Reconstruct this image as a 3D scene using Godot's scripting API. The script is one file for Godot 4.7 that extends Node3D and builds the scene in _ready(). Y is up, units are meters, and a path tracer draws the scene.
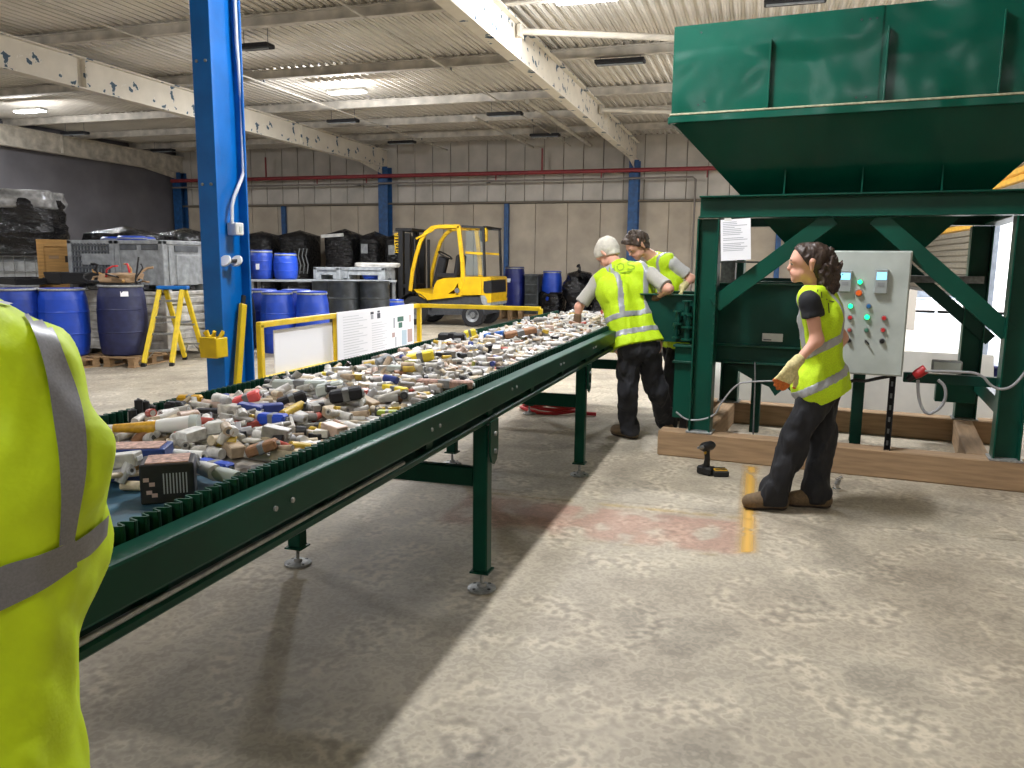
extends Node3D

# ---------------------------------------------------------------- camera numbers (photograph 1024 x 768)
const FOCAL := 794.92
const EYE := Vector3(0, 1.5, 0)
const TURN := Vector3(-0.152908, 0.298041, 0.010146)
var cam_basis := Basis.from_euler(TURN)
var ahead := Vector3(-sin(0.298041), 0, -cos(0.298041))

func ray(u: float, v: float) -> Vector3:
	return cam_basis * Vector3((u - 512.0) / FOCAL, -(v - 384.0) / FOCAL, -1.0)
func on_y(u: float, v: float, y := 0.0) -> Vector3:
	var d := ray(u, v)
	return EYE + d * ((y - EYE.y) / d.y)
func on_x(u: float, v: float, x: float) -> Vector3:
	var d := ray(u, v)
	return EYE + d * (x / d.x)
func on_z(u: float, v: float, z: float) -> Vector3:
	var d := ray(u, v)
	return EYE + d * (z / d.z)
# a point at a level distance from the camera, the distance being known from where the thing stands
func far(u: float, v: float, dist: float) -> Vector3:
	var d := ray(u, v)
	return EYE + d * (dist / d.dot(ahead))

# ---------------------------------------------------------------- shapes
class Sh:
	var st := SurfaceTool.new()
	var grp := 1
	func _init():
		st.begin(Mesh.PRIMITIVE_TRIANGLES)
	func col(c: Color) -> Sh:
		st.set_color(c)
		return self
	func tri(a: Vector3, b: Vector3, c: Vector3, n: Vector3, sg := -1) -> void:
		st.set_smooth_group(sg)
		if (a - c).cross(a - b).dot(n) < 0.0:
			st.add_vertex(a); st.add_vertex(c); st.add_vertex(b)
		else:
			st.add_vertex(a); st.add_vertex(b); st.add_vertex(c)
	func quad(a: Vector3, b: Vector3, c: Vector3, d: Vector3, n: Vector3, sg := -1) -> void:
		tri(a, b, c, n, sg)
		tri(a, c, d, n, sg)
	func box(c: Vector3, s: Vector3, bv := 0.0, bs := Basis()) -> Sh:
		var h := s * 0.5
		var b := minf(bv, minf(h.x, minf(h.y, h.z)) * 0.9)
		var p := func(sx: int, sy: int, sz: int, f: int) -> Vector3:
			var q := Vector3(sx * (h.x - (0.0 if f == 0 else b)), sy * (h.y - (0.0 if f == 1 else b)), sz * (h.z - (0.0 if f == 2 else b)))
			return c + bs * q
		for s1 in [-1, 1]:
			quad(p.call(s1, -1, -1, 0), p.call(s1, 1, -1, 0), p.call(s1, 1, 1, 0), p.call(s1, -1, 1, 0), bs.x * s1)
			quad(p.call(-1, s1, -1, 1), p.call(1, s1, -1, 1), p.call(1, s1, 1, 1), p.call(-1, s1, 1, 1), bs.y * s1)
			quad(p.call(-1, -1, s1, 2), p.call(1, -1, s1, 2), p.call(1, 1, s1, 2), p.call(-1, 1, s1, 2), bs.z * s1)
			if b > 0.0:
				for s2 in [-1, 1]:
					quad(p.call(s1, s2, -1, 0), p.call(s1, s2, 1, 0), p.call(s1, s2, 1, 1), p.call(s1, s2, -1, 1), bs * Vector3(s1, s2, 0))
					quad(p.call(s1, -1, s2, 0), p.call(s1, 1, s2, 0), p.call(s1, 1, s2, 2), p.call(s1, -1, s2, 2), bs * Vector3(s1, 0, s2))
					quad(p.call(-1, s1, s2, 1), p.call(1, s1, s2, 1), p.call(1, s1, s2, 2), p.call(-1, s1, s2, 2), bs * Vector3(0, s1, s2))
					for s3 in [-1, 1]:
						tri(p.call(s1, s2, s3, 0), p.call(s1, s2, s3, 1), p.call(s1, s2, s3, 2), bs * Vector3(s1, s2, s3))
		return self
	# a bar of rectangular section from a to b
	func bar(a: Vector3, b: Vector3, w: float, t: float, up := Vector3.UP, bv := 0.0) -> Sh:
		var z := (b - a).normalized()
		var x := up.cross(z)
		if x.length() < 0.01:
			x = Vector3.RIGHT.cross(z)
		x = x.normalized()
		return box((a + b) * 0.5, Vector3(w, t, (b - a).length()), bv, Basis(x, z.cross(x), z))
	func tube(pts: Array, r, n := 8, caps := true) -> Sh:
		grp += 1
		var g := grp
		var m := pts.size()
		var rings := []
		var t0: Vector3 = (pts[1] - pts[0]).normalized()
		var u := t0.cross(Vector3.UP if absf(t0.y) < 0.9 else Vector3.RIGHT).normalized()
		for i in m:
			var t: Vector3 = (pts[mini(i + 1, m - 1)] - pts[maxi(i - 1, 0)]).normalized()
			u = (u - t * u.dot(t)).normalized()
			var w := t.cross(u)
			var rr: float = r[i] if r is Array else r
			var ring := []
			for k in n:
				var a := TAU * k / n
				ring.append(pts[i] + (u * cos(a) + w * sin(a)) * rr)
			rings.append(ring)
		for i in m - 1:
			for k in n:
				var k2 := (k + 1) % n
				var nn: Vector3 = rings[i][k] + rings[i][k2] + rings[i + 1][k] + rings[i + 1][k2] - 2.0 * (pts[i] + pts[i + 1])
				quad(rings[i][k], rings[i][k2], rings[i + 1][k2], rings[i + 1][k], nn, g)
		if caps:
			for k in range(1, n - 1):
				tri(rings[0][0], rings[0][k], rings[0][k + 1], pts[0] - pts[1])
				tri(rings[m - 1][0], rings[m - 1][k], rings[m - 1][k + 1], pts[m - 1] - pts[m - 2])
		return self
	func rod(a: Vector3, b: Vector3, r: float, n := 10) -> Sh:
		return tube([a, b], r, n)
	# profile of (radius, height) points turned about y; the outside lies to the right going up
	func lathe(prof: Array, n: int, xf := Transform3D(), soft := false) -> Sh:
		grp += 1
		for i in prof.size() - 1:
			if not soft:
				grp += 1
			var p0: Vector2 = prof[i]
			var p1: Vector2 = prof[i + 1]
			var nr := Vector2(p1.y - p0.y, -(p1.x - p0.x))
			for k in n:
				var a0 := TAU * k / n
				var a1 := TAU * (k + 1) / n
				var am := (a0 + a1) * 0.5
				var nn := xf.basis * Vector3(cos(am) * nr.x, nr.y, sin(am) * nr.x)
				var a := xf * Vector3(p0.x * cos(a0), p0.y, p0.x * sin(a0))
				var b := xf * Vector3(p0.x * cos(a1), p0.y, p0.x * sin(a1))
				var c := xf * Vector3(p1.x * cos(a1), p1.y, p1.x * sin(a1))
				var d := xf * Vector3(p1.x * cos(a0), p1.y, p1.x * sin(a0))
				if p0.x < 1e-6:
					tri(a, c, d, nn, grp)
				elif p1.x < 1e-6:
					tri(a, b, c, nn, grp)
				else:
					quad(a, b, c, d, nn, grp)
		return self
	# flat outline in local xy pushed from z0 to z1
	func ext(poly: PackedVector2Array, z0: float, z1: float, xf := Transform3D()) -> Sh:
		var idx := Geometry2D.triangulate_polygon(poly)
		for i in range(0, idx.size(), 3):
			for e in [[z0, -1.0], [z1, 1.0]]:
				var q := []
				for j in 3:
					q.append(xf * Vector3(poly[idx[i + j]].x, poly[idx[i + j]].y, e[0]))
				tri(q[0], q[1], q[2], xf.basis.z * e[1] * signf(z1 - z0))
		var turn := -1.0 if Geometry2D.is_polygon_clockwise(poly) else 1.0
		for i in poly.size():
			var a := poly[i]
			var b := poly[(i + 1) % poly.size()]
			var n := xf.basis * Vector3((b - a).y, -(b - a).x, 0) * turn
			quad(xf * Vector3(a.x, a.y, z0), xf * Vector3(b.x, b.y, z0), xf * Vector3(b.x, b.y, z1), xf * Vector3(a.x, a.y, z1), n)
		return self
	func mesh() -> ArrayMesh:
		st.generate_normals()
		return st.commit()

# ---------------------------------------------------------------- nodes
var taken := {}
var mats := {}
var texs := {}

func numbered(n: String) -> String:
	var k: int = taken.get(n, 0)
	taken[n] = k + 1
	return n if k == 0 else "%s_%03d" % [n, k]
func put(sh, called: String, m: Material, parent: Node = null) -> MeshInstance3D:
	var o := MeshInstance3D.new()
	o.mesh = sh.mesh() if sh is Sh else sh
	o.material_override = m
	if parent == null:
		o.name = numbered(called)
		add_child(o)
	else:
		o.name = called
		parent.add_child(o, true)
	return o
func tag(o: Node, label: String, cat: String, group := "", kind := "") -> Node:
	if label: o.set_meta("label", label)
	if cat: o.set_meta("category", cat)
	if group: o.set_meta("group", group)
	if kind: o.set_meta("kind", kind)
	return o
func thing(called: String, label: String, cat: String, at := Vector3.ZERO, turn := 0.0, group := "") -> Node3D:
	var o := Node3D.new()
	o.name = numbered(called)
	add_child(o)
	o.position = at
	o.rotation.y = turn
	tag(o, label, cat, group)
	return o
func struct(sh, called: String, m: Material, label := "") -> MeshInstance3D:
	var o := put(sh, called, m)
	o.set_meta("kind", "structure")
	if label: o.set_meta("label", label)
	return o
func copy(o: Node3D, at: Vector3, turn: float, label := "") -> Node3D:
	var c: Node3D = o.duplicate()
	c.name = numbered(str(o.name).rstrip("0123456789").trim_suffix("_"))
	add_child(c)
	c.position = at
	c.rotation.y = turn
	if label: c.set_meta("label", label)
	return c

# ---------------------------------------------------------------- materials
func noise_tex(key: String, freq: float, lo: float, hi: float, size := 512, octaves := 5, normal := 0.0, type := FastNoiseLite.TYPE_SIMPLEX_SMOOTH) -> NoiseTexture2D:
	if texs.has(key):
		return texs[key]
	var t := NoiseTexture2D.new()
	var n := FastNoiseLite.new()
	n.seed = key.hash() & 0xffff
	n.noise_type = type
	n.frequency = freq
	n.fractal_octaves = octaves
	t.noise = n
	t.seamless = true
	t.width = size
	t.height = size
	if normal > 0.0:
		t.as_normal_map = true
		t.bump_strength = normal
	else:
		var g := Gradient.new()
		g.set_color(0, Color(lo, lo, lo))
		g.set_color(1, Color(hi, hi, hi))
		t.color_ramp = g
	texs[key] = t
	return t
func paint(key: String, c: Color, rough := 0.6, metal := 0.0, grit := "grit", scale := 1.0) -> StandardMaterial3D:
	if mats.has(key):
		return mats[key]
	var m := StandardMaterial3D.new()
	m.albedo_color = c
	m.roughness = rough
	m.metallic = metal
	if grit:
		m.albedo_texture = texs[grit]
		m.uv1_triplanar = true
		m.uv1_world_triplanar = true
		m.uv1_scale = Vector3.ONE * scale
	mats[key] = m
	return m
func glow(key: String, c: Color, e: float) -> StandardMaterial3D:
	if mats.has(key):
		return mats[key]
	var m := StandardMaterial3D.new()
	m.albedo_color = c
	m.emission_enabled = true
	m.emission = c
	m.emission_energy_multiplier = e
	mats[key] = m
	return m
func rgb(r: int, g: int, b: int) -> Color:
	return Color8(r, g, b)
func flakes(key: String, stops: Array, freq: float, scale: float, rough: float, size := 512) -> StandardMaterial3D:
	# flat patches of several paints: [from, colour], ...
	var t := NoiseTexture2D.new()
	var n := FastNoiseLite.new()
	n.seed = key.hash() & 0xffff
	n.frequency = freq
	n.fractal_octaves = 5
	t.noise = n
	t.seamless = true
	t.width = size
	t.height = size
	var g := Gradient.new()
	g.interpolation_mode = Gradient.GRADIENT_INTERPOLATE_LINEAR
	var offs := PackedFloat32Array()
	var cols := PackedColorArray()
	for s in stops:
		offs.append(s[0])
		cols.append(s[1])
	g.offsets = offs
	g.colors = cols
	t.color_ramp = g
	var m := StandardMaterial3D.new()
	m.albedo_texture = t
	m.roughness = rough
	m.uv1_triplanar = true
	m.uv1_world_triplanar = true
	m.uv1_scale = Vector3.ONE * scale
	mats[key] = m
	return m

func make_materials() -> void:
	noise_tex("grit", 0.012, 0.72, 1.0)
	noise_tex("soft", 0.006, 0.86, 1.0)
	noise_tex("fine", 0.05, 0.8, 1.0)
	noise_tex("dirty", 0.009, 0.45, 1.0)
	noise_tex("bumps", 0.02, 0, 0, 512, 4, 6.0)
	paint("green", rgb(6, 74, 58), 0.34, 0.0, "soft", 0.7)
	paint("green_machine", rgb(6, 64, 52), 0.42, 0.0, "soft", 0.8)
	paint("green_conveyor", rgb(3, 64, 49), 0.42, 0.0, "soft", 1.0)
	paint("green_belt", rgb(12, 66, 48), 0.5, 0.0, "soft", 2.0)
	var hg := paint("green_hopper", rgb(6, 76, 60), 0.24, 0.0, "soft", 0.5)
	for key in ["green", "green_machine", "green_conveyor", "green_hopper", "green_belt"]:
		mats[key].metallic_specular = 0.36
	mats["green_conveyor"].metallic_specular = 0.28
	hg.normal_enabled = true
	hg.normal_texture = noise_tex("dents", 0.004, 0, 0, 512, 3, 10.0)
	hg.normal_scale = 1.0
	paint("edge_green", rgb(6, 74, 58), 0.3, 0.0, "soft", 1.0)
	paint("blue_steel", rgb(0, 106, 190), 0.36, 0.0, "soft", 1.0)
	paint("blue_wall_steel", rgb(28, 84, 140), 0.5, 0.0, "grit", 1.0)
	paint("beam", rgb(214, 206, 190), 0.7, 0.0, "grit", 0.5)
	flakes("beam_peel", [[0.0, rgb(212, 204, 188)], [0.70, rgb(202, 194, 178)], [0.735, rgb(218, 212, 198)], [0.75, rgb(70, 88, 100)], [0.80, rgb(52, 74, 92)], [1.0, rgb(40, 60, 80)]], 0.011, 0.55, 0.75)
	flakes("beam_peel_light", [[0.0, rgb(212, 204, 188)], [0.76, rgb(202, 194, 178)], [0.79, rgb(222, 216, 204)], [0.81, rgb(70, 88, 100)], [1.0, rgb(52, 74, 92)]], 0.009, 0.5, 0.75)
	paint("roof", rgb(220, 213, 200), 0.85, 0.0, "soft", 0.35)
	paint("purlin", rgb(212, 205, 192), 0.8, 0.0, "grit", 0.4)
	paint("wall_upper", rgb(196, 190, 180), 0.8, 0.0, "soft", 0.4)
	paint("wall_lower", rgb(186, 174, 156), 0.85, 0.0, "soft", 0.4)
	paint("wall_dark", rgb(108, 106, 110), 0.85, 0.0, "soft", 0.3)
	paint("joint", rgb(112, 104, 92), 0.9, 0.0, "")
	paint("pipe_red", rgb(140, 46, 50), 0.5, 0.0, "soft", 2.0)
	paint("pipe_grey", rgb(128, 120, 112), 0.5, 0.0, "soft", 2.0)
	paint("white_conduit", rgb(222, 222, 226), 0.4, 0.0, "soft", 2.0)
	paint("white", rgb(228, 227, 222), 0.5, 0.0, "soft", 2.0)
	paint("panel_white", rgb(188, 196, 190), 0.4, 0.0, "soft", 1.0)
	paint("paper", rgb(236, 236, 240), 0.8, 0.0, "")
	paint("ink", rgb(74, 76, 84), 0.8, 0.0, "")
	paint("ink_faint", rgb(206, 208, 212), 0.8, 0.0, "")
	paint("ink_soft", rgb(166, 168, 174), 0.8, 0.0, "")
	paint("black", rgb(22, 22, 24), 0.5, 0.0, "grit", 3.0)
	paint("black_soft", rgb(34, 34, 38), 0.8, 0.0, "grit", 6.0)
	paint("rubber", rgb(30, 30, 32), 0.8, 0.0, "grit", 5.0)
	paint("steel", rgb(176, 178, 178), 0.35, 0.8, "grit", 4.0)
	paint("steel_dull", rgb(142, 144, 144), 0.5, 0.5, "grit", 4.0)
	paint("galv", rgb(170, 172, 170), 0.5, 0.3, "grit", 5.0)
	paint("chrome", rgb(220, 220, 220), 0.15, 1.0, "")
	paint("yellow", rgb(232, 196, 22), 0.4, 0.0, "soft", 1.5)
	paint("yellow_truck", rgb(236, 190, 20), 0.35, 0.0, "soft", 1.0)
	paint("ladder_yellow", rgb(236, 204, 28), 0.45, 0.0, "soft", 3.0)
	paint("blue_drum", rgb(30, 74, 190), 0.4, 0.0, "soft", 1.5)
	paint("blue_drum_b", rgb(24, 64, 168), 0.45, 0.0, "grit", 1.5)
	paint("navy_drum", rgb(40, 46, 88), 0.5, 0.0, "grit", 1.5)
	paint("dark_blue_drum", rgb(22, 34, 110), 0.4, 0.0, "soft", 1.5)
	paint("steel_drum", rgb(66, 72, 74), 0.45, 0.0, "dirty", 1.0)
	paint("grey_crate", rgb(164, 168, 170), 0.6, 0.0, "grit", 1.0)
	paint("grey_crate_dark", rgb(96, 100, 104), 0.7, 0.0, "grit", 1.0)
	paint("white_crate", rgb(206, 202, 194), 0.6, 0.0, "grit", 1.0)
	paint("ibc_white", rgb(196, 200, 202), 0.45, 0.0, "grit", 1.0)
	var wrap := paint("wrap", rgb(20, 20, 22), 0.18, 0.0, "")
	wrap.normal_enabled = true
	wrap.normal_texture = noise_tex("crease", 0.012, 0, 0, 512, 5, 26.0)
	wrap.uv1_triplanar = true
	wrap.uv1_world_triplanar = true
	wrap.uv1_scale = Vector3(0.7, 1.6, 0.7)
	paint("clear_wrap", rgb(188, 188, 186), 0.25, 0.0, "dirty", 1.2)
	for w in [["timber", 172, 142, 108], ["crate_wood", 206, 160, 96], ["pallet_wood", 168, 136, 98]]:
		var tm := paint(w[0], rgb(w[1], w[2], w[3]), 0.8, 0.0, "", 1.0)
		tm.albedo_texture = noise_tex("wood", 0.02, 0.8, 1.0)
		tm.uv1_triplanar = true
		tm.uv1_scale = Vector3(0.25, 2.6, 2.6)
	paint("hose_red", rgb(186, 28, 34), 0.5, 0.0, "")
	paint("belt", rgb(52, 92, 112), 0.42, 0.0, "grit", 2.0)
	paint("cable_grey", rgb(150, 150, 152), 0.5, 0.0, "")
	paint("hi_vis", rgb(204, 240, 16), 0.75, 0.0, "fine", 4.0)
	var hv := paint("hi_vis_coat", rgb(208, 238, 2), 0.62, 0.0, "soft", 3.0)
	hv.normal_enabled = true
	hv.normal_texture = noise_tex("weave", 0.2, 0, 0, 256, 2, 3.0)
	hv.normal_scale = 0.08
	paint("band", rgb(176, 178, 180), 0.42, 0.2, "fine", 8.0)
	paint("band_coat", rgb(138, 138, 142), 0.42, 0.2, "fine", 8.0)
	paint("skin", rgb(214, 160, 136), 0.55, 0.0, "soft", 6.0)
	paint("trousers", rgb(44, 45, 50), 0.85, 0.0, "fine", 5.0)
	paint("trousers_black", rgb(30, 31, 36), 0.85, 0.0, "fine", 5.0)
	paint("shirt_white", rgb(212, 210, 206), 0.85, 0.0, "fine", 5.0)
	paint("shirt_grey", rgb(186, 182, 172), 0.85, 0.0, "fine", 5.0)
	paint("shirt_black", rgb(30, 32, 38), 0.85, 0.0, "fine", 5.0)
	paint("beanie", rgb(214, 208, 194), 0.9, 0.0, "soft", 9.0)
	paint("hair_brown", rgb(92, 74, 60), 0.6, 0.0, "dirty", 14.0)
	paint("hair_dark", rgb(78, 58, 46), 0.55, 0.0, "dirty", 16.0)
	paint("glove_brown", rgb(118, 92, 66), 0.85, 0.0, "grit", 9.0)
	paint("glove_cream", rgb(234, 220, 158), 0.85, 0.0, "grit", 9.0)
	paint("glove_orange", rgb(222, 120, 50), 0.85, 0.0, "grit", 9.0)
	paint("boot", rgb(120, 98, 70), 0.8, 0.0, "grit", 8.0)
	paint("boot_sole", rgb(60, 50, 42), 0.9, 0.0, "grit", 8.0)
	var gl := StandardMaterial3D.new()
	gl.albedo_color = Color(0.55, 0.62, 0.62, 0.16)
	gl.transparency = BaseMaterial3D.TRANSPARENCY_ALPHA
	gl.roughness = 0.05
	mats["glass"] = gl

# concrete: one computed picture, tiled every 8 m
func concrete() -> StandardMaterial3D:
	var n := 1150
	var layers := []
	for a in [[0.0035, 4, 11], [0.012, 5, 12], [0.07, 4, 13], [0.006, 5, 14]]:
		var f := FastNoiseLite.new()
		f.seed = a[2]
		f.frequency = a[0]
		f.fractal_octaves = a[1]
		layers.append(f.get_seamless_image(n, n).get_data())
	var la: PackedByteArray = layers[0]
	var lb: PackedByteArray = layers[1]
	var lc: PackedByteArray = layers[2]
	var ld: PackedByteArray = layers[3]
	var out := PackedByteArray()
	out.resize(n * n * 3)
	for i in n * n:
		var a := la[i] / 255.0
		var b := lb[i] / 255.0
		var c := lc[i] / 255.0
		var v := 0.80 + (a - 0.5) * 0.12 + (b - 0.5) * 0.10 + (c - 0.5) * 0.34
		var s := b * 0.4 + c * 0.6
		if s > 0.54:
			v -= minf((s - 0.54) * 2.0, 0.16)
		if ld[i] < 92:
			v -= minf((92 - ld[i]) * 0.003, 0.07)
		v += clampf((0.42 - b) * 0.5, 0.0, 0.05) * clampf((c - 0.42) * 6.0, 0.0, 1.0)
		v = clampf(v, 0.2, 1.0)
		out[i * 3] = int(v * 212.0)
		out[i * 3 + 1] = int(v * (197.0 + a * 4.0))
		out[i * 3 + 2] = int(v * (172.0 + a * 6.0))
	var im := Image.create_from_data(n, n, false, Image.FORMAT_RGB8, out)
	var m := StandardMaterial3D.new()
	m.albedo_texture = ImageTexture.create_from_image(im)
	m.roughness = 0.62
	m.uv1_triplanar = true
	m.uv1_world_triplanar = true
	m.uv1_scale = Vector3.ONE * 0.19
	mats["concrete"] = m
	return m

# ================================================================ scene
func _ready() -> void:
	var cam := Camera3D.new()
	cam.name = "camera"
	cam.position = EYE
	cam.rotation = TURN
	cam.fov = rad_to_deg(2.0 * atan(384.0 / FOCAL))
	cam.near = 0.05
	cam.far = 200.0
	add_child(cam)
	var we := WorldEnvironment.new()
	we.name = "world_environment"
	var e := Environment.new()
	e.background_mode = Environment.BG_SKY
	var sky := Sky.new()
	var sm := ProceduralSkyMaterial.new()
	sm.sky_top_color = Color(0.86, 0.9, 0.96)
	sm.sky_horizon_color = Color(0.96, 0.97, 1.0)
	sm.ground_horizon_color = Color(0.8, 0.8, 0.8)
	sm.ground_bottom_color = Color(0.6, 0.6, 0.6)
	sm.sky_energy_multiplier = 3.2
	sm.ground_energy_multiplier = 1.2
	sky.sky_material = sm
	e.sky = sky
	e.tonemap_mode = Environment.TONE_MAPPER_LINEAR
	e.tonemap_exposure = 1.1
	e.sdfgi_enabled = true
	e.ssao_enabled = true
	e.ssil_enabled = true
	we.environment = e
	add_child(we)

	make_materials()
	concrete()
	lamps()
	building()
	roof()
	yard()
	conveyor()
	column_and_rail()
	hopper()
	control_panel()
	forklift()
	storage_left()
	storage_middle()
	storage_right()
	step_ladder()
	people()
	waste()
	floor_items()

# ---------------------------------------------------------------- lamps: slim LED battens under the purlins
func lamp(at: Vector3, along_z: bool, energy: float, label: String, length := 0.74, width := 0.16) -> void:
	var t := thing("ceiling_lamp", label, "lamp", at, PI / 2 if along_z else 0.0, "LED batten lamps under the roof")
	put(Sh.new().box(Vector3(0, 0.045, 0), Vector3(length + 0.04, 0.05, width + 0.03), 0.01), "housing", mats["white"], t)
	put(Sh.new().box(Vector3(0, 0.01, 0), Vector3(length, 0.03, width), 0.012), "lamp_diffuser", glow("lamp_glow", Color(0.96, 0.97, 1.0), 9.0), t)
	for s in [-1, 1]:
		put(Sh.new().rod(Vector3(s * length * 0.35, 0.06, 0), Vector3(s * length * 0.35, 0.09, 0), 0.008, 6), "hanger", mats["steel_dull"], t)
	var l := AreaLight3D.new()
	l.name = "light"
	l.area_size = Vector2(length, width)
	l.light_color = Color(0.98, 0.985, 1.0)
	l.light_energy = energy
	l.area_range = 40.0
	l.shadow_enabled = true
	l.rotation.x = -PI / 2
	l.position.y = -0.02
	t.add_child(l)
	# the opal diffuser also throws light sideways
	var s := OmniLight3D.new()
	s.name = "side_light"
	s.light_color = l.light_color
	s.light_energy = energy * 0.16
	s.light_size = 0.09
	s.omni_range = 40.0
	s.omni_attenuation = 2.0
	s.shadow_enabled = true
	s.position.y = -0.12
	t.add_child(s)

func lamps() -> void:
	lamp(Vector3(-1.22, 4.52, -4.5), true, 17.5, "bright LED batten hung above the battery conveyor, lengthways", 1.0, 0.16)
	var a := on_y(347, 93, 4.52)
	lamp(Vector3(a.x, 4.52, a.z), false, 31.0, "lit LED batten between two purlins above the forklift's mast")
	a = on_y(30, 112, 4.52)
	lamp(Vector3(a.x, 4.52, a.z), false, 18.0, "lit LED batten near the dark grey wall, over the wrapped pallet")
	a = on_y(586, 1, 4.52)
	lamp(Vector3(a.x, 4.52, a.z), false, 19.0, "lit LED batten beside the peeling roof beam, by the green hopper")
	lamp(Vector3(-7.9, 4.52, -6.2), false, 9.5, "lit LED batten between the blue column and the drums")
	lamp(Vector3(-14.5, 4.52, -6.5), false, 14.0, "unseen LED batten added over the grey pallet boxes to brighten the hall")  # added out of view to lift the left hall and its ceiling
	lamp(Vector3(-0.1, 4.52, 2.6), false, 7.0, "lit LED batten over the open floor facing the hopper")
	lamp(Vector3(-2.9, 4.52, 2.6), false, 7.0, "lit LED batten over the open floor behind the coated person")
	lamp(Vector3(-12.0, 4.52, 1.6), false, 12.0, "unseen LED batten added as fill light far behind the blue column")  # added fill out of view for the hall and roof
	lamp(Vector3(0.2, 4.52, -14.0), false, 20.0, "unseen LED batten added behind the hopper to light the back wall")  # added out of sight behind the hopper, lights the back wall
	lamp(Vector3(2.2, 4.4, -8.8), false, 12.0, "unseen LED batten added close behind the hopper to brighten the white sheet")  # added out of sight to brighten the white sheet behind the frame

# ---------------------------------------------------------------- building
const WALL_Z := -21.5
const LEFT_X := -17.75
const RIGHT_X := 3.05
const FRONT_Z := 5.0

func building() -> void:
	# floor: concrete bays with thin joints
	var fl := struct(Sh.new().box(Vector3(-7.3, -0.16, -8.2), Vector3(22, 0.2, 27.5)), "floor", mats["joint"], "worn beige concrete floor of the warehouse")
	var zs := [FRONT_Z + 0.4, -0.6, -4.86, -9.4, -14.0, -18.2, WALL_Z - 0.2]
	var xs := [LEFT_X - 0.2, -12.6, -7.6, -2.62, RIGHT_X + 0.3]
	for i in zs.size() - 1:
		for j in xs.size() - 1:
			var c := Vector3((xs[j] + xs[j + 1]) * 0.5, -0.03, (zs[i] + zs[i + 1]) * 0.5)
			put(Sh.new().box(c, Vector3(xs[j + 1] - xs[j] - 0.008, 0.06, zs[i] - zs[i + 1] - 0.008), 0.003), "slab", mats["concrete"], fl)
	# paint left on the floor: a red walkway with yellow borders and a yellow cross line
	worn(fl, "red_paint", rgb(196, 128, 112), Rect2(-1.75, -4.72, 1.75, 0.62), 0.3, 0.28)
	worn(fl, "yellow_border", rgb(214, 180, 100), Rect2(-1.7, -4.80, 1.76, 0.07), 0.34, 0.8)
	worn(fl, "yellow_border", rgb(214, 180, 100), Rect2(-1.3, -4.12, 1.3, 0.05), 0.52, 0.7)
	worn(fl, "yellow_line", rgb(222, 172, 70), Rect2(-0.05, -6.1, 0.13, 1.95), 0.2, 0.8)
	# long thin crack-like joint scar and an odd dark scrape near the front
	worn(fl, "scrape", rgb(120, 112, 102), Rect2(-0.95, -2.3, 0.28, 0.06), 0.35, 0.6)
	worn(fl, "scrape", rgb(120, 112, 102), Rect2(-0.78, -2.3, 0.07, 0.3), 0.4, 0.6)

	# back wall: frame, lower sheets, upper cladding
	var wb := struct(Sh.new().box(Vector3(-7.3, 2.5, WALL_Z - 0.16), Vector3(22.0, 5.2, 0.2)), "wall_back", mats["joint"], "beige back wall of sheets and cladding between blue posts")
	var x := LEFT_X
	var w := 0.905
	while x < RIGHT_X:
		put(Sh.new().box(Vector3(x + w * 0.5, 1.54, WALL_Z - 0.045), Vector3(w - 0.014, 3.08, 0.05), 0.006), "wall_sheet", mats["wall_lower"], wb)
		x += w
	x = LEFT_X
	w = 0.545
	while x < RIGHT_X:
		put(Sh.new().box(Vector3(x + w * 0.5, 3.98, WALL_Z - 0.045), Vector3(w - 0.02, 1.66, 0.06), 0.008), "cladding_panel", mats["wall_upper"], wb)
		x += w
	put(Sh.new().box(Vector3(-7.3, 3.115, WALL_Z + 0.03), Vector3(21, 0.05, 0.14), 0.004), "ledge", mats["joint"], wb)
	# left wall, dark grey
	var wl := struct(Sh.new().box(Vector3(LEFT_X - 0.15, 2.5, -8.2), Vector3(0.2, 5.2, 27.2)), "wall_left", mats["wall_dark"], "dark grey side wall behind the wrapped pallet")
	put(Sh.new().box(Vector3(LEFT_X + 0.02, 4.42, -8.2), Vector3(0.14, 0.5, 26.8), 0.01), "wall_beam", mats["beam"], wl)
	# wall behind the photographer
	struct(Sh.new().box(Vector3(-7.3, 2.5, FRONT_Z + 0.2), Vector3(22.0, 5.2, 0.2)), "wall_front", mats["wall_lower"], "beige wall behind the photographer")
	right_wall()
	# red sprinkler main and the thin pipe under it
	var pr := thing("sprinkler_pipe", "dark red sprinkler pipe running along the upper back wall", "pipe", Vector3(-7.3, 3.86, WALL_Z + 0.42))
	put(Sh.new().rod(Vector3(-10.3, 0, 0), Vector3(7.6, 0.0, 0), 0.055, 10), "main_pipe", mats["pipe_red"], pr)
	for px in [-9.0, -5.2, -3.6, 0.3, 3.2, 5.9]:
		put(Sh.new().rod(Vector3(px, -0.22, -0.02), Vector3(px, 0.06, -0.02), 0.018, 6), "drop_pipe", mats["pipe_red"], pr)
		put(Sh.new().box(Vector3(px, 0.0, -0.2), Vector3(0.03, 0.06, 0.42)), "bracket", mats["steel_dull"], pr)
	for px in [-6.9, 1.6]:
		put(Sh.new().rod(Vector3(px, 0.02, 0), Vector3(px, 0.62, 0), 0.025, 6), "riser", mats["pipe_red"], pr)
	var tp := thing("conduit_pipe", "thin grey-brown pipe just below the red sprinkler pipe", "pipe", Vector3(-7.3, 3.66, WALL_Z + 0.4))
	put(Sh.new().tube([Vector3(-10.3, 0, 0), Vector3(5.55, 0.0, 0), Vector3(5.62, -0.06, 0), Vector3(5.62, -3.0, 0)], 0.026, 8), "run", mats["pipe_grey"], tp)
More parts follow.
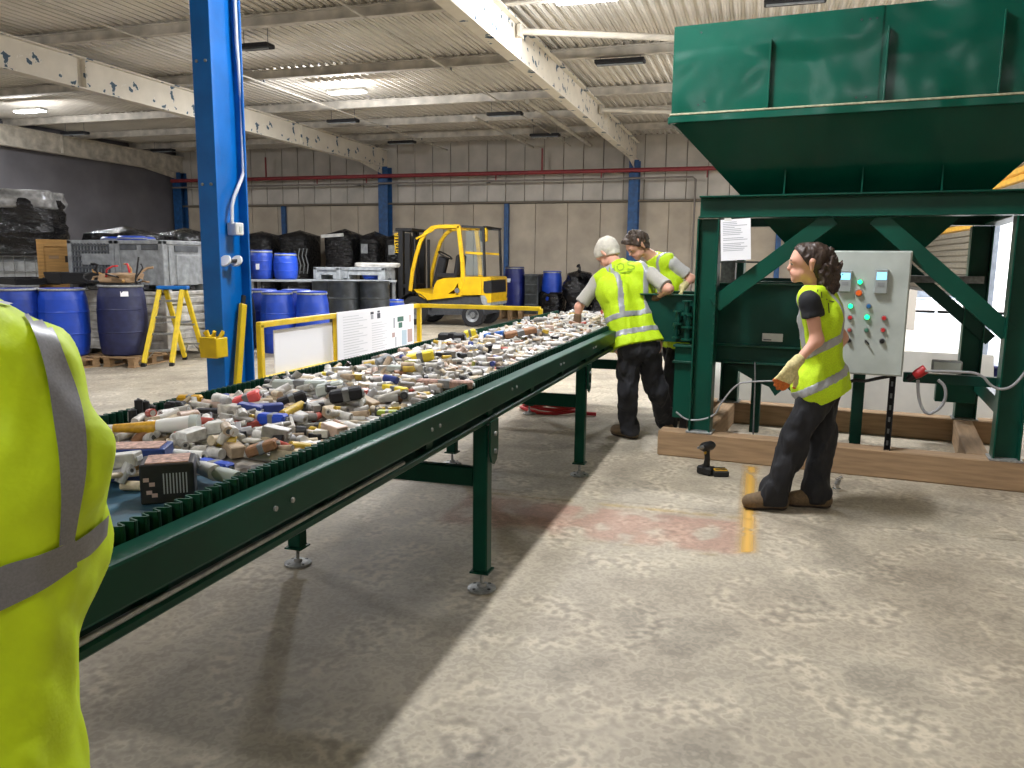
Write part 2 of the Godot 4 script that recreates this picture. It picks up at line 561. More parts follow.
	for px in [-8.0, -4.0, 0.0, 4.0]:
		put(Sh.new().box(Vector3(px, 0, -0.19), Vector3(0.03, 0.05, 0.4)), "bracket", mats["steel_dull"], tp)
	# posts against the back wall
	for d in [[-10.43, 0.3, 4.13, "blue steel column on the back wall behind the forklift's mast"], [-3.26, 0.26, 4.13, "blue steel column on the back wall behind the two leaning workers"], [-17.5, 0.3, 4.13, "blue steel column in the corner beside the dark wall"]]:
		var c := thing("wall_column", d[3], "column", Vector3(d[0], 0, WALL_Z + 0.17), 0.0, "blue columns along the back wall")
		h_section(c, d[2], d[1], 0.3, mats["blue_wall_steel"])
	for d in [[-13.87, "slim blue wall post above the black wrapped stacks"], [-6.79, "slim blue wall post beside the blue drum behind the forklift"], [0.4, "slim blue wall post seen through the hopper frame"]]:
		var c := thing("wall_post", d[1], "post", Vector3(d[0], 0, WALL_Z + 0.06), 0.0, "slim blue posts along the back wall")
		put(Sh.new().box(Vector3(0, 1.54, 0), Vector3(0.13, 3.08, 0.11), 0.008), "shaft", mats["blue_wall_steel"], c)
		put(Sh.new().box(Vector3(0, 0.006, 0.02), Vector3(0.2, 0.012, 0.15)), "base_plate", mats["blue_wall_steel"], c)

func h_section(parent: Node3D, h: float, w: float, d: float, m: Material, y0 := 0.0) -> void:
	put(Sh.new().box(Vector3(0, y0 + h / 2, d / 2 - 0.007), Vector3(w, h, 0.014), 0.003), "flange", m, parent)
	put(Sh.new().box(Vector3(0, y0 + h / 2, -d / 2 + 0.007), Vector3(w, h, 0.014), 0.003), "flange", m, parent)
	put(Sh.new().box(Vector3(0, y0 + h / 2, 0), Vector3(0.01, h, d - 0.028)), "web", m, parent)

func worn(parent: Node3D, called: String, c: Color, r: Rect2, cut: float, most: float) -> void:
	var nx := maxi(int(r.size.x * 110), 8)
	var nz := maxi(int(r.size.y * 110), 8)
	var f := FastNoiseLite.new()
	f.seed = called.hash() & 0xfff
	f.frequency = 0.035
	f.fractal_octaves = 5
	var im := Image.create(nx, nz, false, Image.FORMAT_RGBA8)
	for i in nx:
		for j in nz:
			var v := f.get_noise_2d(i + r.position.x * 110, j + r.position.y * 110) * 0.5 + 0.5
			var edge := minf(minf(i, nx - 1 - i), minf(j, nz - 1 - j)) / 6.0
			c.a = clampf((v - cut) * 5.0, 0.0, 1.0) * most * clampf(edge, 0.15, 1.0)
			im.set_pixel(i, j, c)
	var m := StandardMaterial3D.new()
	m.albedo_texture = ImageTexture.create_from_image(im)
	m.transparency = BaseMaterial3D.TRANSPARENCY_ALPHA
	m.roughness = 0.7
	var st := SurfaceTool.new()
	st.begin(Mesh.PRIMITIVE_TRIANGLES)
	for q in [[0, 0], [1, 0], [1, 1], [0, 0], [1, 1], [0, 1]]:
		st.set_normal(Vector3.UP)
		st.set_uv(Vector2(q[0], q[1]))
		st.add_vertex(Vector3(r.position.x + q[0] * r.size.x, 0.0015, r.position.y + q[1] * r.size.y))
	put(st.commit(), called, m, parent)

func right_wall() -> void:
	# corrugated cladding with a half-raised roller shutter and an open doorway beside it
	var z0 := on_x(905, 300, RIGHT_X).z
	var z1 := on_x(962, 300, RIGHT_X).z      # jamb between shutter and doorway
	var z2 := on_x(984, 300, RIGHT_X).z
	var z3 := on_x(1020, 300, RIGHT_X).z
	z0 = -20.5
	var wr := struct(Sh.new().box(Vector3(RIGHT_X + 0.2, 2.5, (FRONT_Z + z3) * 0.5), Vector3(0.2, 5.2, FRONT_Z - z3 + 0.4)), "wall_right", mats["wall_lower"], "side wall with a roller shutter and an open doorway")
	put(Sh.new().box(Vector3(RIGHT_X + 0.2, 2.5, (WALL_Z + z0) * 0.5 - 0.1), Vector3(0.2, 5.2, z0 - WALL_Z + 0.2)), "pier", mats["wall_lower"], wr)
	put(Sh.new().box(Vector3(RIGHT_X + 0.2, 4.4, (z0 + z3) * 0.5), Vector3(0.2, 1.4, z3 - z0)), "lintel", mats["wall_lower"], wr)
	put(Sh.new().box(Vector3(RIGHT_X + 0.1, 1.85, (z1 + z2) * 0.5), Vector3(0.24, 3.7, absf(z2 - z1) * 0.35), 0.01), "jamb", mats["grey_crate_dark"], wr)
	var sh := struct(Sh.new().box(Vector3(RIGHT_X + 0.05, 3.62, (z0 + z3) * 0.5), Vector3(0.3, 0.2, absf(z3 - z0)), 0.02), "door_1", mats["grey_crate_dark"], "grey roller shutter raised halfway, warm light coloured onto its upper slats")
	paint("slat_grey", rgb(132, 126, 112), 0.5, 0.2, "soft", 2.0)
	paint("slat_warm_lit", rgb(224, 172, 60), 0.5, 0.1, "soft", 2.0)  # warm light on the upper slats, put into their colour
	var y := 1.06
	var k := 0
	while y < 3.5:
		var prof := PackedVector2Array([Vector2(0, 0), Vector2(-0.03, 0.02), Vector2(-0.03, 0.075), Vector2(0, 0.1), Vector2(0.0, 0.112), Vector2(0.012, 0.112), Vector2(0.012, 0)])
		var m: Material = mats["slat_warm_lit"] if (y > 2.05 and k % 3 != 2) else mats["slat_grey"]
		var za := z0
		var zb := z1 - 0.05
		if y > 2.45:
			zb = z3
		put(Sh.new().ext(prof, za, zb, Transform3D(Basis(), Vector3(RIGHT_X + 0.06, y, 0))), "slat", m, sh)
		y += 0.1
		k += 1
	put(Sh.new().box(Vector3(RIGHT_X + 0.06, 1.03, (z0 + z1) * 0.5), Vector3(0.06, 0.06, absf(z1 - z0) - 0.08), 0.005), "bottom_bar", mats["steel_dull"], sh)

# ---------------------------------------------------------------- roof
func roof() -> void:
	# asbestos-cement style corrugated sheets on purlins
	var purl := [2.0, -1.5, -4.3, -7.1, -9.9, -12.7, -15.5, -17.6, -19.6]
	var ce := struct(Sh.new().box(Vector3(-7.3, 5.0, -8.2), Vector3(22.4, 0.1, 27.6)), "ceiling", mats["roof"], "pale corrugated roof sheets on purlins")
	var rows := [FRONT_Z + 0.2, 2.0, -1.5, -4.3, -7.1, -9.9, -12.7, -15.5, -17.6, -19.6, WALL_Z - 0.05]
	var pitch := 0.146
	var variants := {}
	for i in rows.size() - 1:
		var len := absf(rows[i] - rows[i + 1]) + 0.12
		var key := "%.2f" % len
		if not variants.has(key):
			var sh := Sh.new()
			var nseg := 56
			for k in nseg:
				var xa := 1.022 * k / nseg - 0.511
				var xb := 1.022 * (k + 1) / nseg - 0.511
				var ya := 0.026 * cos(TAU * xa / pitch)
				var yb := 0.026 * cos(TAU * xb / pitch)
				var nn := Vector3(ya - yb, -(xb - xa), 0)
				sh.quad(Vector3(xa, ya, -len / 2), Vector3(xb, yb, -len / 2), Vector3(xb, yb, len / 2), Vector3(xa, ya, len / 2), nn, 3)
				sh.quad(Vector3(xa, ya + 0.007, -len / 2), Vector3(xb, yb + 0.007, -len / 2), Vector3(xb, yb + 0.007, len / 2), Vector3(xa, ya + 0.007, len / 2), -nn, 4)
				sh.quad(Vector3(xa, ya, len / 2), Vector3(xb, yb, len / 2), Vector3(xb, yb + 0.007, len / 2), Vector3(xa, ya + 0.007, len / 2), Vector3(0, 0, 1))
			variants[key] = sh.mesh()
		var x := LEFT_X - 0.1
		while x < RIGHT_X + 0.2:
			var o := put(variants[key], "roof_sheet", mats["roof"], ce)
			o.position = Vector3(x + 0.511, 4.80, (rows[i] + rows[i + 1]) * 0.5)
			o.rotation.x = 0.006
			x += 1.022
	for z in purl:
		var prof := PackedVector2Array([Vector2(-0.05, 0), Vector2(0.05, 0), Vector2(0.05, 0.02), Vector2(0.02, 0.02), Vector2(0.02, 0.13), Vector2(0.05, 0.13), Vector2(0.05, 0.15), Vector2(-0.05, 0.15), Vector2(-0.05, 0.13), Vector2(-0.02, 0.13), Vector2(-0.02, 0.02), Vector2(-0.05, 0.02)])
		put(Sh.new().ext(prof, LEFT_X, RIGHT_X + 0.1, Transform3D(Basis(Vector3(0, 0, 1), Vector3.UP, Vector3(1, 0, 0)), Vector3(0, 4.62, z))), "purlin", mats["purlin"], ce)
	# rafters
	var raf := [[-17.5, "beige roof beam along the dark side wall", "beam"], [-10.45, "long beige roof beam over the drums, paint flaking off its lower edge", "beam_peel_light"], [-3.26, "peeling beige roof beam with blue patches above the blue column", "beam_peel"]]
	for r in raf:
		var t := thing("roof_beam", r[1], "beam", Vector3(r[0], 4.13, 0), 0.0, "beige roof beams")
		var m: Material = mats[r[2]]
		var zc := (FRONT_Z + WALL_Z) * 0.5
		var L := FRONT_Z - WALL_Z
		put(Sh.new().box(Vector3(0, 0.012, zc), Vector3(0.18, 0.024, L), 0.004), "flange", m, t)
		put(Sh.new().box(Vector3(0, 0.478, zc), Vector3(0.18, 0.024, L), 0.004), "flange", m, t)
		put(Sh.new().box(Vector3(0, 0.245, zc), Vector3(0.014, 0.44, L)), "web", m, t)
		for z in [-4.2, -10.6, -16.9]:
			for s in [-1, 1]:
				put(Sh.new().box(Vector3(s * 0.047, 0.245, z), Vector3(0.08, 0.44, 0.014)), "stiffener", m, t)
		# haunch by the wall
		put(Sh.new().ext(PackedVector2Array([Vector2(0, 0), Vector2(1.5, 0), Vector2(0, -0.2)]), -0.007, 0.007, Transform3D(Basis(Vector3(0, 0, 1), Vector3.UP, Vector3(-1, 0, 0)), Vector3(0, 0.0, WALL_Z + 0.3))), "haunch", m, t)
	# conduits and pipes running lengthways under the purlins
	for d in [[192, 57, 0.016, "thin pale rod under the roof over the long flaking beam"], [420, 52, 0.016, "thin pale conduit under the roof between the two flaking beams"], [527, 101, 0.05, "thick pale pipe under the roof beside the peeling beam"], [474, 117, 0.035, "pale pipe under the roof above the forklift"]]:
		var p := on_y(d[0], d[1], 4.56)
		var z_near := 2.0 if d[2] < 0.02 else p.z
		var t := thing("roof_conduit", d[3], "pipe", Vector3(p.x, 4.56, 0))
		put(Sh.new().rod(Vector3(0, 0, z_near), Vector3(0, 0, WALL_Z + 0.1), d[2], 8), "run", mats["beam"], t)
		for z in [-7.1, -12.7, -17.6, -19.6]:
			if z < z_near:
				put(Sh.new().box(Vector3(0, 0.03, z), Vector3(0.03, 0.07, 0.03)), "clip", mats["steel_dull"], t)
	for d in [[520, 14, 672, 38, "pale bracing tube from the peeling beam towards the hopper"], [601, 103, 672, 112, "pale bracing tube low on the peeling beam near the back wall"]]:
		var a := on_x(d[0], d[1], -3.2)
		a.y = minf(a.y, 4.5)
		var b := on_y(d[2], d[3], a.y)
		b = a + (b - a) * 2.0
		var t := thing("brace_tube", d[4], "brace", a)
		put(Sh.new().rod(Vector3.ZERO, b - a, 0.045, 8), "tube", mats["beam"], t)
		put(Sh.new().box(Vector3(0.01, 0, 0), Vector3(0.05, 0.16, 0.16), 0.005), "end_plate", mats["beam"], t)
	# dead light fittings
	for d in [[620, 63, 50, "dark unlit strip fitting between the peeling beam and the hopper"], [505, 115, 36, "dark unlit strip fitting, nearer of the pair left of the peeling beam"], [545, 136, 30, "dark unlit strip fitting above the cladding left of the peeling beam"], [343, 122, 32, "dark unlit strip fitting over the long flaking beam"], [402, 143, 28, "dark unlit strip fitting under the eaves above the forklift mast"], [75, 134, 28, "dark unlit strip fitting over the dark side wall"], [163, 151, 24, "dark unlit strip fitting in the corner by the dark wall"], [256, 48, 34, "dark unlit strip fitting right behind the blue column"], [795, 2, 60, "dark unlit strip fitting above the hopper's top edge"]]:
		var p := on_y(d[0], d[1], 4.52)
		var w: float = (on_y(d[0] + d[2] * 0.5, d[1], 4.52) - on_y(d[0] - d[2] * 0.5, d[1], 4.52)).length()
		var t := thing("unlit_strip_light", d[3], "lamp", p, 0.0, "dark unlit strip lights under the roof")
		put(Sh.new().box(Vector3(0, 0.02, 0), Vector3(w, 0.06, 0.22), 0.01), "housing", mats["black_soft"], t)
		put(Sh.new().rod(Vector3(-w * 0.46, -0.025, 0.04), Vector3(w * 0.46, -0.025, 0.04), 0.014, 6), "tube", mats["grey_crate"], t)
		for s in [-1, 1]:
			put(Sh.new().rod(Vector3(s * w * 0.4, 0.05, 0), Vector3(s * w * 0.4, 0.26, 0), 0.006, 5), "hanger", mats["steel_dull"], t)

func yard() -> void:
	var g := struct(Sh.new().box(Vector3(23, -0.2, -25), Vector3(40, 0.2, 80)), "trim_1", paint("yard", rgb(150, 146, 140), 0.9, 0.0, "grit", 0.3), "pale yard outside the doorway")
	# pale block outside, seen under the shutter
	var b := thing("outside_building", "pale building with barred grey windows seen under the raised shutter", "building", Vector3(10.2, 0, -30))
	paint("render", rgb(226, 214, 204), 0.9, 0.0, "soft", 0.2)
	put(Sh.new().box(Vector3(0, 3, -2), Vector3(13, 6, 4), 0.02), "wall", mats["render"], b)
	put(Sh.new().box(Vector3(0, 6.1, -2), Vector3(13.4, 0.25, 4.4), 0.02), "roof", mats["grey_crate_dark"], b)
	var fe := thing("mesh_fence", "white wire mesh fence panel in front of the pale building", "fence", Vector3(6.2, 0, -26))
	for i in 9:
		put(Sh.new().rod(Vector3(-2.4 + i * 0.6, 0, 0), Vector3(-2.4 + i * 0.6, 2.0, 0), 0.03, 6), "upright", mats["white"], fe)
	for i in 5:
		put(Sh.new().rod(Vector3(-2.4, 0.1 + i * 0.45, 0), Vector3(2.4, 0.1 + i * 0.45, 0), 0.025, 6), "wire", mats["white"], fe)
	for x in [-4.6, -1.4, 1.8, 5.0]:
		for y in [0.4, 3.4]:
			var w := put(Sh.new().box(Vector3(x, y + 0.7, 0.02), Vector3(1.9, 1.7, 0.08), 0.01), "window_frame", mats["white"], b)
			for i in 2:
				for j in 2:
					put(Sh.new().box(Vector3(x - 0.45 + i * 0.9, y + 0.3 + j * 0.8, 0.05), Vector3(0.8, 0.7, 0.05)), "pane", mats["grey_crate_dark"], w)

# ---------------------------------------------------------------- conveyor
const BELT_X := -1.635
const BELT_Y := 0.895
const BELT_Z0 := -1.0
const BELT_Z1 := -8.5

func along_z(sh: Sh, poly: PackedVector2Array, za: float, zb: float) -> Sh:
	return sh.ext(poly, za, zb)
func conveyor() -> void:
	var t := thing("conveyor", "long dark green belt conveyor carrying a bed of used batteries", "conveyor", Vector3(BELT_X, 0, 0))
	for s in [-1.0, 1.0]:
		var prof := PackedVector2Array()
		for p in [[0.468, 0.945], [0.527, 0.945], [0.5325, 0.943], [0.535, 0.9375], [0.535, 0.857], [0.533, 0.852], [0.528, 0.85], [0.475, 0.85], [0.475, 0.858], [0.527, 0.858], [0.527, 0.936], [0.468, 0.936]]:
			prof.append(Vector2(p[0] * s, p[1]))
		var rail := put(Sh.new().ext(prof, BELT_Z1, BELT_Z0), "side_rail", mats["green_conveyor"], t)
		# lower rail, a box tube hung under the channel
		put(Sh.new().box(Vector3(s * 0.485, 0.801, (BELT_Z0 + BELT_Z1) / 2), Vector3(0.075, 0.026, BELT_Z0 - BELT_Z1), 0.006), "lower_rail", mats["green_conveyor"], t)
		var z := BELT_Z0 - 0.25
		while z > BELT_Z1:
			put(Sh.new().box(Vector3(s * 0.485, 0.83, z), Vector3(0.04, 0.042, 0.06)), "spacer", mats["green_conveyor"], t)
			z -= 0.7
		z = -1.62
		while z > BELT_Z1 + 0.3:
			for dz in [0.0, -0.075]:
				put(Sh.new().rod(Vector3(s * 0.533, 0.898, z + dz), Vector3(s * 0.54, 0.898, z + dz), 0.007, 8), "bolt", mats["galv"], rail)
			z -= 0.98
		put(Sh.new().rod(Vector3(s * 0.515, 0.822, BELT_Z0 - 0.02), Vector3(s * 0.515, 0.822, -2.4), 0.0075, 8), "shaft", mats["steel"], t)
		# wavy belt wall
		var sh := Sh.new()
		var n := 1900
		var zs := BELT_Z0 - 0.06
		var L := BELT_Z1 + 0.06 - zs
		var per := 0.033
		var pa := Vector3.ZERO
		for i in n + 1:
			var zz := zs + L * i / n
			var ph := TAU * (zz - zs) / per
			var px: float = s * 0.448 + 0.0125 * clampf(sin(ph) * 1.35, -1.0, 1.0)
			var pb := Vector3(px, 0, zz)
			if i > 0:
				var d := (pb - pa).normalized()
				var q := Vector3(d.z, 0, -d.x) * 0.0022
				var lo := Vector3(0, BELT_Y, 0)
				var hi := Vector3(0, 0.976, 0)
				sh.quad(pa + q + lo, pb + q + lo, pb + q + hi, pa + q + hi, q, 2)
				sh.quad(pa - q + lo, pb - q + lo, pb - q + hi, pa - q + hi, -q, 3)
				sh.quad(pa + q + hi, pb + q + hi, pb - q + hi, pa - q + hi, Vector3.UP)
			pa = pb
		put(sh, "belt_side_wall", mats["green_belt"], t)
	# belt loop with rounded ends
	var loop := PackedVector2Array()
	for k in 13:
		var a := -PI / 2 + PI * k / 12
		loop.append(Vector2(BELT_Z0 - 0.055 + 0.025 * cos(a), 0.87 + 0.025 * sin(a)))
	for k in 13:
		var a := PI / 2 + PI * k / 12
		loop.append(Vector2(BELT_Z1 + 0.055 + 0.025 * cos(a), 0.87 + 0.025 * sin(a)))
	put(Sh.new().ext(loop, -0.455, 0.455, Transform3D(Basis(Vector3(0, 0, 1), Vector3.UP, Vector3(-1, 0, 0)), Vector3.ZERO)), "belt", mats["belt"], t)
	for z in [-2.2, -4.3, -6.4, -7.9]:
		put(Sh.new().rod(Vector3(-0.46, 0.82, z), Vector3(0.46, 0.82, z), 0.02, 10), "return_roller", mats["steel_dull"], t)
	# motor block hung beneath
	put(Sh.new().box(Vector3(-0.1, 0.70, -6.6), Vector3(0.3, 0.16, 0.3), 0.03), "gearbox", mats["black"], t)
	for z in [-3.3, -5.4, -7.5]:
		for s in [-1.0, 1.0]:
			var lg := put(Sh.new().box(Vector3(s * 0.485, 0.44, z), Vector3(0.07, 0.69, 0.07), 0.006), "leg", mats["green_conveyor"], t)
			# rounded hanger plate
			var pl := PackedVector2Array([Vector2(-0.055, 0.8), Vector2(0.055, 0.8), Vector2(0.055, 0.66), Vector2(0.035, 0.615), Vector2(0.0, 0.6), Vector2(-0.035, 0.615), Vector2(-0.055, 0.66)])
			put(Sh.new().ext(pl, 0, 0.008, Transform3D(Basis(Vector3(0, 0, 1), Vector3.UP, Vector3(-1, 0, 0)), Vector3(s * 0.535 + (0.008 if s > 0 else 0.0), 0, z))), "hanger_plate", mats["green_conveyor"], lg)
			for by in [0.66, 0.74]:
				put(Sh.new().rod(Vector3(s * 0.53, by, z), Vector3(s * 0.552, by, z), 0.011, 8), "bolt", mats["galv"], lg)
			put(Sh.new().box(Vector3(s * 0.485, 0.092, z), Vector3(0.09, 0.008, 0.09)), "end_plate", mats["green_conveyor"], lg)
			put(Sh.new().rod(Vector3(s * 0.485, 0.01, z), Vector3(s * 0.485, 0.1, z), 0.0095, 10), "threaded_rod", mats["galv"], lg)
			var ft := put(Sh.new().lathe([Vector2(0.066, 0.0), Vector2(0.066, 0.008), Vector2(0.05, 0.013), Vector2(0.022, 0.017), Vector2(0.018, 0.03), Vector2(0, 0.03)], 24, Transform3D(Basis(), Vector3(s * 0.485, 0.001, z))), "foot", mats["galv"], t)
			for k in 4:
				var a := TAU * k / 4 + 0.5
				put(Sh.new().rod(Vector3(s * 0.485 + cos(a) * 0.048, 0.0125, z + sin(a) * 0.048), Vector3(s * 0.485 + cos(a) * 0.048, 0.016, z + sin(a) * 0.048), 0.008, 8), "hole", mats["black"], ft)
		put(Sh.new().box(Vector3(0, 0.535, z), Vector3(0.9, 0.09, 0.045), 0.006), "cross_bar", mats["green_conveyor"], t)
		put(Sh.new().box(Vector3(0, 0.785, z + 0.1), Vector3(0.9, 0.05, 0.06), 0.006), "cross_member", mats["green_conveyor"], t)

# ---------------------------------------------------------------- blue column, conduit, rail, boards
func column_and_rail() -> void:
	var c := thing("steel_column", "tall bright blue steel column standing beyond the conveyor", "column", Vector3(-3.13, 0, -4.2))
	h_section(c, 4.13, 0.13, 0.30, mats["blue_steel"])
	put(Sh.new().box(Vector3(0, 0.01, 0), Vector3(0.3, 0.02, 0.42), 0.003), "base_plate", mats["blue_steel"], c)
	for yy in [1.93, 2.62, 3.08]:
		for k in [-0.03, 0.03]:
			put(Sh.new().rod(Vector3(k, yy, 0.15), Vector3(k, yy, 0.158), 0.009, 8), "bolt", mats["galv"], c)
	var cx := -3.115
	var w := thing("white_conduit", "white conduit bent down the blue column to a switch box", "conduit", Vector3(cx, 0, -4.2))
	var pts := []
	for q in [[233, -40], [236.5, 40], [241, 100], [243.5, 172], [241, 180], [234, 197], [232, 206], [232, 224]]:
		pts.append(on_x(q[0], q[1], cx + 0.03) - w.position)
	put(Sh.new().tube(pts, 0.011, 8), "tube", mats["white_conduit"], w)
	var b := on_x(235.5, 229, cx + 0.03) - w.position
	put(Sh.new().box(b, Vector3(0.07, 0.075, 0.075), 0.006), "switch_box", mats["white"], w)
	put(Sh.new().box(b + Vector3(0.036, 0, 0), Vector3(0.008, 0.03, 0.02)), "rocker", mats["panel_white"], w)
	var k := thing("reel_spool", "small white double-disc spool fixed on the blue column", "spool", on_x(231, 261, cx + 0.04))
	put(Sh.new().rod(Vector3(0, 0, -0.055), Vector3(0, 0, 0.055), 0.012, 10), "axle", mats["black"], k)
	for s in [-1, 1]:
		put(Sh.new().lathe([Vector2(0, -0.008), Vector2(0.036, -0.008), Vector2(0.04, 0), Vector2(0.036, 0.008), Vector2(0, 0.008)], 18, Transform3D(Basis(Vector3.RIGHT, PI / 2 - 0.5), Vector3(0, 0, s * 0.055))), "disc", mats["white"], k)
	put(Sh.new().rod(Vector3(-0.035, 0, 0), Vector3(0, 0, 0), 0.008, 8), "stud", mats["black"], k)
	# yellow tray on the near face
	var tp := on_z(216, 357, -4.0)
	var tr := thing("yellow_tray", "yellow plastic tray fixed to the near face of the blue column", "tray", Vector3(tp.x, tp.y, -3.985))
	put(Sh.new().box(Vector3(0, 0.005, 0), Vector3(0.11, 0.01, 0.1)), "base", mats["yellow"], tr)
	put(Sh.new().box(Vector3(0, 0.06, 0.05), Vector3(0.118, 0.115, 0.008), 0.003), "front", mats["yellow"], tr)
	put(Sh.new().box(Vector3(0, 0.06, -0.05), Vector3(0.118, 0.118, 0.008), 0.003), "back", mats["yellow"], tr)
	for s in [-1, 1]:
		put(Sh.new().box(Vector3(s * 0.055, 0.06, 0), Vector3(0.008, 0.115, 0.1), 0.003), "side", mats["yellow"], tr)
	put(Sh.new().box(Vector3(0, 0.119, 0.05), Vector3(0.11, 0.012, 0.02), 0.004), "lip", mats["yellow"], tr)
	var rg := RandomNumberGenerator.new()
	rg.seed = 5
	for i in 7:
		put(Sh.new().tube([Vector3(rg.randf_range(-0.05, 0.05), 0.05, rg.randf_range(-0.03, 0.03)), Vector3(rg.randf_range(-0.055, 0.055), rg.randf_range(0.13, 0.165), rg.randf_range(-0.03, 0.04))], [0.017, 0.011], 6), "glove_finger", mats["yellow"], tr)
	# loose yellow bar leaning in the column's channel
	var a := on_x(236.5, 396, -3.07)
	var e := on_x(243, 304, -3.085)
	var low := a + (a - e) * ((a.y - 0.02) / (e.y - a.y))
	var bar := thing("yellow_bar", "yellow painted bar leaning upright in the blue column's channel", "bar", low)
	put(Sh.new().bar(Vector3.ZERO, e - low, 0.05, 0.03, Vector3.RIGHT, 0.004), "shaft", mats["yellow"], bar)
	put(Sh.new().bar(e - low, (e - low) * 1.045, 0.03, 0.02, Vector3.RIGHT, 0.004), "tip", mats["black"], bar)

	# yellow guard rail round the far side of the conveyor
	var r0 := on_y(264, 325, 1.0)
	var r1 := on_y(335.5, 315.6, 1.0)
	var r2 := on_y(416, 305.4, 1.0)
	var r3 := on_y(540, 309, 1.0)
	var gx := (r0.x + r2.x) / 2
	var zl := r2.z
	var bot := on_x(300, 371, gx).y
	var g := thing("guard_rail", "yellow guard rail frame beyond the conveyor, turning towards the forklift", "rail", Vector3(gx, 0, r0.z))
	var o := g.position
	for z in [r0.z, r1.z, zl]:
		put(Sh.new().box(Vector3(0, 0.5, z - o.z), Vector3(0.045, 1.0, 0.045), 0.004), "post", mats["yellow"], g)
		put(Sh.new().box(Vector3(0, 0.005, z - o.z), Vector3(0.12, 0.01, 0.12)), "base_plate", mats["yellow"], g)
	put(Sh.new().bar(Vector3(0, 1.0, 0.02), Vector3(0, 1.0, zl - o.z - 0.02), 0.045, 0.045, Vector3.UP, 0.004), "top_rail", mats["yellow"], g)
	put(Sh.new().bar(Vector3(0, bot, 0), Vector3(0, bot, zl - o.z), 0.045, 0.045, Vector3.UP, 0.004), "bottom_rail", mats["yellow"], g)
	put(Sh.new().bar(Vector3(0, 1.0, zl - o.z), Vector3(r3.x - gx, 1.0, zl - o.z), 0.045, 0.045, Vector3.UP, 0.004), "return_rail", mats["yellow"], g)
	put(Sh.new().box(Vector3(r3.x - gx, 0.5, zl - o.z), Vector3(0.045, 1.0, 0.045), 0.004), "end_post", mats["yellow"], g)
	# plain white sheet behind the frame
	var s0 := on_x(273, 350, gx - 0.04).z
	var s1 := on_x(331, 340, gx - 0.04).z
	var ws := thing("white_sheet", "plain white board fixed inside the yellow guard rail", "board", Vector3(gx - 0.03, bot + 0.02, (s0 + s1) / 2))
	put(Sh.new().box(Vector3(0, (0.97 - bot) / 2 - 0.03, 0), Vector3(0.012, 0.93 - bot, absf(s0 - s1)), 0.002), "sheet", mats["paper"], ws)
	# printed notice board hung on the rail
	var p0 := on_x(337, 340, gx + 0.035)
	var p1 := on_x(413, 325, gx + 0.035)
	var top := on_x(375, 308, gx + 0.035).y
	var btm := on_x(375, 356, gx + 0.035).y
	var L := absf(p0.z - p1.z)
	var nb := thing("notice_board", "white printed notice board hung on the yellow guard rail", "board", Vector3(gx + 0.04, btm, (p0.z + p1.z) / 2))
	var H := top - btm
	put(Sh.new().box(Vector3(0, H / 2, 0), Vector3(0.01, H, L), 0.002), "sheet", mats["paper"], nb)
	# print: local across goes from the near edge (0) to the far edge (1)
	var ink := func(a0: float, b0: float, a1: float, b1: float, m: String, nm: String) -> void:
		put(Sh.new().box(Vector3(0.0056, H * (1.0 - (b0 + b1) / 2), L * (0.5 - (a0 + a1) / 2)), Vector3(0.001, H * (b1 - b0), L * (a1 - a0))), nm, mats[m], nb)
	for i in 16:
		ink.call(0.06, 0.1 + i * 0.052, 0.24 + 0.05 * ((i * 7) % 3), 0.115 + i * 0.052, "ink_faint", "print_line")
	for i in 12:
		ink.call(0.4, 0.3 + i * 0.05, 0.54 + 0.03 * ((i * 5) % 3), 0.315 + i * 0.05, "ink_faint", "print_line")
	for i in 3:
		ink.call(0.6, 0.08 + i * 0.05, 0.88, 0.09 + i * 0.05, "ink_faint", "print_line")
	paint("print_green", rgb(70, 110, 96), 0.8, 0.0, "")
	paint("print_blue", rgb(176, 194, 206), 0.8, 0.0, "")
	paint("print_rust", rgb(176, 150, 144), 0.8, 0.0, "")
	ink.call(0.385, 0.07, 0.425, 0.12, "ink", "picture")
	ink.call(0.39, 0.13, 0.42, 0.22, "ink_soft", "picture")
	ink.call(0.475, 0.06, 0.505, 0.1, "ink", "picture")
	ink.call(0.47, 0.11, 0.51, 0.22, "ink", "picture")
	ink.call(0.75, 0.25, 0.84, 0.36, "print_green", "picture")
	ink.call(0.765, 0.38, 0.82, 0.5, "print_green", "picture")
	ink.call(0.69, 0.26, 0.715, 0.48, "ink_soft", "picture")
	ink.call(0.67, 0.58, 0.71, 0.68, "print_rust", "picture")
	ink.call(0.715, 0.68, 0.73, 0.9, "ink_soft", "picture")
	ink.call(0.81, 0.56, 0.885, 0.9, "print_blue", "picture")
	ink.call(0.9, 0.56, 0.975, 0.86, "print_rust", "picture")
	ink.call(0.93, 0.24, 0.95, 0.4, "print_rust", "picture")

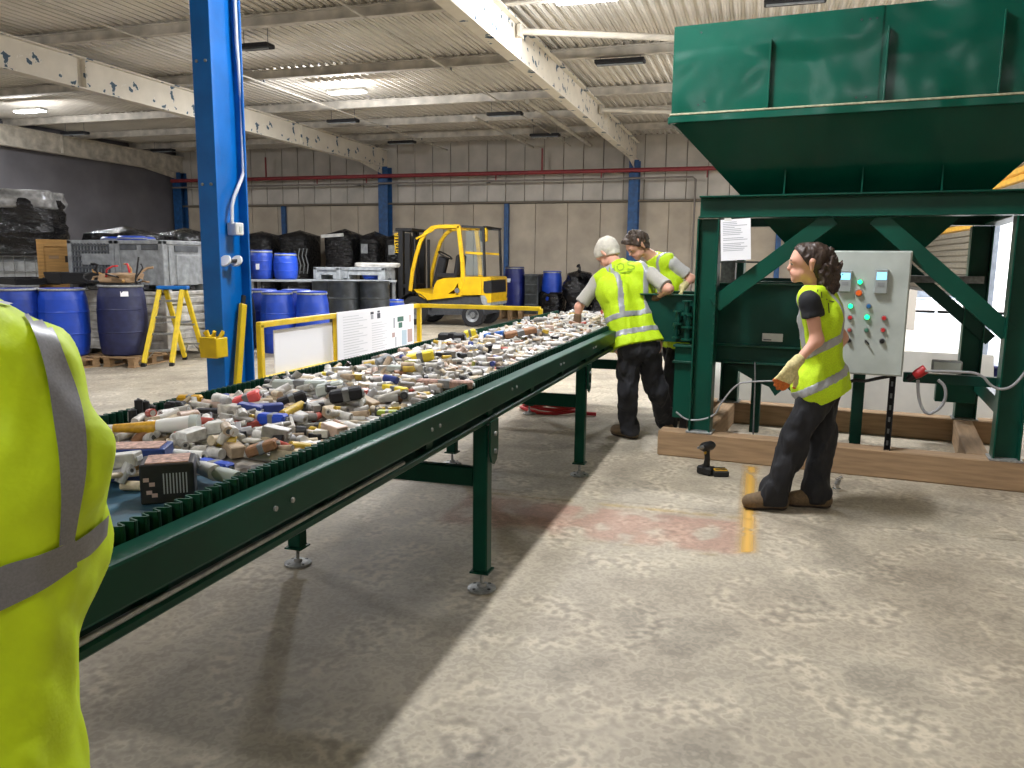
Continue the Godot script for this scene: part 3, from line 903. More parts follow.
# ---------------------------------------------------------------- hopper on its frame
const HOP := Vector3(-0.65, 0, -6.2)
const HOP_TURN := -0.10472
func hl(u: float, v: float, zc: float) -> Vector3:
	var b := Basis(Vector3.UP, HOP_TURN)
	var d := b.inverse() * ray(u, v)
	var c := b.inverse() * (EYE - HOP)
	return c + d * ((zc - c.z) / d.z)
func plate(sh: Sh, a: Vector3, b: Vector3, c: Vector3, d: Vector3, th: float) -> Sh:
	var n := (b - a).cross(d - a).normalized() * th
	sh.quad(a, b, c, d, -n)
	sh.quad(a + n, b + n, c + n, d + n, n)
	for q in [[a, b], [b, c], [c, d], [d, a]]:
		sh.quad(q[0], q[1], q[1] + n, q[0] + n, (q[0] + q[1]) * 0.5 - (a + b + c + d) * 0.25)
	return sh
func hopper() -> void:
	# timber sleepers under the frame
	var tl := [
		[Vector3(1.25, 0.1, -0.08), Vector3(2.6, 0.2, 0.16), 0.0, "long timber sleeper on the floor under the front hopper posts"],
		[Vector3(1.25, 0.1, -1.66), Vector3(2.6, 0.2, 0.16), 0.0, "timber sleeper under the rear hopper posts, by the white sheet"],
		[Vector3(0.26, 0.1, -0.87), Vector3(1.38, 0.2, 0.14), PI / 2, "timber sleeper joining front and rear under the left posts"],
		[Vector3(2.2, 0.1, -0.87), Vector3(1.38, 0.2, 0.14), PI / 2 - 0.04, "timber sleeper joining front and rear under the right posts"],
	]
	var hb := Basis(Vector3.UP, HOP_TURN)
	for q in tl:
		var p: Vector3 = HOP + hb * Vector3(q[0].x, 0, q[0].z)
		var s := thing("timber_sleeper", q[3], "timber", p, HOP_TURN + q[2], "timber sleepers under the hopper frame")
		put(Sh.new().box(Vector3(0, 0.1, 0), q[1], 0.008), "baulk", mats["timber"], s)
	var t := thing("hopper", "big dark green steel hopper on a braced post frame", "hopper", HOP, HOP_TURN)
	var G: Material = mats["green"]
	# posts: web facing front, flanges to the sides
	for zc in [-0.085, -1.62]:
		for x in [0.265, 2.315 if zc > -1.0 else 2.24]:
			var po := put(Sh.new().box(Vector3(x, 1.02, zc), Vector3(0.14, 1.62, 0.012)), "post", G, t)
			for s in [-1, 1]:
				put(Sh.new().box(Vector3(x + s * 0.075, 1.02, zc), Vector3(0.012, 1.62, 0.15), 0.003), "flange", G, po)
			put(Sh.new().box(Vector3(x, 0.207, zc), Vector3(0.2, 0.014, 0.17), 0.002), "base_plate", mats["galv"], po)
	for zc in [-0.085, -1.62]:
		var bm := put(Sh.new().box(Vector3(1.29, 1.915, zc), Vector3(2.2, 0.136, 0.012)), "beam", G, t)
		put(Sh.new().box(Vector3(1.29, 1.989, zc), Vector3(2.2, 0.012, 0.16), 0.003), "flange", G, bm)
		put(Sh.new().box(Vector3(1.29, 1.841, zc), Vector3(2.2, 0.012, 0.16), 0.003), "flange", G, bm)
	for x in [0.265, 2.315]:
		var bm := put(Sh.new().box(Vector3(x, 1.915, -0.85), Vector3(0.012, 0.136, 1.38)), "side_beam", G, t)
		put(Sh.new().box(Vector3(x, 1.989, -0.85), Vector3(0.14, 0.012, 1.38), 0.003), "flange", G, bm)
		put(Sh.new().box(Vector3(x, 1.841, -0.85), Vector3(0.14, 0.012, 1.38), 0.003), "flange", G, bm)
	for q in [[0.33, 1.19, 1.12, 1.83, -0.06], [1.40, 1.83, 2.26, 1.06, -0.06]]:
		put(Sh.new().bar(Vector3(q[0], q[1], q[4]), Vector3(q[2], q[3], q[4]), 0.012, 0.115, Vector3.UP, 0.003), "brace", G, t)
		put(Sh.new().bar(Vector3(q[0], q[1], q[4] - 0.05) , Vector3(q[2], q[3], q[4] - 0.05), 0.08, 0.012, Vector3.UP, 0.0), "brace_flange", G, t)
	var ra := hl(900, 262, -1.6)
	var rb := hl(990, 340, -1.6)
	put(Sh.new().bar(ra, rb, 0.07, 0.1, Vector3.UP, 0.004), "rear_brace", mats["green_machine"], t)
	var m1 := hl(985, 280, -1.55).y
	put(Sh.new().box(Vector3(1.9, m1, -1.55), Vector3(0.75, 0.06, 0.1), 0.004), "rear_rail", mats["steel_dull"], t)
	put(Sh.new().box(Vector3(2.14, hl(985, 392, -1.5).y, -1.5), Vector3(0.3, 0.2, 0.1), 0.004), "rear_rail", G, t)
	put(Sh.new().box(Vector3(2.32, hl(985, 392, -1.0).y, -0.85), Vector3(0.1, 0.12, 1.38), 0.004), "side_rail", G, t)
	# weld marks and bolts down the front left post
	for i in 9:
		put(Sh.new().rod(Vector3(0.337, 0.75 + i * 0.075, -0.012), Vector3(0.337, 0.75 + i * 0.075, -0.002), 0.008, 6), "bolt", mats["edge_green"], t)
	# shell
	var H: Material = mats["green_hopper"]
	var bx0 := 0.457
	var bx1 := 2.10
	var bz0 := -0.2
	var bz1 := -1.45
	var by := 2.02
	var s := 0.44
	var ry := 2.505
	var ty := 3.135
	var k := (by - 1.5) / (ry - by)
	var ring := func(y: float) -> Array:
		var f: float = (y - by) / (ry - by) * s
		return [Vector3(bx0 - f, y, bz0 + f), Vector3(bx1 + f, y, bz0 + f), Vector3(bx1 + f, y, bz1 - f), Vector3(bx0 - f, y, bz1 - f)]
	var up: Array = ring.call(ry)
	var dn: Array = ring.call(1.5)
	for i in 4:
		var j := (i + 1) % 4
		put(plate(Sh.new(), dn[i], dn[j], up[j], up[i], 0.006), "funnel_plate", H, t)
	var cx := 1.2785
	for i in 4:
		var j := (i + 1) % 4
		var a: Vector3 = up[i]
		var b: Vector3 = up[j]
		if i == 0 or i == 2:
			var mid := (a + b) * 0.5 + Vector3(0.07, 0, 0)
			var off := Vector3(0, 0, 0.008 if i == 0 else -0.008)
			put(plate(Sh.new(), a, mid, mid + Vector3(0, ty - ry, 0), a + Vector3(0, ty - ry, 0), 0.006), "box_plate", H, t)
			put(plate(Sh.new(), mid - off, b - off, b - off + Vector3(0, ty - ry, 0), mid - off + Vector3(0, ty - ry, 0), 0.006), "box_plate", H, t)
		else:
			put(plate(Sh.new(), a, b, b + Vector3(0, ty - ry, 0), a + Vector3(0, ty - ry, 0), 0.006), "box_plate", H, t)
	var fz := bz0 + s
	# rim flange with its pale worn edge
	put(Sh.new().box(Vector3(cx, ry, fz + 0.02), Vector3(bx1 - bx0 + 2 * s + 0.02, 0.05, 0.04), 0.004), "rim_flange", H, t)
	put(Sh.new().box(Vector3(cx, ry + 0.032, fz + 0.028), Vector3(bx1 - bx0 + 2 * s + 0.02, 0.014, 0.03), 0.003), "rim_strip", paint("seal", rgb(176, 172, 140), 0.7, 0.0, "grit", 4.0), t)
	for x in [bx0 - s - 0.015, bx1 + s + 0.015]:
		put(Sh.new().box(Vector3(x, ry, (bz0 + bz1) / 2), Vector3(0.03, 0.05, bz0 - bz1 + 2 * s), 0.004), "rim_flange", H, t)
	for q in [[0.672, 2.545, 2.99], [1.385, 2.545, 3.0], [2.02, 2.545, 3.03]]:
		put(Sh.new().box(Vector3(q[0], (q[1] + q[2]) / 2, fz + 0.025), Vector3(0.012, q[2] - q[1], 0.045), 0.003), "stiffener", H, t)
	for q in [[0.2, 3.08], [0.24, 2.62], [1.22, 3.06], [1.27, 3.06], [1.31, 3.06], [1.22, 2.58], [1.28, 2.58], [0.2, 2.6]]:
		put(Sh.new().rod(Vector3(q[0], q[1], fz + 0.0), Vector3(q[0], q[1], fz + 0.01), 0.007, 6), "bolt", mats["black"], t)
	# gussets between beam and funnel
	for x in [0.785, 1.295, 1.785]:
		var ff := 0.16 / (ry - by) * s
		put(Sh.new().ext(PackedVector2Array([Vector2(bz0 + 0.02, by - 0.022), Vector2(-0.012, by - 0.022), Vector2(bz0 + ff, by + 0.15)]), -0.005, 0.005, Transform3D(Basis(Vector3(0, 0, 1), Vector3.UP, Vector3(-1, 0, 0)), Vector3(x, 0, 0))), "gusset", H, t)
	# handwritten sheet taped to the frame
	var pa := hl(718, 220, 0.012)
	var pb := hl(748, 219, 0.012)
	var pc := hl(721, 261, 0.012)
	var ps := thing("paper_sheet", "handwritten paper sheet taped to the green frame post", "paper", HOP + hb * pc, HOP_TURN)
	var pw := pb.x - pa.x
	var ph := pa.y - pc.y
	var tilt := Basis(Vector3(0, 0, 1), 0.06)
	put(Sh.new().box(tilt * Vector3(pw / 2, ph / 2, 0), Vector3(pw, ph, 0.002), 0.0, tilt), "sheet", mats["paper"], ps)
	var rg := RandomNumberGenerator.new()
	rg.seed = 77
	for i in 17:
		if i == 8 or i == 11:
			continue
		var l := pw * rg.randf_range(0.35, 0.82)
		put(Sh.new().box(tilt * Vector3(pw * 0.08 + l / 2, ph * (0.93 - i * 0.043), 0.0015), Vector3(l, 0.0045, 0.0012), 0.0, tilt), "writing", mats["ink_soft"], ps)
	put(Sh.new().box(tilt * Vector3(pw * 0.25, ph, 0.0015), Vector3(0.05, 0.02, 0.001), 0.0, tilt), "tape", mats["white"], ps)
	feeder(hb)

func feeder(hb: Basis) -> void:
	var t := thing("vibrating_feeder", "dark green trough feeder under the hopper, sticking out towards the conveyor", "feeder", HOP, HOP_TURN)
	var G: Material = mats["green_machine"]
	var zf := -0.42
	var top := hl(760, 284, zf).y
	var low := hl(760, 346, zf).y
	var x0 := hl(642, 300, zf).x
	var otop := hl(665, 294.5, zf).y
	for q in [[x0, 0.16, otop], [0.16, 1.45, top]]:
		var mx: float = (q[0] + q[1]) / 2
		var wx: float = q[1] - q[0]
		for z in [zf, -1.2]:
			put(Sh.new().box(Vector3(mx, (q[2] + low) / 2, z), Vector3(wx, q[2] - low, 0.012)), "side_plate", G, t)
			put(Sh.new().box(Vector3(mx, q[2], z + 0.015), Vector3(wx + 0.02, 0.012, 0.06), 0.003), "rim", mats["edge_green"], t)
	put(Sh.new().box(Vector3((x0 + 1.45) / 2, low + 0.04, -0.81), Vector3(1.45 - x0, 0.01, 0.78)), "trough_floor", mats["steel_dull"], t)
	for z in [zf + 0.015, -1.215]:
		put(Sh.new().box(Vector3(0.85, low, z + 0.01), Vector3(1.2, 0.014, 0.08), 0.003), "lower_flange", mats["edge_green"], t)
		var b2 := hl(760, 363, zf).y
		put(Sh.new().box(Vector3(0.85, (low + b2) / 2, z - 0.01), Vector3(1.2, low - b2, 0.012)), "base_beam", G, t)
		put(Sh.new().box(Vector3(0.85, b2, z + 0.01), Vector3(1.2, 0.014, 0.08), 0.003), "lower_flange", mats["edge_green"], t)
	# back cover behind the trough and a grey stand with a shelf
	put(Sh.new().box(Vector3(0.85, 1.13, -1.3), Vector3(1.15, 0.5, 0.012)), "rear_cover", G, t)
	var sx := hl(742, 245, -1.0)
	put(Sh.new().box(Vector3(sx.x - 0.1, 1.45, -1.0), Vector3(0.12, 0.3, 0.1), 0.004), "upright", mats["steel_dull"], t)
	put(Sh.new().box(Vector3(sx.x, hl(742, 262, -1.0).y, -1.0), Vector3(0.4, 0.014, 0.16), 0.003), "shelf", mats["steel_dull"], t)
	# chute hanging under the trough
	var ch := PackedVector2Array()
	for q in [[728, 365], [800, 365], [798, 398], [786, 387], [775, 396], [769, 387], [757, 382]]:
		var p := hl(q[0], q[1], zf - 0.05)
		ch.append(Vector2(p.x, p.y))
	put(Sh.new().ext(ch, zf - 0.5, zf - 0.05), "chute", G, t)
	# outlet legs by the conveyor
	var lx0 := hl(674, 380, -0.3).x
	var lx1 := hl(694, 380, -0.3).x
	var ly0 := hl(684, 418, -0.3).y
	var ly1 := hl(684, 346, -0.3).y
	put(Sh.new().box(Vector3((lx0 + lx1) / 2, (ly0 + ly1) / 2, -0.34), Vector3(lx1 - lx0, ly1 - ly0, 0.1), 0.004), "outlet_leg", mats["green"], t)
	for v in [346, 362]:
		put(Sh.new().box(Vector3((lx0 + lx1) / 2, hl(684, v, -0.28).y, -0.32), Vector3(lx1 - lx0 + 0.02, 0.018, 0.13), 0.003), "outlet_flange", mats["edge_green"], t)
	# legs of the feeder down to the floor
	for q in [[x0 + 0.3, -1.2], [0.55, -1.2], [1.38, -1.2], [1.38, zf]]:
		put(Sh.new().box(Vector3(q[0], 0.45, q[1] - 0.05), Vector3(0.08, 0.9, 0.08), 0.004), "leg", G, t)
	put(Sh.new().box(Vector3((lx0 + lx1) / 2, ly0 / 2, -0.36), Vector3(0.06, ly0, 0.06)), "leg", mats["black"], t)
	# spring stacks and bolts at the outlet
	for q in [[687, 308, 0.016], [687, 334, 0.018], [678, 318, 0.015], [676, 332, 0.012], [688, 322, 0.014]]:
		var p := hl(q[0], q[1], -0.33)
		var sp := put(Sh.new().rod(p - Vector3(0, 0.05, 0), p + Vector3(0, 0.05, 0), q[2] * 1.3, 10), "spring_mount", G, t)
		for s in [-1, 1]:
			put(Sh.new().lathe([Vector2(0, 0), Vector2(q[2] * 2.6, 0), Vector2(q[2] * 2.6, 0.012), Vector2(0, 0.012)], 12, Transform3D(Basis(), p + Vector3(0, s * 0.05, 0))), "washer", mats["edge_green"], sp)
		put(Sh.new().box(p + Vector3(0, 0, -0.05), Vector3(0.05, 0.03, 0.1)), "bracket", G, t)
	var lb0 := hl(762, 341, zf + 0.01)
	var lb1 := hl(783, 334, zf + 0.01)
	put(Sh.new().box((lb0 + lb1) / 2 + Vector3(0, 0.0, 0.0), Vector3(lb1.x - lb0.x, lb1.y - lb0.y, 0.003)), "label_plate", mats["white"], t)
	put(Sh.new().box(Vector3(lb0.x + 0.04, lb0.y + 0.012, zf + 0.013), Vector3(0.06, 0.008, 0.002)), "label_print", mats["ink"], t)
	# white sheet propped behind the frame
	var wb := thing("white_tarpaulin_board", "large dirty white sheet standing on the floor behind the hopper frame", "board", HOP + hb * Vector3(1.25, 0, -2.0), HOP_TURN)
	put(Sh.new().box(Vector3(0, 0.36, 0), Vector3(2.5, 0.8, 0.02), 0.004, Basis(Vector3.RIGHT, -0.55)), "sheet", paint("dirty_white", rgb(232, 228, 220), 0.8, 0.0, "soft", 0.8), wb)
	put(Sh.new().box(Vector3(0, 0.02, 0.03), Vector3(2.5, 0.04, 0.05), 0.004), "foot_batten", mats["pallet_wood"], wb)

# ---------------------------------------------------------------- control panel
func control_panel() -> void:
	var hb := Basis(Vector3.UP, HOP_TURN)
	var zf := 0.06
	var a := hl(823, 250, zf)
	var b := hl(912, 251.5, zf)
	var c := hl(903, 377, zf)
	var x0 := a.x
	var x1 := (b.x + c.x) / 2
	var y0 := c.y
	var y1 := (a.y + b.y) / 2
	var t := thing("control_panel", "light grey control cabinet with lit buttons and two small displays", "control panel", HOP, HOP_TURN)
	put(Sh.new().box(Vector3((x0 + x1) / 2, (y0 + y1) / 2, zf - 0.1), Vector3(x1 - x0, y1 - y0, 0.2), 0.004), "cabinet", mats["panel_white"], t)
	put(Sh.new().box(Vector3((x0 + x1) / 2, (y0 + y1) / 2, zf + 0.001), Vector3(x1 - x0 - 0.012, y1 - y0 - 0.012, 0.014), 0.005), "door", mats["panel_white"], t)
	var f := zf + 0.008
	# displays
	for q in [[841, 270, 851, 292], [872, 269, 887, 294]]:
		var p := hl(q[0], q[1], f)
		var r := hl(q[2], q[3], f)
		var mid := (p + r) / 2
		var w := 0.085
		var h := p.y - r.y
		var d := put(Sh.new().box(Vector3(r.x - w / 2, mid.y, f + 0.018), Vector3(w, h, 0.036), 0.006), "drive_keypad", paint("keypad", rgb(150, 156, 154), 0.5, 0.0, ""), t)
		put(Sh.new().box(Vector3(r.x - w / 2, mid.y + h * 0.22, f + 0.0365), Vector3(w * 0.72, h * 0.3, 0.003)), "display_screen", glow("screen_glow", Color(0.55, 0.85, 1.0), 1.1), d)
		put(Sh.new().box(Vector3(r.x - w / 2, mid.y - h * 0.12, f + 0.0365), Vector3(w * 0.5, h * 0.16, 0.004)), "keys", mats["grey_crate"], d)
	paint("btn_red", rgb(196, 44, 48), 0.35, 0.0, "")
	paint("btn_dull_red", rgb(170, 78, 72), 0.35, 0.0, "")
	paint("btn_orange", rgb(238, 104, 34), 0.35, 0.0, "")
	paint("btn_blue", rgb(40, 110, 172), 0.35, 0.0, "")
	paint("btn_green", rgb(70, 120, 100), 0.35, 0.0, "")
	glow("signal_glow", Color(0.12, 1.0, 0.62), 1.6)
	for q in [[860, 282, "signal_glow", 0.016, "signal_lamp"], [850.5, 306, "signal_glow", 0.016, "signal_lamp"], [867, 317, "signal_glow", 0.017, "signal_lamp"], [859, 293, "btn_orange", 0.021, "stop_button"], [868.5, 306, "btn_blue", 0.014, "push_button"], [850, 317.5, "btn_red", 0.014, "push_button"], [884, 318, "btn_red", 0.015, "push_button"], [883, 330, "btn_red", 0.014, "push_button"], [849.5, 330, "btn_dull_red", 0.013, "push_button"], [866.5, 330, "btn_green", 0.014, "push_button"], [849, 340.5, "black", 0.014, "push_button"], [882, 341, "black", 0.015, "push_button"]]:
		var p := hl(q[0], q[1], f)
		var xf := Transform3D(Basis(Vector3.RIGHT, PI / 2), p)
		var col := put(Sh.new().lathe([Vector2(0, 0), Vector2(q[3] * 1.35, 0), Vector2(q[3] * 1.35, 0.006), Vector2(q[3], 0.006), Vector2(q[3], 0.010)], 18, xf), "button_collar", mats["galv"], t)
		put(Sh.new().lathe([Vector2(q[3], 0.008), Vector2(q[3], 0.02), Vector2(q[3] * 0.8, 0.025), Vector2(0, 0.026)], 18, xf), q[4], mats[q[2]], col)
	var tg := hl(866, 341, f)
	var tc := put(Sh.new().rod(tg, tg + Vector3(0, 0, 0.008), 0.012, 12), "switch_collar", mats["galv"], t)
	put(Sh.new().bar(tg + Vector3(-0.004, 0.004, 0.01), tg + Vector3(0.02, -0.02, 0.03), 0.008, 0.008, Vector3.UP), "toggle_lever", mats["black"], tc)
	var lb := hl(876, 311, f)
	put(Sh.new().box(lb, Vector3(0.05, 0.004, 0.001)), "label_print", mats["ink_soft"], t)
	# slotted strut carrying the cabinet
	var sx := hl(891, 400, -0.02)
	var st := thing("slotted_strut", "dark slotted metal strut standing on the timber under the control cabinet", "strut", HOP + hb * Vector3(sx.x, 0.2, -0.03), HOP_TURN)
	var hh := y0 - 0.2
	put(Sh.new().box(Vector3(0, hh / 2, -0.018), Vector3(0.04, hh, 0.006)), "channel_back", mats["black_soft"], st)
	for s in [-1, 1]:
		put(Sh.new().box(Vector3(s * 0.018, hh / 2, 0.0), Vector3(0.005, hh, 0.036)), "channel_side", mats["black_soft"], st)
	for i in 6:
		put(Sh.new().box(Vector3(0, 0.05 + i * 0.085, -0.0145), Vector3(0.014, 0.035, 0.002)), "slot", mats["grey_crate"], st)
	# cables
	var hw := func(q: Array, zc: float) -> Array:
		var out := []
		for p in q:
			out.append(HOP + hb * hl(p[0], p[1], zc))
		return out
	var cb := func(called: String, label: String, pts: Array, r: float, m: String) -> Node3D:
		var o := thing(called, label, "cable", pts[0])
		var loc := []
		var curve := Curve3D.new()
		for i in pts.size():
			var tan: Vector3 = (pts[mini(i + 1, pts.size() - 1)] - pts[maxi(i - 1, 0)]) * 0.2
			curve.add_point(pts[i] - pts[0], -tan, tan)
		curve.bake_interval = 0.03
		for p in curve.get_baked_points():
			loc.append(p)
		put(Sh.new().tube(loc, r, 7), "sheath", mats[m], o)
		return o
	cb.call("black_cable", "bundle of black cables under the control cabinet", hw.call([[842, 392], [852, 381], [865, 381], [880, 378], [892, 376]], -0.01), 0.012, "black")
	cb.call("grey_cable", "grey cable looping down from the red plug", hw.call([[918, 380], [919, 398], [925, 412], [934, 412], [944, 402], [945, 388], [938, 380]], -0.05), 0.011, "cable_grey")
	cb.call("grey_cable", "pale cable sagging from the grey junction box past the right post", hw.call([[925, 371], [960, 372], [980, 375], [992, 386], [1004, 389], [1016, 383], [1028, 368]], 0.06), 0.009, "cable_grey")
	cb.call("grey_cable", "grey cable rising from the timber and running past the chute to the woman's glove", hw.call([[676, 412], [690, 420], [712, 416], [722, 402], [736, 386], [750, 382], [776, 381]], -0.02), 0.007, "cable_grey")
	cb.call("steel_rod", "thin rod hanging from the feeder's lower flange to the floor", hw.call([[755, 362], [755, 385], [754, 410], [753, 437]], -0.3), 0.006, "steel_dull")
	var pl := thing("red_plug", "red industrial plug hanging beside the control cabinet", "plug", HOP + hb * hl(914, 376, -0.04), HOP_TURN)
	put(Sh.new().lathe([Vector2(0, 0), Vector2(0.026, 0), Vector2(0.034, 0.03), Vector2(0.034, 0.085), Vector2(0.03, 0.09), Vector2(0, 0.09)], 16, Transform3D(Basis(Vector3(0, 0, 1), -0.9), Vector3.ZERO)), "shell", paint("plug_red", rgb(176, 30, 36), 0.4, 0.0, ""), pl)
	put(Sh.new().lathe([Vector2(0, -0.05), Vector2(0.02, -0.05), Vector2(0.026, 0), Vector2(0, 0.0)], 14, Transform3D(Basis(Vector3(0, 0, 1), -0.9), Vector3.ZERO)), "gland", mats["black"], pl)
	put(Sh.new().rod(Vector3(-0.02, 0.0, -0.0), Vector3(-0.04, 0.0, 0.0), 0.01, 8), "stub", mats["black"], pl)
	var jb := thing("junction_box", "grey junction box on the rear rail beside the red plug", "box", HOP + hb * hl(946, 373, -0.3), HOP_TURN)
	put(Sh.new().box(Vector3(0, 0.045, 0), Vector3(0.19, 0.09, 0.08), 0.006), "case", mats["grey_crate"], jb)
	put(Sh.new().box(Vector3(0, 0.045, 0.042), Vector3(0.17, 0.07, 0.008), 0.003), "lid", mats["panel_white"], jb)
	# rail that carries it
	var rl := hl(946, 380, -0.3)
	put(Sh.new().box(Vector3(1.98, rl.y - 0.0, -0.34), Vector3(0.62, 0.07, 0.06), 0.004), "mounting_rail", mats["green_machine"], t)

# ---------------------------------------------------------------- forklift
func forklift() -> void:
	var zn := -17.2
	var org := on_z(450, 326, zn)
	org.y = 0.0
	var t := thing("forklift", "yellow forklift truck with a black mast parked by the back wall", "forklift", org)
	var q := func(X: float, Y: float) -> Vector2:
		if X > 640.0:
			X = 640.0 + (X - 640.0) * 0.45     # the far side shows beyond the near one there
		var p := on_z(380.0 + X / 6.4, 215.0 + Y / 6.4, zn)
		return Vector2(p.x - org.x, p.y)
	var poly := func(a: Array) -> PackedVector2Array:
		var o := PackedVector2Array()
		for e in a:
			o.append(q.call(e[0], e[1]))
		return o
	var Y: Material = mats["yellow_truck"]
	var W := 1.25
	# chassis and body
	put(Sh.new().ext(poly.call([[225, 500], [300, 540], [520, 522], [690, 520], [700, 560], [690, 640], [280, 640], [250, 560]]), -W + 0.08, -0.06), "chassis", paint("truck_grey", rgb(64, 66, 70), 0.6, 0.0, "grit", 2.0), t)
	put(Sh.new().ext(poly.call([[215, 475], [245, 488], [300, 500], [330, 504], [520, 505], [520, 522], [400, 535], [300, 545], [255, 520]]), -W, 0.0), "step_panel", Y, t)
	put(Sh.new().ext(poly.call([[335, 504], [345, 450], [362, 420], [405, 404], [500, 400], [500, 430], [470, 480], [430, 506]]), -W + 0.02, -0.02), "seat_side_panel", Y, t)
	put(Sh.new().ext(poly.call([[500, 400], [545, 395], [650, 396], [660, 512], [500, 514]]), -W + 0.01, -0.01), "engine_hood", Y, t)
	var cw := put(Sh.new().ext(poly.call([[645, 396], [770, 396], [790, 404], [795, 440], [796, 512], [780, 560], [700, 560], [660, 512]]), -W + 0.03, -0.03), "counterweight", Y, t)
	put(Sh.new().ext(poly.call([[690, 425], [795, 418], [799, 440], [800, 500], [700, 500], [684, 480]]), -W + 0.15, -0.015), "rear_grille", mats["black"], cw)
	put(Sh.new().ext(poly.call([[640, 515], [700, 515], [760, 560], [795, 560], [790, 580], [700, 585], [660, 560]]), -W + 0.05, -0.02), "bumper", mats["grey_crate"], cw)
	put(Sh.new().ext(poly.call([[735, 545], [800, 540], [800, 560], [740, 562]]), -W + 0.05, -0.01), "tow_bar", Y, cw)
	# cab frame on both sides
	for z in [-0.03, -W + 0.03]:
		var pts := []
		for e in [[192, 488], [196, 440], [205, 360], [228, 260], [258, 165], [292, 112], [330, 82], [380, 74], [500, 72]]:
			var p: Vector2 = q.call(e[0], e[1])
			pts.append(Vector3(p.x, p.y, z))
		for i in pts.size() - 1:
			put(Sh.new().bar(pts[i], pts[i + 1] + (pts[i + 1] - pts[i]).normalized() * 0.03, 0.06, 0.085, Vector3(0, 0, 1).cross(pts[i + 1] - pts[i]).normalized(), 0.01), "cab_pillar", Y, t)
		var pr := []
		for e in [[500, 68], [510, 160], [525, 300], [530, 410], [512, 470], [490, 505]]:
			var p: Vector2 = q.call(e[0], e[1])
			pr.append(Vector3(p.x, p.y, z))
		for i in pr.size() - 1:
			put(Sh.new().bar(pr[i], pr[i + 1] + (pr[i + 1] - pr[i]).normalized() * 0.03, 0.06, 0.1, Vector3(0, 0, 1).cross(pr[i + 1] - pr[i]).normalized(), 0.01), "cab_pillar", Y, t)
		# rear black frame
		var k0: Vector2 = q.call(520, 72)
		var k1: Vector2 = q.call(680, 80)
		var k2: Vector2 = q.call(702, 395)
		var k3: Vector2 = q.call(545, 240)
		var k4: Vector2 = q.call(690, 248)
		put(Sh.new().bar(Vector3(k0.x, k0.y, z), Vector3(k1.x, k1.y, z), 0.05, 0.05), "roof_edge", mats["black"], t)
		put(Sh.new().bar(Vector3(k1.x, k1.y, z), Vector3(k2.x, k2.y, z), 0.05, 0.05, Vector3.RIGHT), "rear_pillar", mats["black"], t)
		put(Sh.new().bar(Vector3(k3.x, k3.y, z), Vector3(k4.x, k4.y, z), 0.04, 0.05), "cross_rail", Y, t)
	var r0: Vector2 = q.call(330, 76)
	var r1: Vector2 = q.call(690, 76)
	for i in 6:
		var rx := r0.x + (r1.x - r0.x) * i / 5.0
		put(Sh.new().box(Vector3(rx, r0.y, -W / 2), Vector3(0.07, 0.04, W - 0.06), 0.006), "roof_bar", Y if i < 4 else mats["black"], t)
	var g0: Vector2 = q.call(545, 100)
	var g1: Vector2 = q.call(690, 385)
	put(Sh.new().box(Vector3((g0.x + g1.x) / 2, (g0.y + g1.y) / 2, -0.04), Vector3(g1.x - g0.x, g0.y - g1.y, 0.008)), "side_glass", mats["glass"], t)
	# wiper arm style handles at the front
	var w0: Vector2 = q.call(232, 152)
	var w1: Vector2 = q.call(345, 95)
	put(Sh.new().bar(Vector3(w0.x, w0.y, 0.01), Vector3(w1.x, w1.y, 0.01), 0.04, 0.04), "grab_handle", Y, t)
	# seat, steering column, wheel
	var s0: Vector2 = q.call(400, 400)
	put(Sh.new().box(Vector3(s0.x - 0.05, s0.y + 0.03, -W / 2), Vector3(0.5, 0.12, 0.5), 0.03), "seat", mats["black_soft"], t)
	put(Sh.new().box(Vector3(s0.x + 0.2, s0.y + 0.28, -W / 2), Vector3(0.12, 0.5, 0.48), 0.04, Basis(Vector3(0, 0, 1), -0.15)), "backrest", mats["black_soft"], t)
	var c0: Vector2 = q.call(300, 470)
	var c1: Vector2 = q.call(345, 265)
	put(Sh.new().bar(Vector3(c0.x, c0.y, -W / 2), Vector3(c1.x, c1.y, -W / 2), 0.2, 0.22, Vector3.RIGHT, 0.03), "steering_console", mats["black_soft"], t)
	var ring := []
	var rb := Basis(Vector3(0, 0, 1), -0.5)
	for k in 17:
		ring.append(Vector3(c1.x + 0.03, c1.y + 0.03, -W / 2) + rb * Vector3(cos(TAU * k / 16) * 0.18, 0, sin(TAU * k / 16) * 0.18))
	put(Sh.new().tube(ring, 0.018, 6), "steering_wheel", mats["black"], t)
	# mast
	var m0: Vector2 = q.call(90, 92)
	var m1: Vector2 = q.call(175, 92)
	for z in [-0.2, -W + 0.2]:
		put(Sh.new().box(Vector3((m0.x + m1.x) / 2 - 0.08, m0.y / 2 + 0.04, z), Vector3(0.12, m0.y - 0.1, 0.14), 0.008), "mast_upright", mats["black"], t)
		put(Sh.new().box(Vector3((m0.x + m1.x) / 2 + 0.1, m0.y / 2 + 0.02, z + 0.02), Vector3(0.13, m0.y - 0.2, 0.1), 0.008), "mast_upright", mats["black"], t)
		put(Sh.new().rod(Vector3((m0.x + m1.x) / 2 + 0.2, 0.3, z - 0.12), Vector3((m0.x + m1.x) / 2 + 0.2, m0.y - 0.2, z - 0.12), 0.035, 10), "lift_cylinder", mats["black"], t)
	put(Sh.new().box(Vector3((m0.x + m1.x) / 2, m0.y, -W / 2), Vector3(0.42, 0.07, W - 0.3), 0.008), "mast_crosshead", mats["black"], t)
	put(Sh.new().box(Vector3((m0.x + m1.x) / 2, 0.9, -W / 2), Vector3(0.3, 0.09, W - 0.3), 0.008), "mast_crosshead", mats["black"], t)
	var f0: Vector2 = q.call(45, 310)
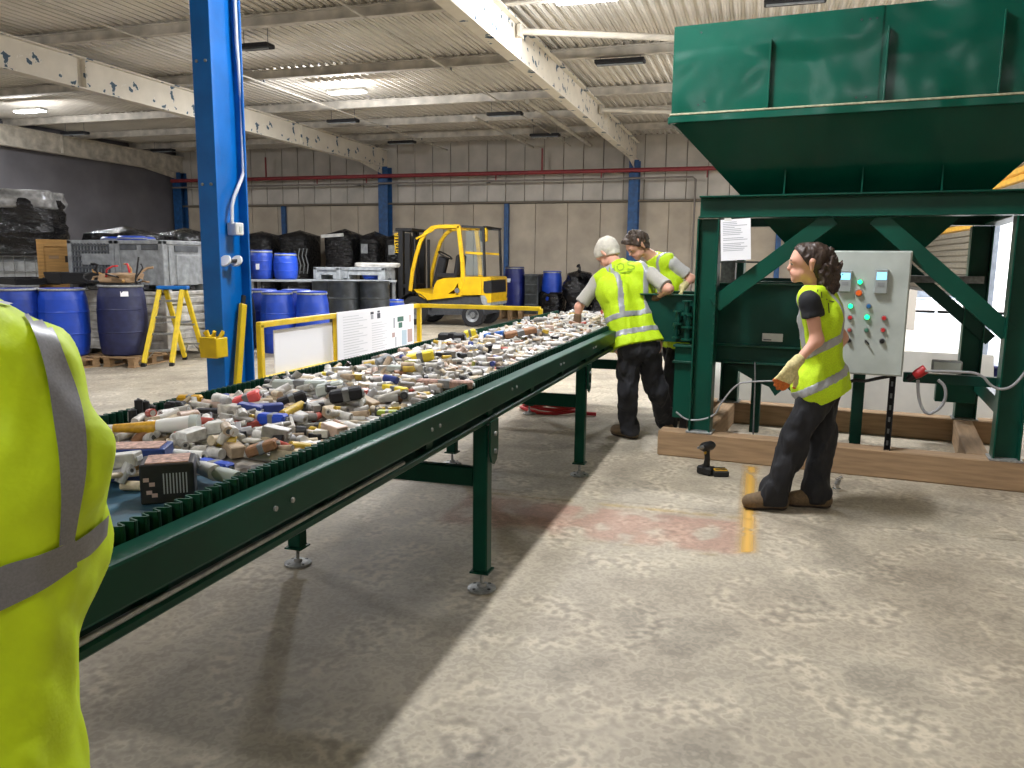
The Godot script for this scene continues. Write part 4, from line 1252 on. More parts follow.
	put(Sh.new().box(Vector3(f0.x + 0.1, f0.y - 0.4, -W / 2), Vector3(0.06, 0.9, W - 0.1), 0.008), "fork_carriage", mats["black"], t)
	for z in [-0.3, -W + 0.3]:
		put(Sh.new().box(Vector3(f0.x + 0.04, f0.y - 0.55, z), Vector3(0.05, 1.0, 0.12), 0.008), "fork", mats["steel_dull"], t)
		put(Sh.new().box(Vector3(f0.x - 0.45, f0.y - 1.03, z), Vector3(1.0, 0.045, 0.12), 0.008), "fork", mats["steel_dull"], t)
	# lettering down the mast
	var font := SystemFont.new()
	font.font_names = PackedStringArray(["Droid Sans"])
	font.font_weight = 700
	var tm := TextMesh.new()
	tm.font = font
	tm.text = "HYSTER"
	tm.font_size = 64
	tm.depth = 0.004
	tm.pixel_size = 0.0021
	var tx := put(tm, "mast_lettering", mats["yellow_truck"], t)
	var lp: Vector2 = q.call(90, 178)
	tx.position = Vector3(lp.x, lp.y, -0.2 + 0.073)
	tx.rotation.z = PI / 2
	# wheels
	for a in [[215, 596, 0.34, -0.02], [215, 596, 0.34, -W + 0.26], [588, 636, 0.27, -0.02], [588, 636, 0.27, -W + 0.22]]:
		var p: Vector2 = q.call(a[0], a[1])
		var r: float = a[2]
		var xf := Transform3D(Basis(Vector3.RIGHT, PI / 2), Vector3(p.x, r, a[3] - 0.11))
		var ty := put(Sh.new().lathe([Vector2(r * 0.6, -0.11), Vector2(r * 0.92, -0.11), Vector2(r, -0.08), Vector2(r, 0.08), Vector2(r * 0.92, 0.11), Vector2(r * 0.6, 0.11)], 28, xf), "tyre", mats["rubber"], t)
		put(Sh.new().lathe([Vector2(0, -0.09), Vector2(r * 0.62, -0.09), Vector2(r * 0.62, 0.09), Vector2(r * 0.3, 0.05), Vector2(r * 0.24, 0.08), Vector2(0, 0.08)], 20, xf), "hub", mats["steel_dull"], ty)
	var fd := []
	var fp: Vector2 = q.call(215, 596)
	for k in 9:
		var an := PI * 0.02 + PI * 0.9 * k / 8
		fd.append(Vector3(fp.x + cos(an) * 0.42, 0.34 + sin(an) * 0.42, -0.12))
	for k in 8:
		put(Sh.new().bar(fd[k], fd[k + 1], 0.26, 0.02, (fd[k] + fd[k + 1]) * 0.5 - Vector3(fp.x, 0.34, -0.12), 0.0), "fender", mats["black"], t)
	put(Sh.new().rod(Vector3(q.call(494, 484).x, q.call(494, 484).y, -0.02), Vector3(q.call(494, 484).x, q.call(494, 484).y, 0.012), 0.06, 14), "filler_cap", mats["steel_dull"], t)
	for e in [[0, 0], [1, 0]]:
		var hp: Vector2 = q.call(620 + e[0] * 20, 130)
		put(Sh.new().box(Vector3(hp.x, hp.y + 0.02, -W * 0.3), Vector3(0.1, 0.3, 0.1), 0.02), "work_lamp_body", mats["yellow_truck"] if e[0] == 1 else mats["black"], t)

# ---------------------------------------------------------------- drums and boxes
func drum(at: Vector3, h: float, r: float, m: String, label: String, group: String, style := "plastic", top := "open") -> Node3D:
	var t := thing("drum", label, "drum", at, at.x * 7.0, group)
	var prof: Array
	if style == "steel":
		prof = [Vector2(0, 0.01), Vector2(r * 0.97, 0.01), Vector2(r, 0.0), Vector2(r * 1.01, 0.015), Vector2(r * 0.985, 0.03)]
		for f in [0.333, 0.667]:
			prof.append_array([Vector2(r * 0.985, h * f - 0.025), Vector2(r * 1.02, h * f), Vector2(r * 0.985, h * f + 0.025)])
		prof.append_array([Vector2(r * 0.985, h - 0.03), Vector2(r * 1.01, h - 0.015), Vector2(r, h), Vector2(r * 0.96, h - 0.004), Vector2(r * 0.96, h - 0.02), Vector2(0, h - 0.02)])
	else:
		prof = [Vector2(0, 0), Vector2(r * 0.82, 0), Vector2(r * 0.88, 0.02), Vector2(r * 0.95, h * 0.14), Vector2(r * 0.99, h * 0.32), Vector2(r * 1.012, h * 0.335), Vector2(r, h * 0.35), Vector2(r, h * 0.64), Vector2(r * 1.012, h * 0.655), Vector2(r * 0.99, h * 0.67), Vector2(r * 0.95, h * 0.84), Vector2(r * 0.87, h * 0.955), Vector2(r * 0.87, h)]
		if top == "open":
			prof.append_array([Vector2(r * 0.83, h), Vector2(r * 0.84, h * 0.86), Vector2(0, h * 0.85)])
		else:
			prof.append(Vector2(0, h))
	put(Sh.new().lathe(prof, 26), "body", mats[m], t)
	if style == "plastic":
		put(Sh.new().lathe([Vector2(r * 0.86, h - 0.03), Vector2(r * 0.905, h - 0.03), Vector2(r * 0.92, h - 0.015), Vector2(r * 0.905, h), Vector2(r * 0.86, h)], 26), "clamp_ring", mats["galv"] if top != "lid_blue" else mats["blue_drum"], t)
		if top != "open":
			put(Sh.new().lathe([Vector2(0.001, h + 0.012), Vector2(r * 0.8, h + 0.012), Vector2(r * 0.86, h + 0.022), Vector2(r * 0.89, h + 0.012), Vector2(r * 0.89, h)].duplicate(), 26), "lid", mats["black"] if top == "lid_black" else mats[m], t)
	else:
		put(Sh.new().rod(Vector3(r * 0.6, h - 0.02, 0), Vector3(r * 0.6, h - 0.004, 0), 0.03, 10), "bung", mats["steel_dull"], t)
	return t
func pallet(at: Vector3, turn: float, label: String, w := 1.2, d := 1.0) -> Node3D:
	var t := thing("pallet", label, "pallet", at, turn, "wooden pallets on the floor")
	for i in 5:
		put(Sh.new().box(Vector3(0, 0.133, -d / 2 + 0.05 + i * (d - 0.1) / 4), Vector3(w, 0.02, 0.1), 0.002), "deck_board", mats["pallet_wood"], t)
	for i in 3:
		put(Sh.new().box(Vector3(-w / 2 + 0.07 + i * (w - 0.14) / 2, 0.112, 0), Vector3(0.1, 0.022, d), 0.002), "stringer", mats["pallet_wood"], t)
		put(Sh.new().box(Vector3(-w / 2 + 0.07 + i * (w - 0.14) / 2, 0.011, 0), Vector3(0.1, 0.022, d), 0.002), "base_board", mats["pallet_wood"], t)
		for j in 3:
			put(Sh.new().box(Vector3(-w / 2 + 0.07 + i * (w - 0.14) / 2, 0.061, -d / 2 + 0.06 + j * (d - 0.12) / 2), Vector3(0.1, 0.079, 0.1), 0.003), "block", mats["pallet_wood"], t)
	return t
func pallet_box(at: Vector3, w: float, d: float, h: float, m: String, style: String, label: String, group: String) -> Node3D:
	var t := thing("pallet_box", label, "box", at, 0.0, group)
	var M: Material = mats[m]
	var th := 0.03
	var fl := 0.1
	put(Sh.new().box(Vector3(0, fl + 0.02, 0), Vector3(w - 0.02, 0.04, d - 0.02)), "floor_plate", M, t)
	for s in [-1, 1]:
		put(Sh.new().box(Vector3(0, (h + fl) / 2, s * (d / 2 - th)), Vector3(w - 0.02, h - fl, th)), "side_wall", M, t)
		put(Sh.new().box(Vector3(s * (w / 2 - th), (h + fl) / 2, 0), Vector3(th, h - fl, d - 0.02)), "side_wall", M, t)
		put(Sh.new().box(Vector3(0, h - 0.03, s * (d / 2 - 0.02)), Vector3(w, 0.06, 0.05), 0.006), "rim", M, t)
		put(Sh.new().box(Vector3(s * (w / 2 - 0.02), h - 0.03, 0), Vector3(0.05, 0.06, d), 0.006), "rim", M, t)
		for s2 in [-1, 1]:
			put(Sh.new().box(Vector3(s * (w / 2 - 0.04), h / 2, s2 * (d / 2 - 0.04)), Vector3(0.09, h, 0.09), 0.01), "corner_post", M, t)
			put(Sh.new().box(Vector3(s * (w / 2 - 0.09), fl / 2, s2 * (d / 2 - 0.09)), Vector3(0.16, fl, 0.16), 0.006), "foot", M, t)
	if style == "ribbed":
		var y := fl + 0.08
		while y < h - 0.1:
			for s in [-1, 1]:
				put(Sh.new().box(Vector3(0, y, s * (d / 2 - 0.008)), Vector3(w - 0.14, 0.09, 0.02), 0.006), "rib", M, t)
				put(Sh.new().box(Vector3(s * (w / 2 - 0.008), y, 0), Vector3(0.02, 0.09, d - 0.14), 0.006), "rib", M, t)
			y += 0.135
	elif style == "grid":
		for j in 7:
			put(Sh.new().box(Vector3(0, fl + 0.08 + j * (h - fl - 0.16) / 6, d / 2 - 0.006), Vector3(w - 0.16, 0.025, 0.022)), "rib", mats["grey_crate_dark"], t)
		for j in 12:
			put(Sh.new().box(Vector3(-w / 2 + 0.1 + j * (w - 0.2) / 11, (h + fl) / 2, d / 2 - 0.004), Vector3(0.02, h - fl - 0.1, 0.022)), "rib", mats["grey_crate_dark"], t)
		put(Sh.new().box(Vector3(0.12, h * 0.62, d / 2 + 0.008), Vector3(w * 0.62, h * 0.22, 0.012)), "nameplate", M, t)
	else:
		for s in [-1, 1]:
			put(Sh.new().box(Vector3(s * w * 0.22, h * 0.86, d / 2 - 0.01), Vector3(w * 0.34, h * 0.1, 0.016), 0.004), "grip_recess", mats["grey_crate_dark"], t)
		put(Sh.new().box(Vector3(w / 2 - 0.01, h * 0.84, 0), Vector3(0.016, h * 0.12, d * 0.5), 0.004), "grip_recess", mats["grey_crate_dark"], t)
		put(Sh.new().box(Vector3(w / 2 - 0.008, h * 0.42, 0), Vector3(0.014, h * 0.6, d * 0.46), 0.006), "panel", M, t)
		put(Sh.new().box(Vector3(w / 2 - 0.008, h * 0.5, -d * 0.36), Vector3(0.02, h * 0.75, 0.05), 0.006), "rib", M, t)
		put(Sh.new().box(Vector3(w / 2 - 0.008, h * 0.5, d * 0.36), Vector3(0.02, h * 0.75, 0.05), 0.006), "rib", M, t)
	return t
func lump(called: String, at: Vector3, size: Vector3, m: Material, amp: float, sd: int, parent: Node3D, top_flat := 0.0) -> MeshInstance3D:
	# a creased rounded block, its base on y = 0 of the parent
	var f := FastNoiseLite.new()
	f.seed = sd
	f.frequency = 1.6
	f.fractal_octaves = 3
	var sh := Sh.new()
	var n := 22
	var rows := 14
	var P := []
	for j in rows + 1:
		var row := []
		var v := float(j) / rows
		for i in n:
			var a := TAU * i / n
			var c := Vector3(cos(a), 0, sin(a))
			var e := pow(pow(absf(c.x), 6.0) + pow(absf(c.z), 6.0), -1.0 / 6.0)
			var prof := 1.0
			if v > 0.8:
				prof = sqrt(maxf(1.0 - pow((v - 0.8) / 0.2, 3.0 + top_flat), 0.0))
			if v < 0.06:
				prof = 0.93 + v
			var p := Vector3(c.x * e * prof * size.x * 0.5, v * size.y, c.z * e * prof * size.z * 0.5)
			var d := f.get_noise_3dv(p * 2.2 + at) * amp
			p += Vector3(c.x, 0.25 if v > 0.7 else 0.0, c.z) * d
			p.y = maxf(p.y, 0.0)
			row.append(p)
		P.append(row)
	for j in rows:
		for i in n:
			var i2 := (i + 1) % n
			var nn: Vector3 = P[j][i] + P[j + 1][i2] - Vector3(0, size.y, 0)
			nn.y = nn.y if j > rows * 0.75 else 0.0
			sh.quad(P[j][i], P[j][i2], P[j + 1][i2], P[j + 1][i], nn, 1)
	return put(sh, called, m, parent)

func storage_left() -> void:
	# blue open drums on a pallet
	var a := on_y(67, 355, 0.145)
	var b := on_y(20, 356, 0.145)
	pallet(Vector3((a.x + b.x) / 2, 0, (a.z + b.z) / 2), -0.33, "wooden pallet under the two open blue drums", 1.35, 0.9)
	drum(Vector3(a.x, 0.145, a.z), 0.93, 0.32, "blue_drum", "open blue plastic drum next to the dark navy drum", "open blue drums on a pallet")
	drum(Vector3(b.x, 0.145, b.z), 0.93, 0.32, "blue_drum_b", "open blue plastic drum beyond the coat's shoulder, by the other blue drum", "open blue drums on a pallet")
	var c := on_y(125, 354, 0.145)
	pallet(Vector3(c.x - 0.05, 0, c.z - 0.1), 0.1, "wooden pallet under the navy drum", 0.9, 0.9)
	var nd := drum(Vector3(c.x, 0.145, c.z), 0.98, 0.325, "navy_drum", "dusty navy plastic drum with a heap of scrap leads on it", "navy drums", "plastic", "lid_black")
	put(Sh.new().box(Vector3(0.2, 0.86, 0.22), Vector3(0.1, 0.07, 0.004), 0.0, Basis(Vector3.UP, 0.7) * Basis(Vector3.RIGHT, -0.25)), "sticker", mats["paper"], nd)
	nd.rotation.y = 0.15
	# scrap on the navy drum
	var rg := RandomNumberGenerator.new()
	rg.seed = 31
	var sc := thing("scrap_leads", "tangle of brown and black scrap leads on the navy drum", "scrap", Vector3(c.x, 1.15, c.z))
	for i in 16:
		var pts := []
		var p := Vector3(rg.randf_range(-0.3, 0.3), 0.02, rg.randf_range(-0.2, 0.2))
		var d := Vector3(rg.randf_range(-1, 1), rg.randf_range(0.0, 0.5), rg.randf_range(-1, 1)).normalized()
		for k in 6:
			pts.append(p)
			p += d * 0.09
			p.y = clampf(p.y, 0.014, 0.26)
			p.x = clampf(p.x, -0.36, 0.36)
			d = (d + Vector3(rg.randf_range(-0.8, 0.8), rg.randf_range(-0.5, 0.45), rg.randf_range(-0.8, 0.8))).normalized()
		put(Sh.new().tube(pts, rg.randf_range(0.01, 0.02), 6), "lead", [mats["black"], mats["timber"], mats["crate_wood"], mats["black"], mats["hose_red"]][i % 5], sc)
	put(Sh.new().rod(Vector3(0.3, 0.0, 0.05), Vector3(0.34, 0.36, 0.0), 0.012, 6), "rod", mats["black"], sc)
	lump("heap", Vector3.ZERO, Vector3(0.5, 0.14, 0.4), mats["timber"], 0.1, 5, sc)
	# row of pallet boxes: corner seen between the front and the right faces
	var k := far(165, 290, 11.9)
	var w := 0.88
	var d := 1.05
	for i in 3:
		pallet_box(Vector3(k.x - w / 2 - i * (w + 0.02), 0, k.z - d / 2), w, d, 1.0, "white_crate", "ribbed", ["white ribbed pallet box behind the step ladder", "white ribbed pallet box behind the navy drum", "white ribbed pallet box under the wooden crate"][i], "white ribbed pallet boxes")
	pallet_box(Vector3(k.x - w / 2, 1.0, k.z - d / 2), w, d, 0.76, "grey_crate", "plain", "plain grey pallet box stacked above the step ladder", "grey pallet boxes")
	pallet_box(Vector3(k.x - w * 1.5 - 0.02, 1.0, k.z - d / 2), w, d, 0.76, "grey_crate", "grid", "grey pallet box with a grid front beside the wooden crate", "grey pallet boxes")
	# lids on the grey boxes
	for q in [[78, 241, 0.2, "shallow blue drum lid on the grid-front pallet box, next to the wooden crate"], [102, 240, 0.17, "small blue drum lid on the seam of the two grey pallet boxes"], [132, 238, 0.2, "wide blue drum lid on the plain grey pallet box"], [192, 241, 0.2, "blue drum lid on the plain grey box, next to the blue column"]]:
		var p := on_y(q[0], q[1], 1.8)
		p.x = clampf(p.x, k.x - 2 * w + 0.1, k.x - 0.12)
		p.z = clampf(p.z, k.z - d + 0.2, k.z - 0.14)
		var l := thing("drum_lid", q[3], "dish", Vector3(p.x, 1.76, p.z), 0.0, "blue drum lids on the grey boxes")
		put(Sh.new().lathe([Vector2(0, 0), Vector2(q[2], 0), Vector2(q[2] + 0.012, 0.02), Vector2(q[2] + 0.012, 0.05), Vector2(q[2] - 0.02, 0.07), Vector2(q[2] - 0.05, 0.06), Vector2(0, 0.06)], 22), "disc", mats["blue_drum"], l)
		put(Sh.new().lathe([Vector2(q[2] + 0.006, 0.02), Vector2(q[2] + 0.016, 0.025), Vector2(q[2] + 0.016, 0.04), Vector2(q[2] + 0.006, 0.045)], 22), "ring", mats["galv"], l)
	# wooden crate
	var cp := on_z(50, 245, k.z - 0.3)
	var cr := thing("wooden_crate", "pale wooden crate with a recessed panel beside the black wrapped load", "crate", Vector3(cp.x, 1.0, k.z - 0.45), 0.78)
	var ch := 0.75
	put(Sh.new().box(Vector3(0, ch / 2, 0), Vector3(0.52, ch - 0.02, 0.5)), "panel", mats["crate_wood"], cr)
	for s in [-1, 1]:
		put(Sh.new().box(Vector3(s * 0.235, ch / 2, 0.265), Vector3(0.09, ch, 0.03), 0.003), "batten", mats["crate_wood"], cr)
		put(Sh.new().box(Vector3(0, ch / 2 + s * (ch / 2 - 0.045), 0.265), Vector3(0.38, 0.09, 0.03), 0.003), "batten", mats["crate_wood"], cr)
		put(Sh.new().box(Vector3(s * 0.275, ch / 2, 0.19), Vector3(0.03, ch, 0.09), 0.003), "batten", mats["crate_wood"], cr)
		put(Sh.new().box(Vector3(s * 0.275, ch / 2, -0.19), Vector3(0.03, ch, 0.09), 0.003), "batten", mats["crate_wood"], cr)
	put(Sh.new().box(Vector3(0, ch + 0.01, 0), Vector3(0.58, 0.02, 0.56), 0.003), "lid", mats["crate_wood"], cr)
	put(Sh.new().box(Vector3(0.12, ch * 0.62, 0.252), Vector3(0.05, 0.1, 0.004)), "hand_hole", mats["boot_sole"], cr)
	put(Sh.new().box(Vector3(-0.06, ch * 0.66, 0.252), Vector3(0.14, 0.05, 0.003)), "stencil", mats["timber"], cr)
	# tank in a cage with the wrapped load on top
	var ip := far(24, 260, 14.6)
	var ic := thing("caged_tank", "white plastic tank in a metal cage under the black wrapped load", "tank", Vector3(ip.x - 0.1, 0, ip.z), 0.5)
	put(Sh.new().box(Vector3(0, 0.07, 0), Vector3(1.2, 0.14, 1.0), 0.01), "skid", mats["black_soft"], ic)
	put(Sh.new().box(Vector3(0, 0.82, 0), Vector3(1.12, 1.34, 0.94), 0.09), "bottle", mats["ibc_white"], ic)
	for i in 6:
		var yy := 0.2 + i * 0.26
		for s in [-1, 1]:
			put(Sh.new().rod(Vector3(-0.6, yy, s * 0.5), Vector3(0.6, yy, s * 0.5), 0.011, 6), "cage_bar", mats["galv"], ic)
			put(Sh.new().rod(Vector3(s * 0.6, yy, -0.5), Vector3(s * 0.6, yy, 0.5), 0.011, 6), "cage_bar", mats["galv"], ic)
	for i in 8:
		var xx := -0.6 + i * 1.2 / 7
		for s in [-1, 1]:
			put(Sh.new().rod(Vector3(xx, 0.14, s * 0.5), Vector3(xx, 1.5, s * 0.5), 0.009, 6), "cage_bar", mats["galv"], ic)
	var wr := thing("wrapped_load", "tall load wrapped in shiny black film with a clear top", "wrapped load", Vector3(ip.x - 0.1, 1.515, ip.z), 0.5)
	lump("black_wrap", Vector3(3, 1, 2), Vector3(1.42, 1.05, 1.25), mats["wrap"], 0.16, 9, wr, 3.0)
	lump("clear_top", Vector3(9, 1, 2), Vector3(1.42, 0.34, 1.25), mats["clear_wrap"], 0.1, 12, wr, 3.0).position.y = 0.82
	# black trays lying over the blue drums
	for q in [[25, 284, 1.08, 1.1, 0.05, "folded black rubber sheet over the open blue drums"], [75, 281, 1.14, 0.62, 0.12, "black tray with a blue liner lying on the blue drum's mouth"]]:
		var p := on_y(q[0], q[1], q[2])
		var tr := thing("black_tray", q[5], "tray", Vector3(p.x, q[2], p.z), -0.4)
		put(Sh.new().box(Vector3(0, 0.012, 0), Vector3(q[3], 0.024, 0.62), 0.008), "base", mats["rubber"], tr)
		for s in [-1, 1]:
			put(Sh.new().box(Vector3(0, 0.05, s * 0.3), Vector3(q[3], q[4] + 0.05, 0.025), 0.01, Basis(Vector3.RIGHT, s * 0.2)), "edge", mats["rubber"], tr)
			put(Sh.new().box(Vector3(s * q[3] * 0.49, 0.05, 0), Vector3(0.025, q[4] + 0.05, 0.62), 0.01, Basis(Vector3(0, 0, 1), -s * 0.2)), "edge", mats["rubber"], tr)
		if q[4] > 0.1:
			put(Sh.new().box(Vector3(0, 0.06, 0), Vector3(q[3] * 0.9, 0.02, 0.5), 0.008), "liner", mats["dark_blue_drum"], tr)
	# black drum beside the ladder and the dark stack beyond
	var bd := Vector3(-8.02, 0, -10.9)
	drum(Vector3(bd.x, 0, bd.z), 0.98, 0.32, "black", "black plastic drum half hidden by the blue column", "black drums", "plastic", "lid_black")
	for q in [[125, 226, 15.2, 1.2, "low black wrapped stack beyond the grey pallet boxes"], [185, 228, 16.4, 1.0, "black wrapped stack between the grey boxes and the blue column"]]:
		var p := far(q[0], q[1], q[2])
		var s := thing("wrapped_stack", q[4], "wrapped load", Vector3(p.x, 0, p.z), 0.0, "black wrapped stacks")
		lump("black_wrap", p, Vector3(q[3], p.y, 1.1), mats["wrap"], 0.06, int(q[0]), s, 6.0)
		put(Sh.new().box(Vector3(0, 0.05, 0), Vector3(1.2, 0.1, 1.0), 0.004), "pallet_base", mats["pallet_wood"], s)

func storage_middle() -> void:
	for q in [[262, 13.65, "blue_drum_b", "blue plastic drum right behind the blue column's edge"], [277, 12.9, "blue_drum", "blue drum behind the yellow rail, second from the blue column"], [296, 13.65, "blue_drum_b", "blue drum behind the white sheet, third from the blue column"], [312, 12.95, "blue_drum", "blue drum behind the guard rail, next to the steel drums"]]:
		var p := far(q[0], 293, q[1])
		drum(Vector3(p.x, 0, p.z), 0.97, 0.27, q[2], q[3], "blue drums behind the guard rail", "plastic", "lid_same")
	# steel drums
	for q in [[327, 15.6, "dark steel drum behind the blue drums, beside the guard rail"], [343.5, 15.0, "dark steel drum in the middle of the three behind the notice board"], [374, 15.1, "dark steel drum next to the forklift's forks"]]:
		var p := far(q[0], 281, q[1])
		drum(Vector3(p.x, 0.145, p.z), p.y - 0.145, 0.29, "steel_drum", q[2], "dark steel drums", "steel")
	var pp := far(350, 281, 15.1)
	pallet(Vector3(pp.x, 0, pp.z), 0.3, "wooden pallet under the dark steel drums", 1.5, 1.1)
	# board on top and small drums above
	var s0 := far(240, 279, 16.3)
	var s1 := far(388, 281, 16.7)
	var mid := (s0 + s1) * 0.5
	var shv := thing("steel_rack", "low grey rack of boards carrying the small blue drums", "rack", Vector3(mid.x, 0, mid.z - 0.42), atan2(-(s1 - s0).z, (s1 - s0).x))
	var len := (s1 - s0).length()
	var yt := mid.y
	for z in [-0.3, 0.0, 0.3]:
		put(Sh.new().box(Vector3(0, yt - 0.02, z), Vector3(len, 0.035, 0.28), 0.003), "board", mats["grey_crate"], shv)
	for xx in [-len / 2 + 0.06, 0.0, len / 2 - 0.06]:
		for z in [-0.38, 0.38]:
			put(Sh.new().box(Vector3(xx, (yt - 0.04) / 2, z), Vector3(0.06, yt - 0.04, 0.06), 0.004), "upright", mats["steel_dull"], shv)
	for q in [[262, 15.9, 0.58, "blue_drum_b", "small blue drum with a white label above the steel rack"], [286, 15.9, 0.52, "blue_drum", "small plain blue drum standing on the steel rack"], [372, 16.4, 0.2, "blue_drum", "short blue tub on the rack behind the steel drums"]]:
		var p := far(q[0], 276, q[1] + 0.95)
		var d := drum(Vector3(p.x, yt, p.z), q[2], 0.25 if q[2] > 0.3 else 0.2, q[3], q[4], "small blue drums on the rack", "plastic", "lid_same")
		if q[2] > 0.55:
			d.rotation.y = 0
			put(Sh.new().box(Vector3(0.06, 0.26, 0.245), Vector3(0.1, 0.12, 0.006)), "label_sticker", mats["paper"], d)
	for q in [[325, 268, 340, 277, "pale grey tub behind the small blue drums", 17.2], [352, 268, 385, 277, "long pale grey crate on the rack beside the short blue tub", 17.35]]:
		var p := far((q[0] + q[2]) / 2.0, 277, q[5])
		var w: float = (q[2] - q[0]) / 795.0 * q[5]
		pallet_box(Vector3(p.x, yt, p.z), w + 0.3, 0.5, 0.26, "grey_crate", "plain", q[4], "grey crates on the rack")
	# black wrapped stacks along the back wall
	var tops := [[262, 231, 19.4, 1.1, "black wrapped stack nearest the blue column, by the back wall"], [300, 230, 19.6, 0.92, "black wrapped stack with pale straps, under the slim blue wall post"], [345, 229, 19.0, 0.88, "squat black wrapped stack with a torn white edge"], [375, 231, 19.8, 0.6, "black wrapped stack with a small paper label behind the forklift mast"], [402, 232, 20.0, 0.66, "black wrapped stack hidden behind the forklift mast"]]
	for q in tops:
		var p := on_z(q[0], q[1], WALL_Z + 0.95)
		var s := thing("wrapped_stack", q[4], "wrapped load", Vector3(p.x, 0, p.z), 0.0, "black wrapped stacks")
		lump("black_wrap", p, Vector3(q[3], p.y, 1.05), mats["wrap"], 0.05, int(q[0]), s, 6.0)
		put(Sh.new().box(Vector3(0, 0.06, 0), Vector3(q[3] - 0.1, 0.12, 0.95), 0.004), "pallet_base", mats["pallet_wood"], s)
		if int(q[0]) == 300:
			for i in 3:
				put(Sh.new().tube([Vector3(0.3 + i * 0.12, 1.1, 0.56), Vector3(0.34 + i * 0.12, 1.35, 0.565), Vector3(0.27 + i * 0.12, 1.6, 0.56), Vector3(0.32 + i * 0.12, 1.8, 0.56)], 0.014, 6), "strap", mats["grey_crate"], s)
		if int(q[0]) == 345:
			put(Sh.new().box(Vector3(-0.1, p.y - 0.2, 0.55), Vector3(0.7, 0.09, 0.02), 0.004, Basis(Vector3(0, 0, 1), 0.06)), "torn_edge", mats["white"], s)
		if int(q[0]) >= 375:
			put(Sh.new().box(Vector3(-0.05, p.y - 0.5, 0.56), Vector3(0.2, 0.26, 0.01)), "paper_label", mats["grey_crate"], s)
	# pale sheet of card draped before the mast
	var dp := far(378, 268, 17.4)
	var cd := thing("pale_sheet", "crumpled pale sheet lying over the crate before the forklift mast", "sheet", Vector3(dp.x, yt + 0.262, dp.z), 0.2)
	lump("fold", dp, Vector3(0.9, 0.1, 0.4), mats["white_crate"], 0.1, 3, cd)
	var bb := far(396, 312, 15.6)
	var sb := drum(Vector3(bb.x, 0.42, bb.z), 0.3, 0.17, "blue_drum", "small blue tub in front of the forklift's forks", "small blue drums on the rack", "plastic", "lid_same")
	sb.name = numbered("tub")
	var st := thing("stand", "low stand under the small blue tub", "stand", Vector3(bb.x, 0, bb.z))
	put(Sh.new().box(Vector3(0, 0.4, 0), Vector3(0.5, 0.035, 0.4), 0.004), "top", mats["grey_crate_dark"], st)
	for sx in [-1, 1]:
		for sz in [-1, 1]:
			put(Sh.new().box(Vector3(sx * 0.22, 0.19, sz * 0.17), Vector3(0.04, 0.385, 0.04)), "leg", mats["grey_crate_dark"], st)

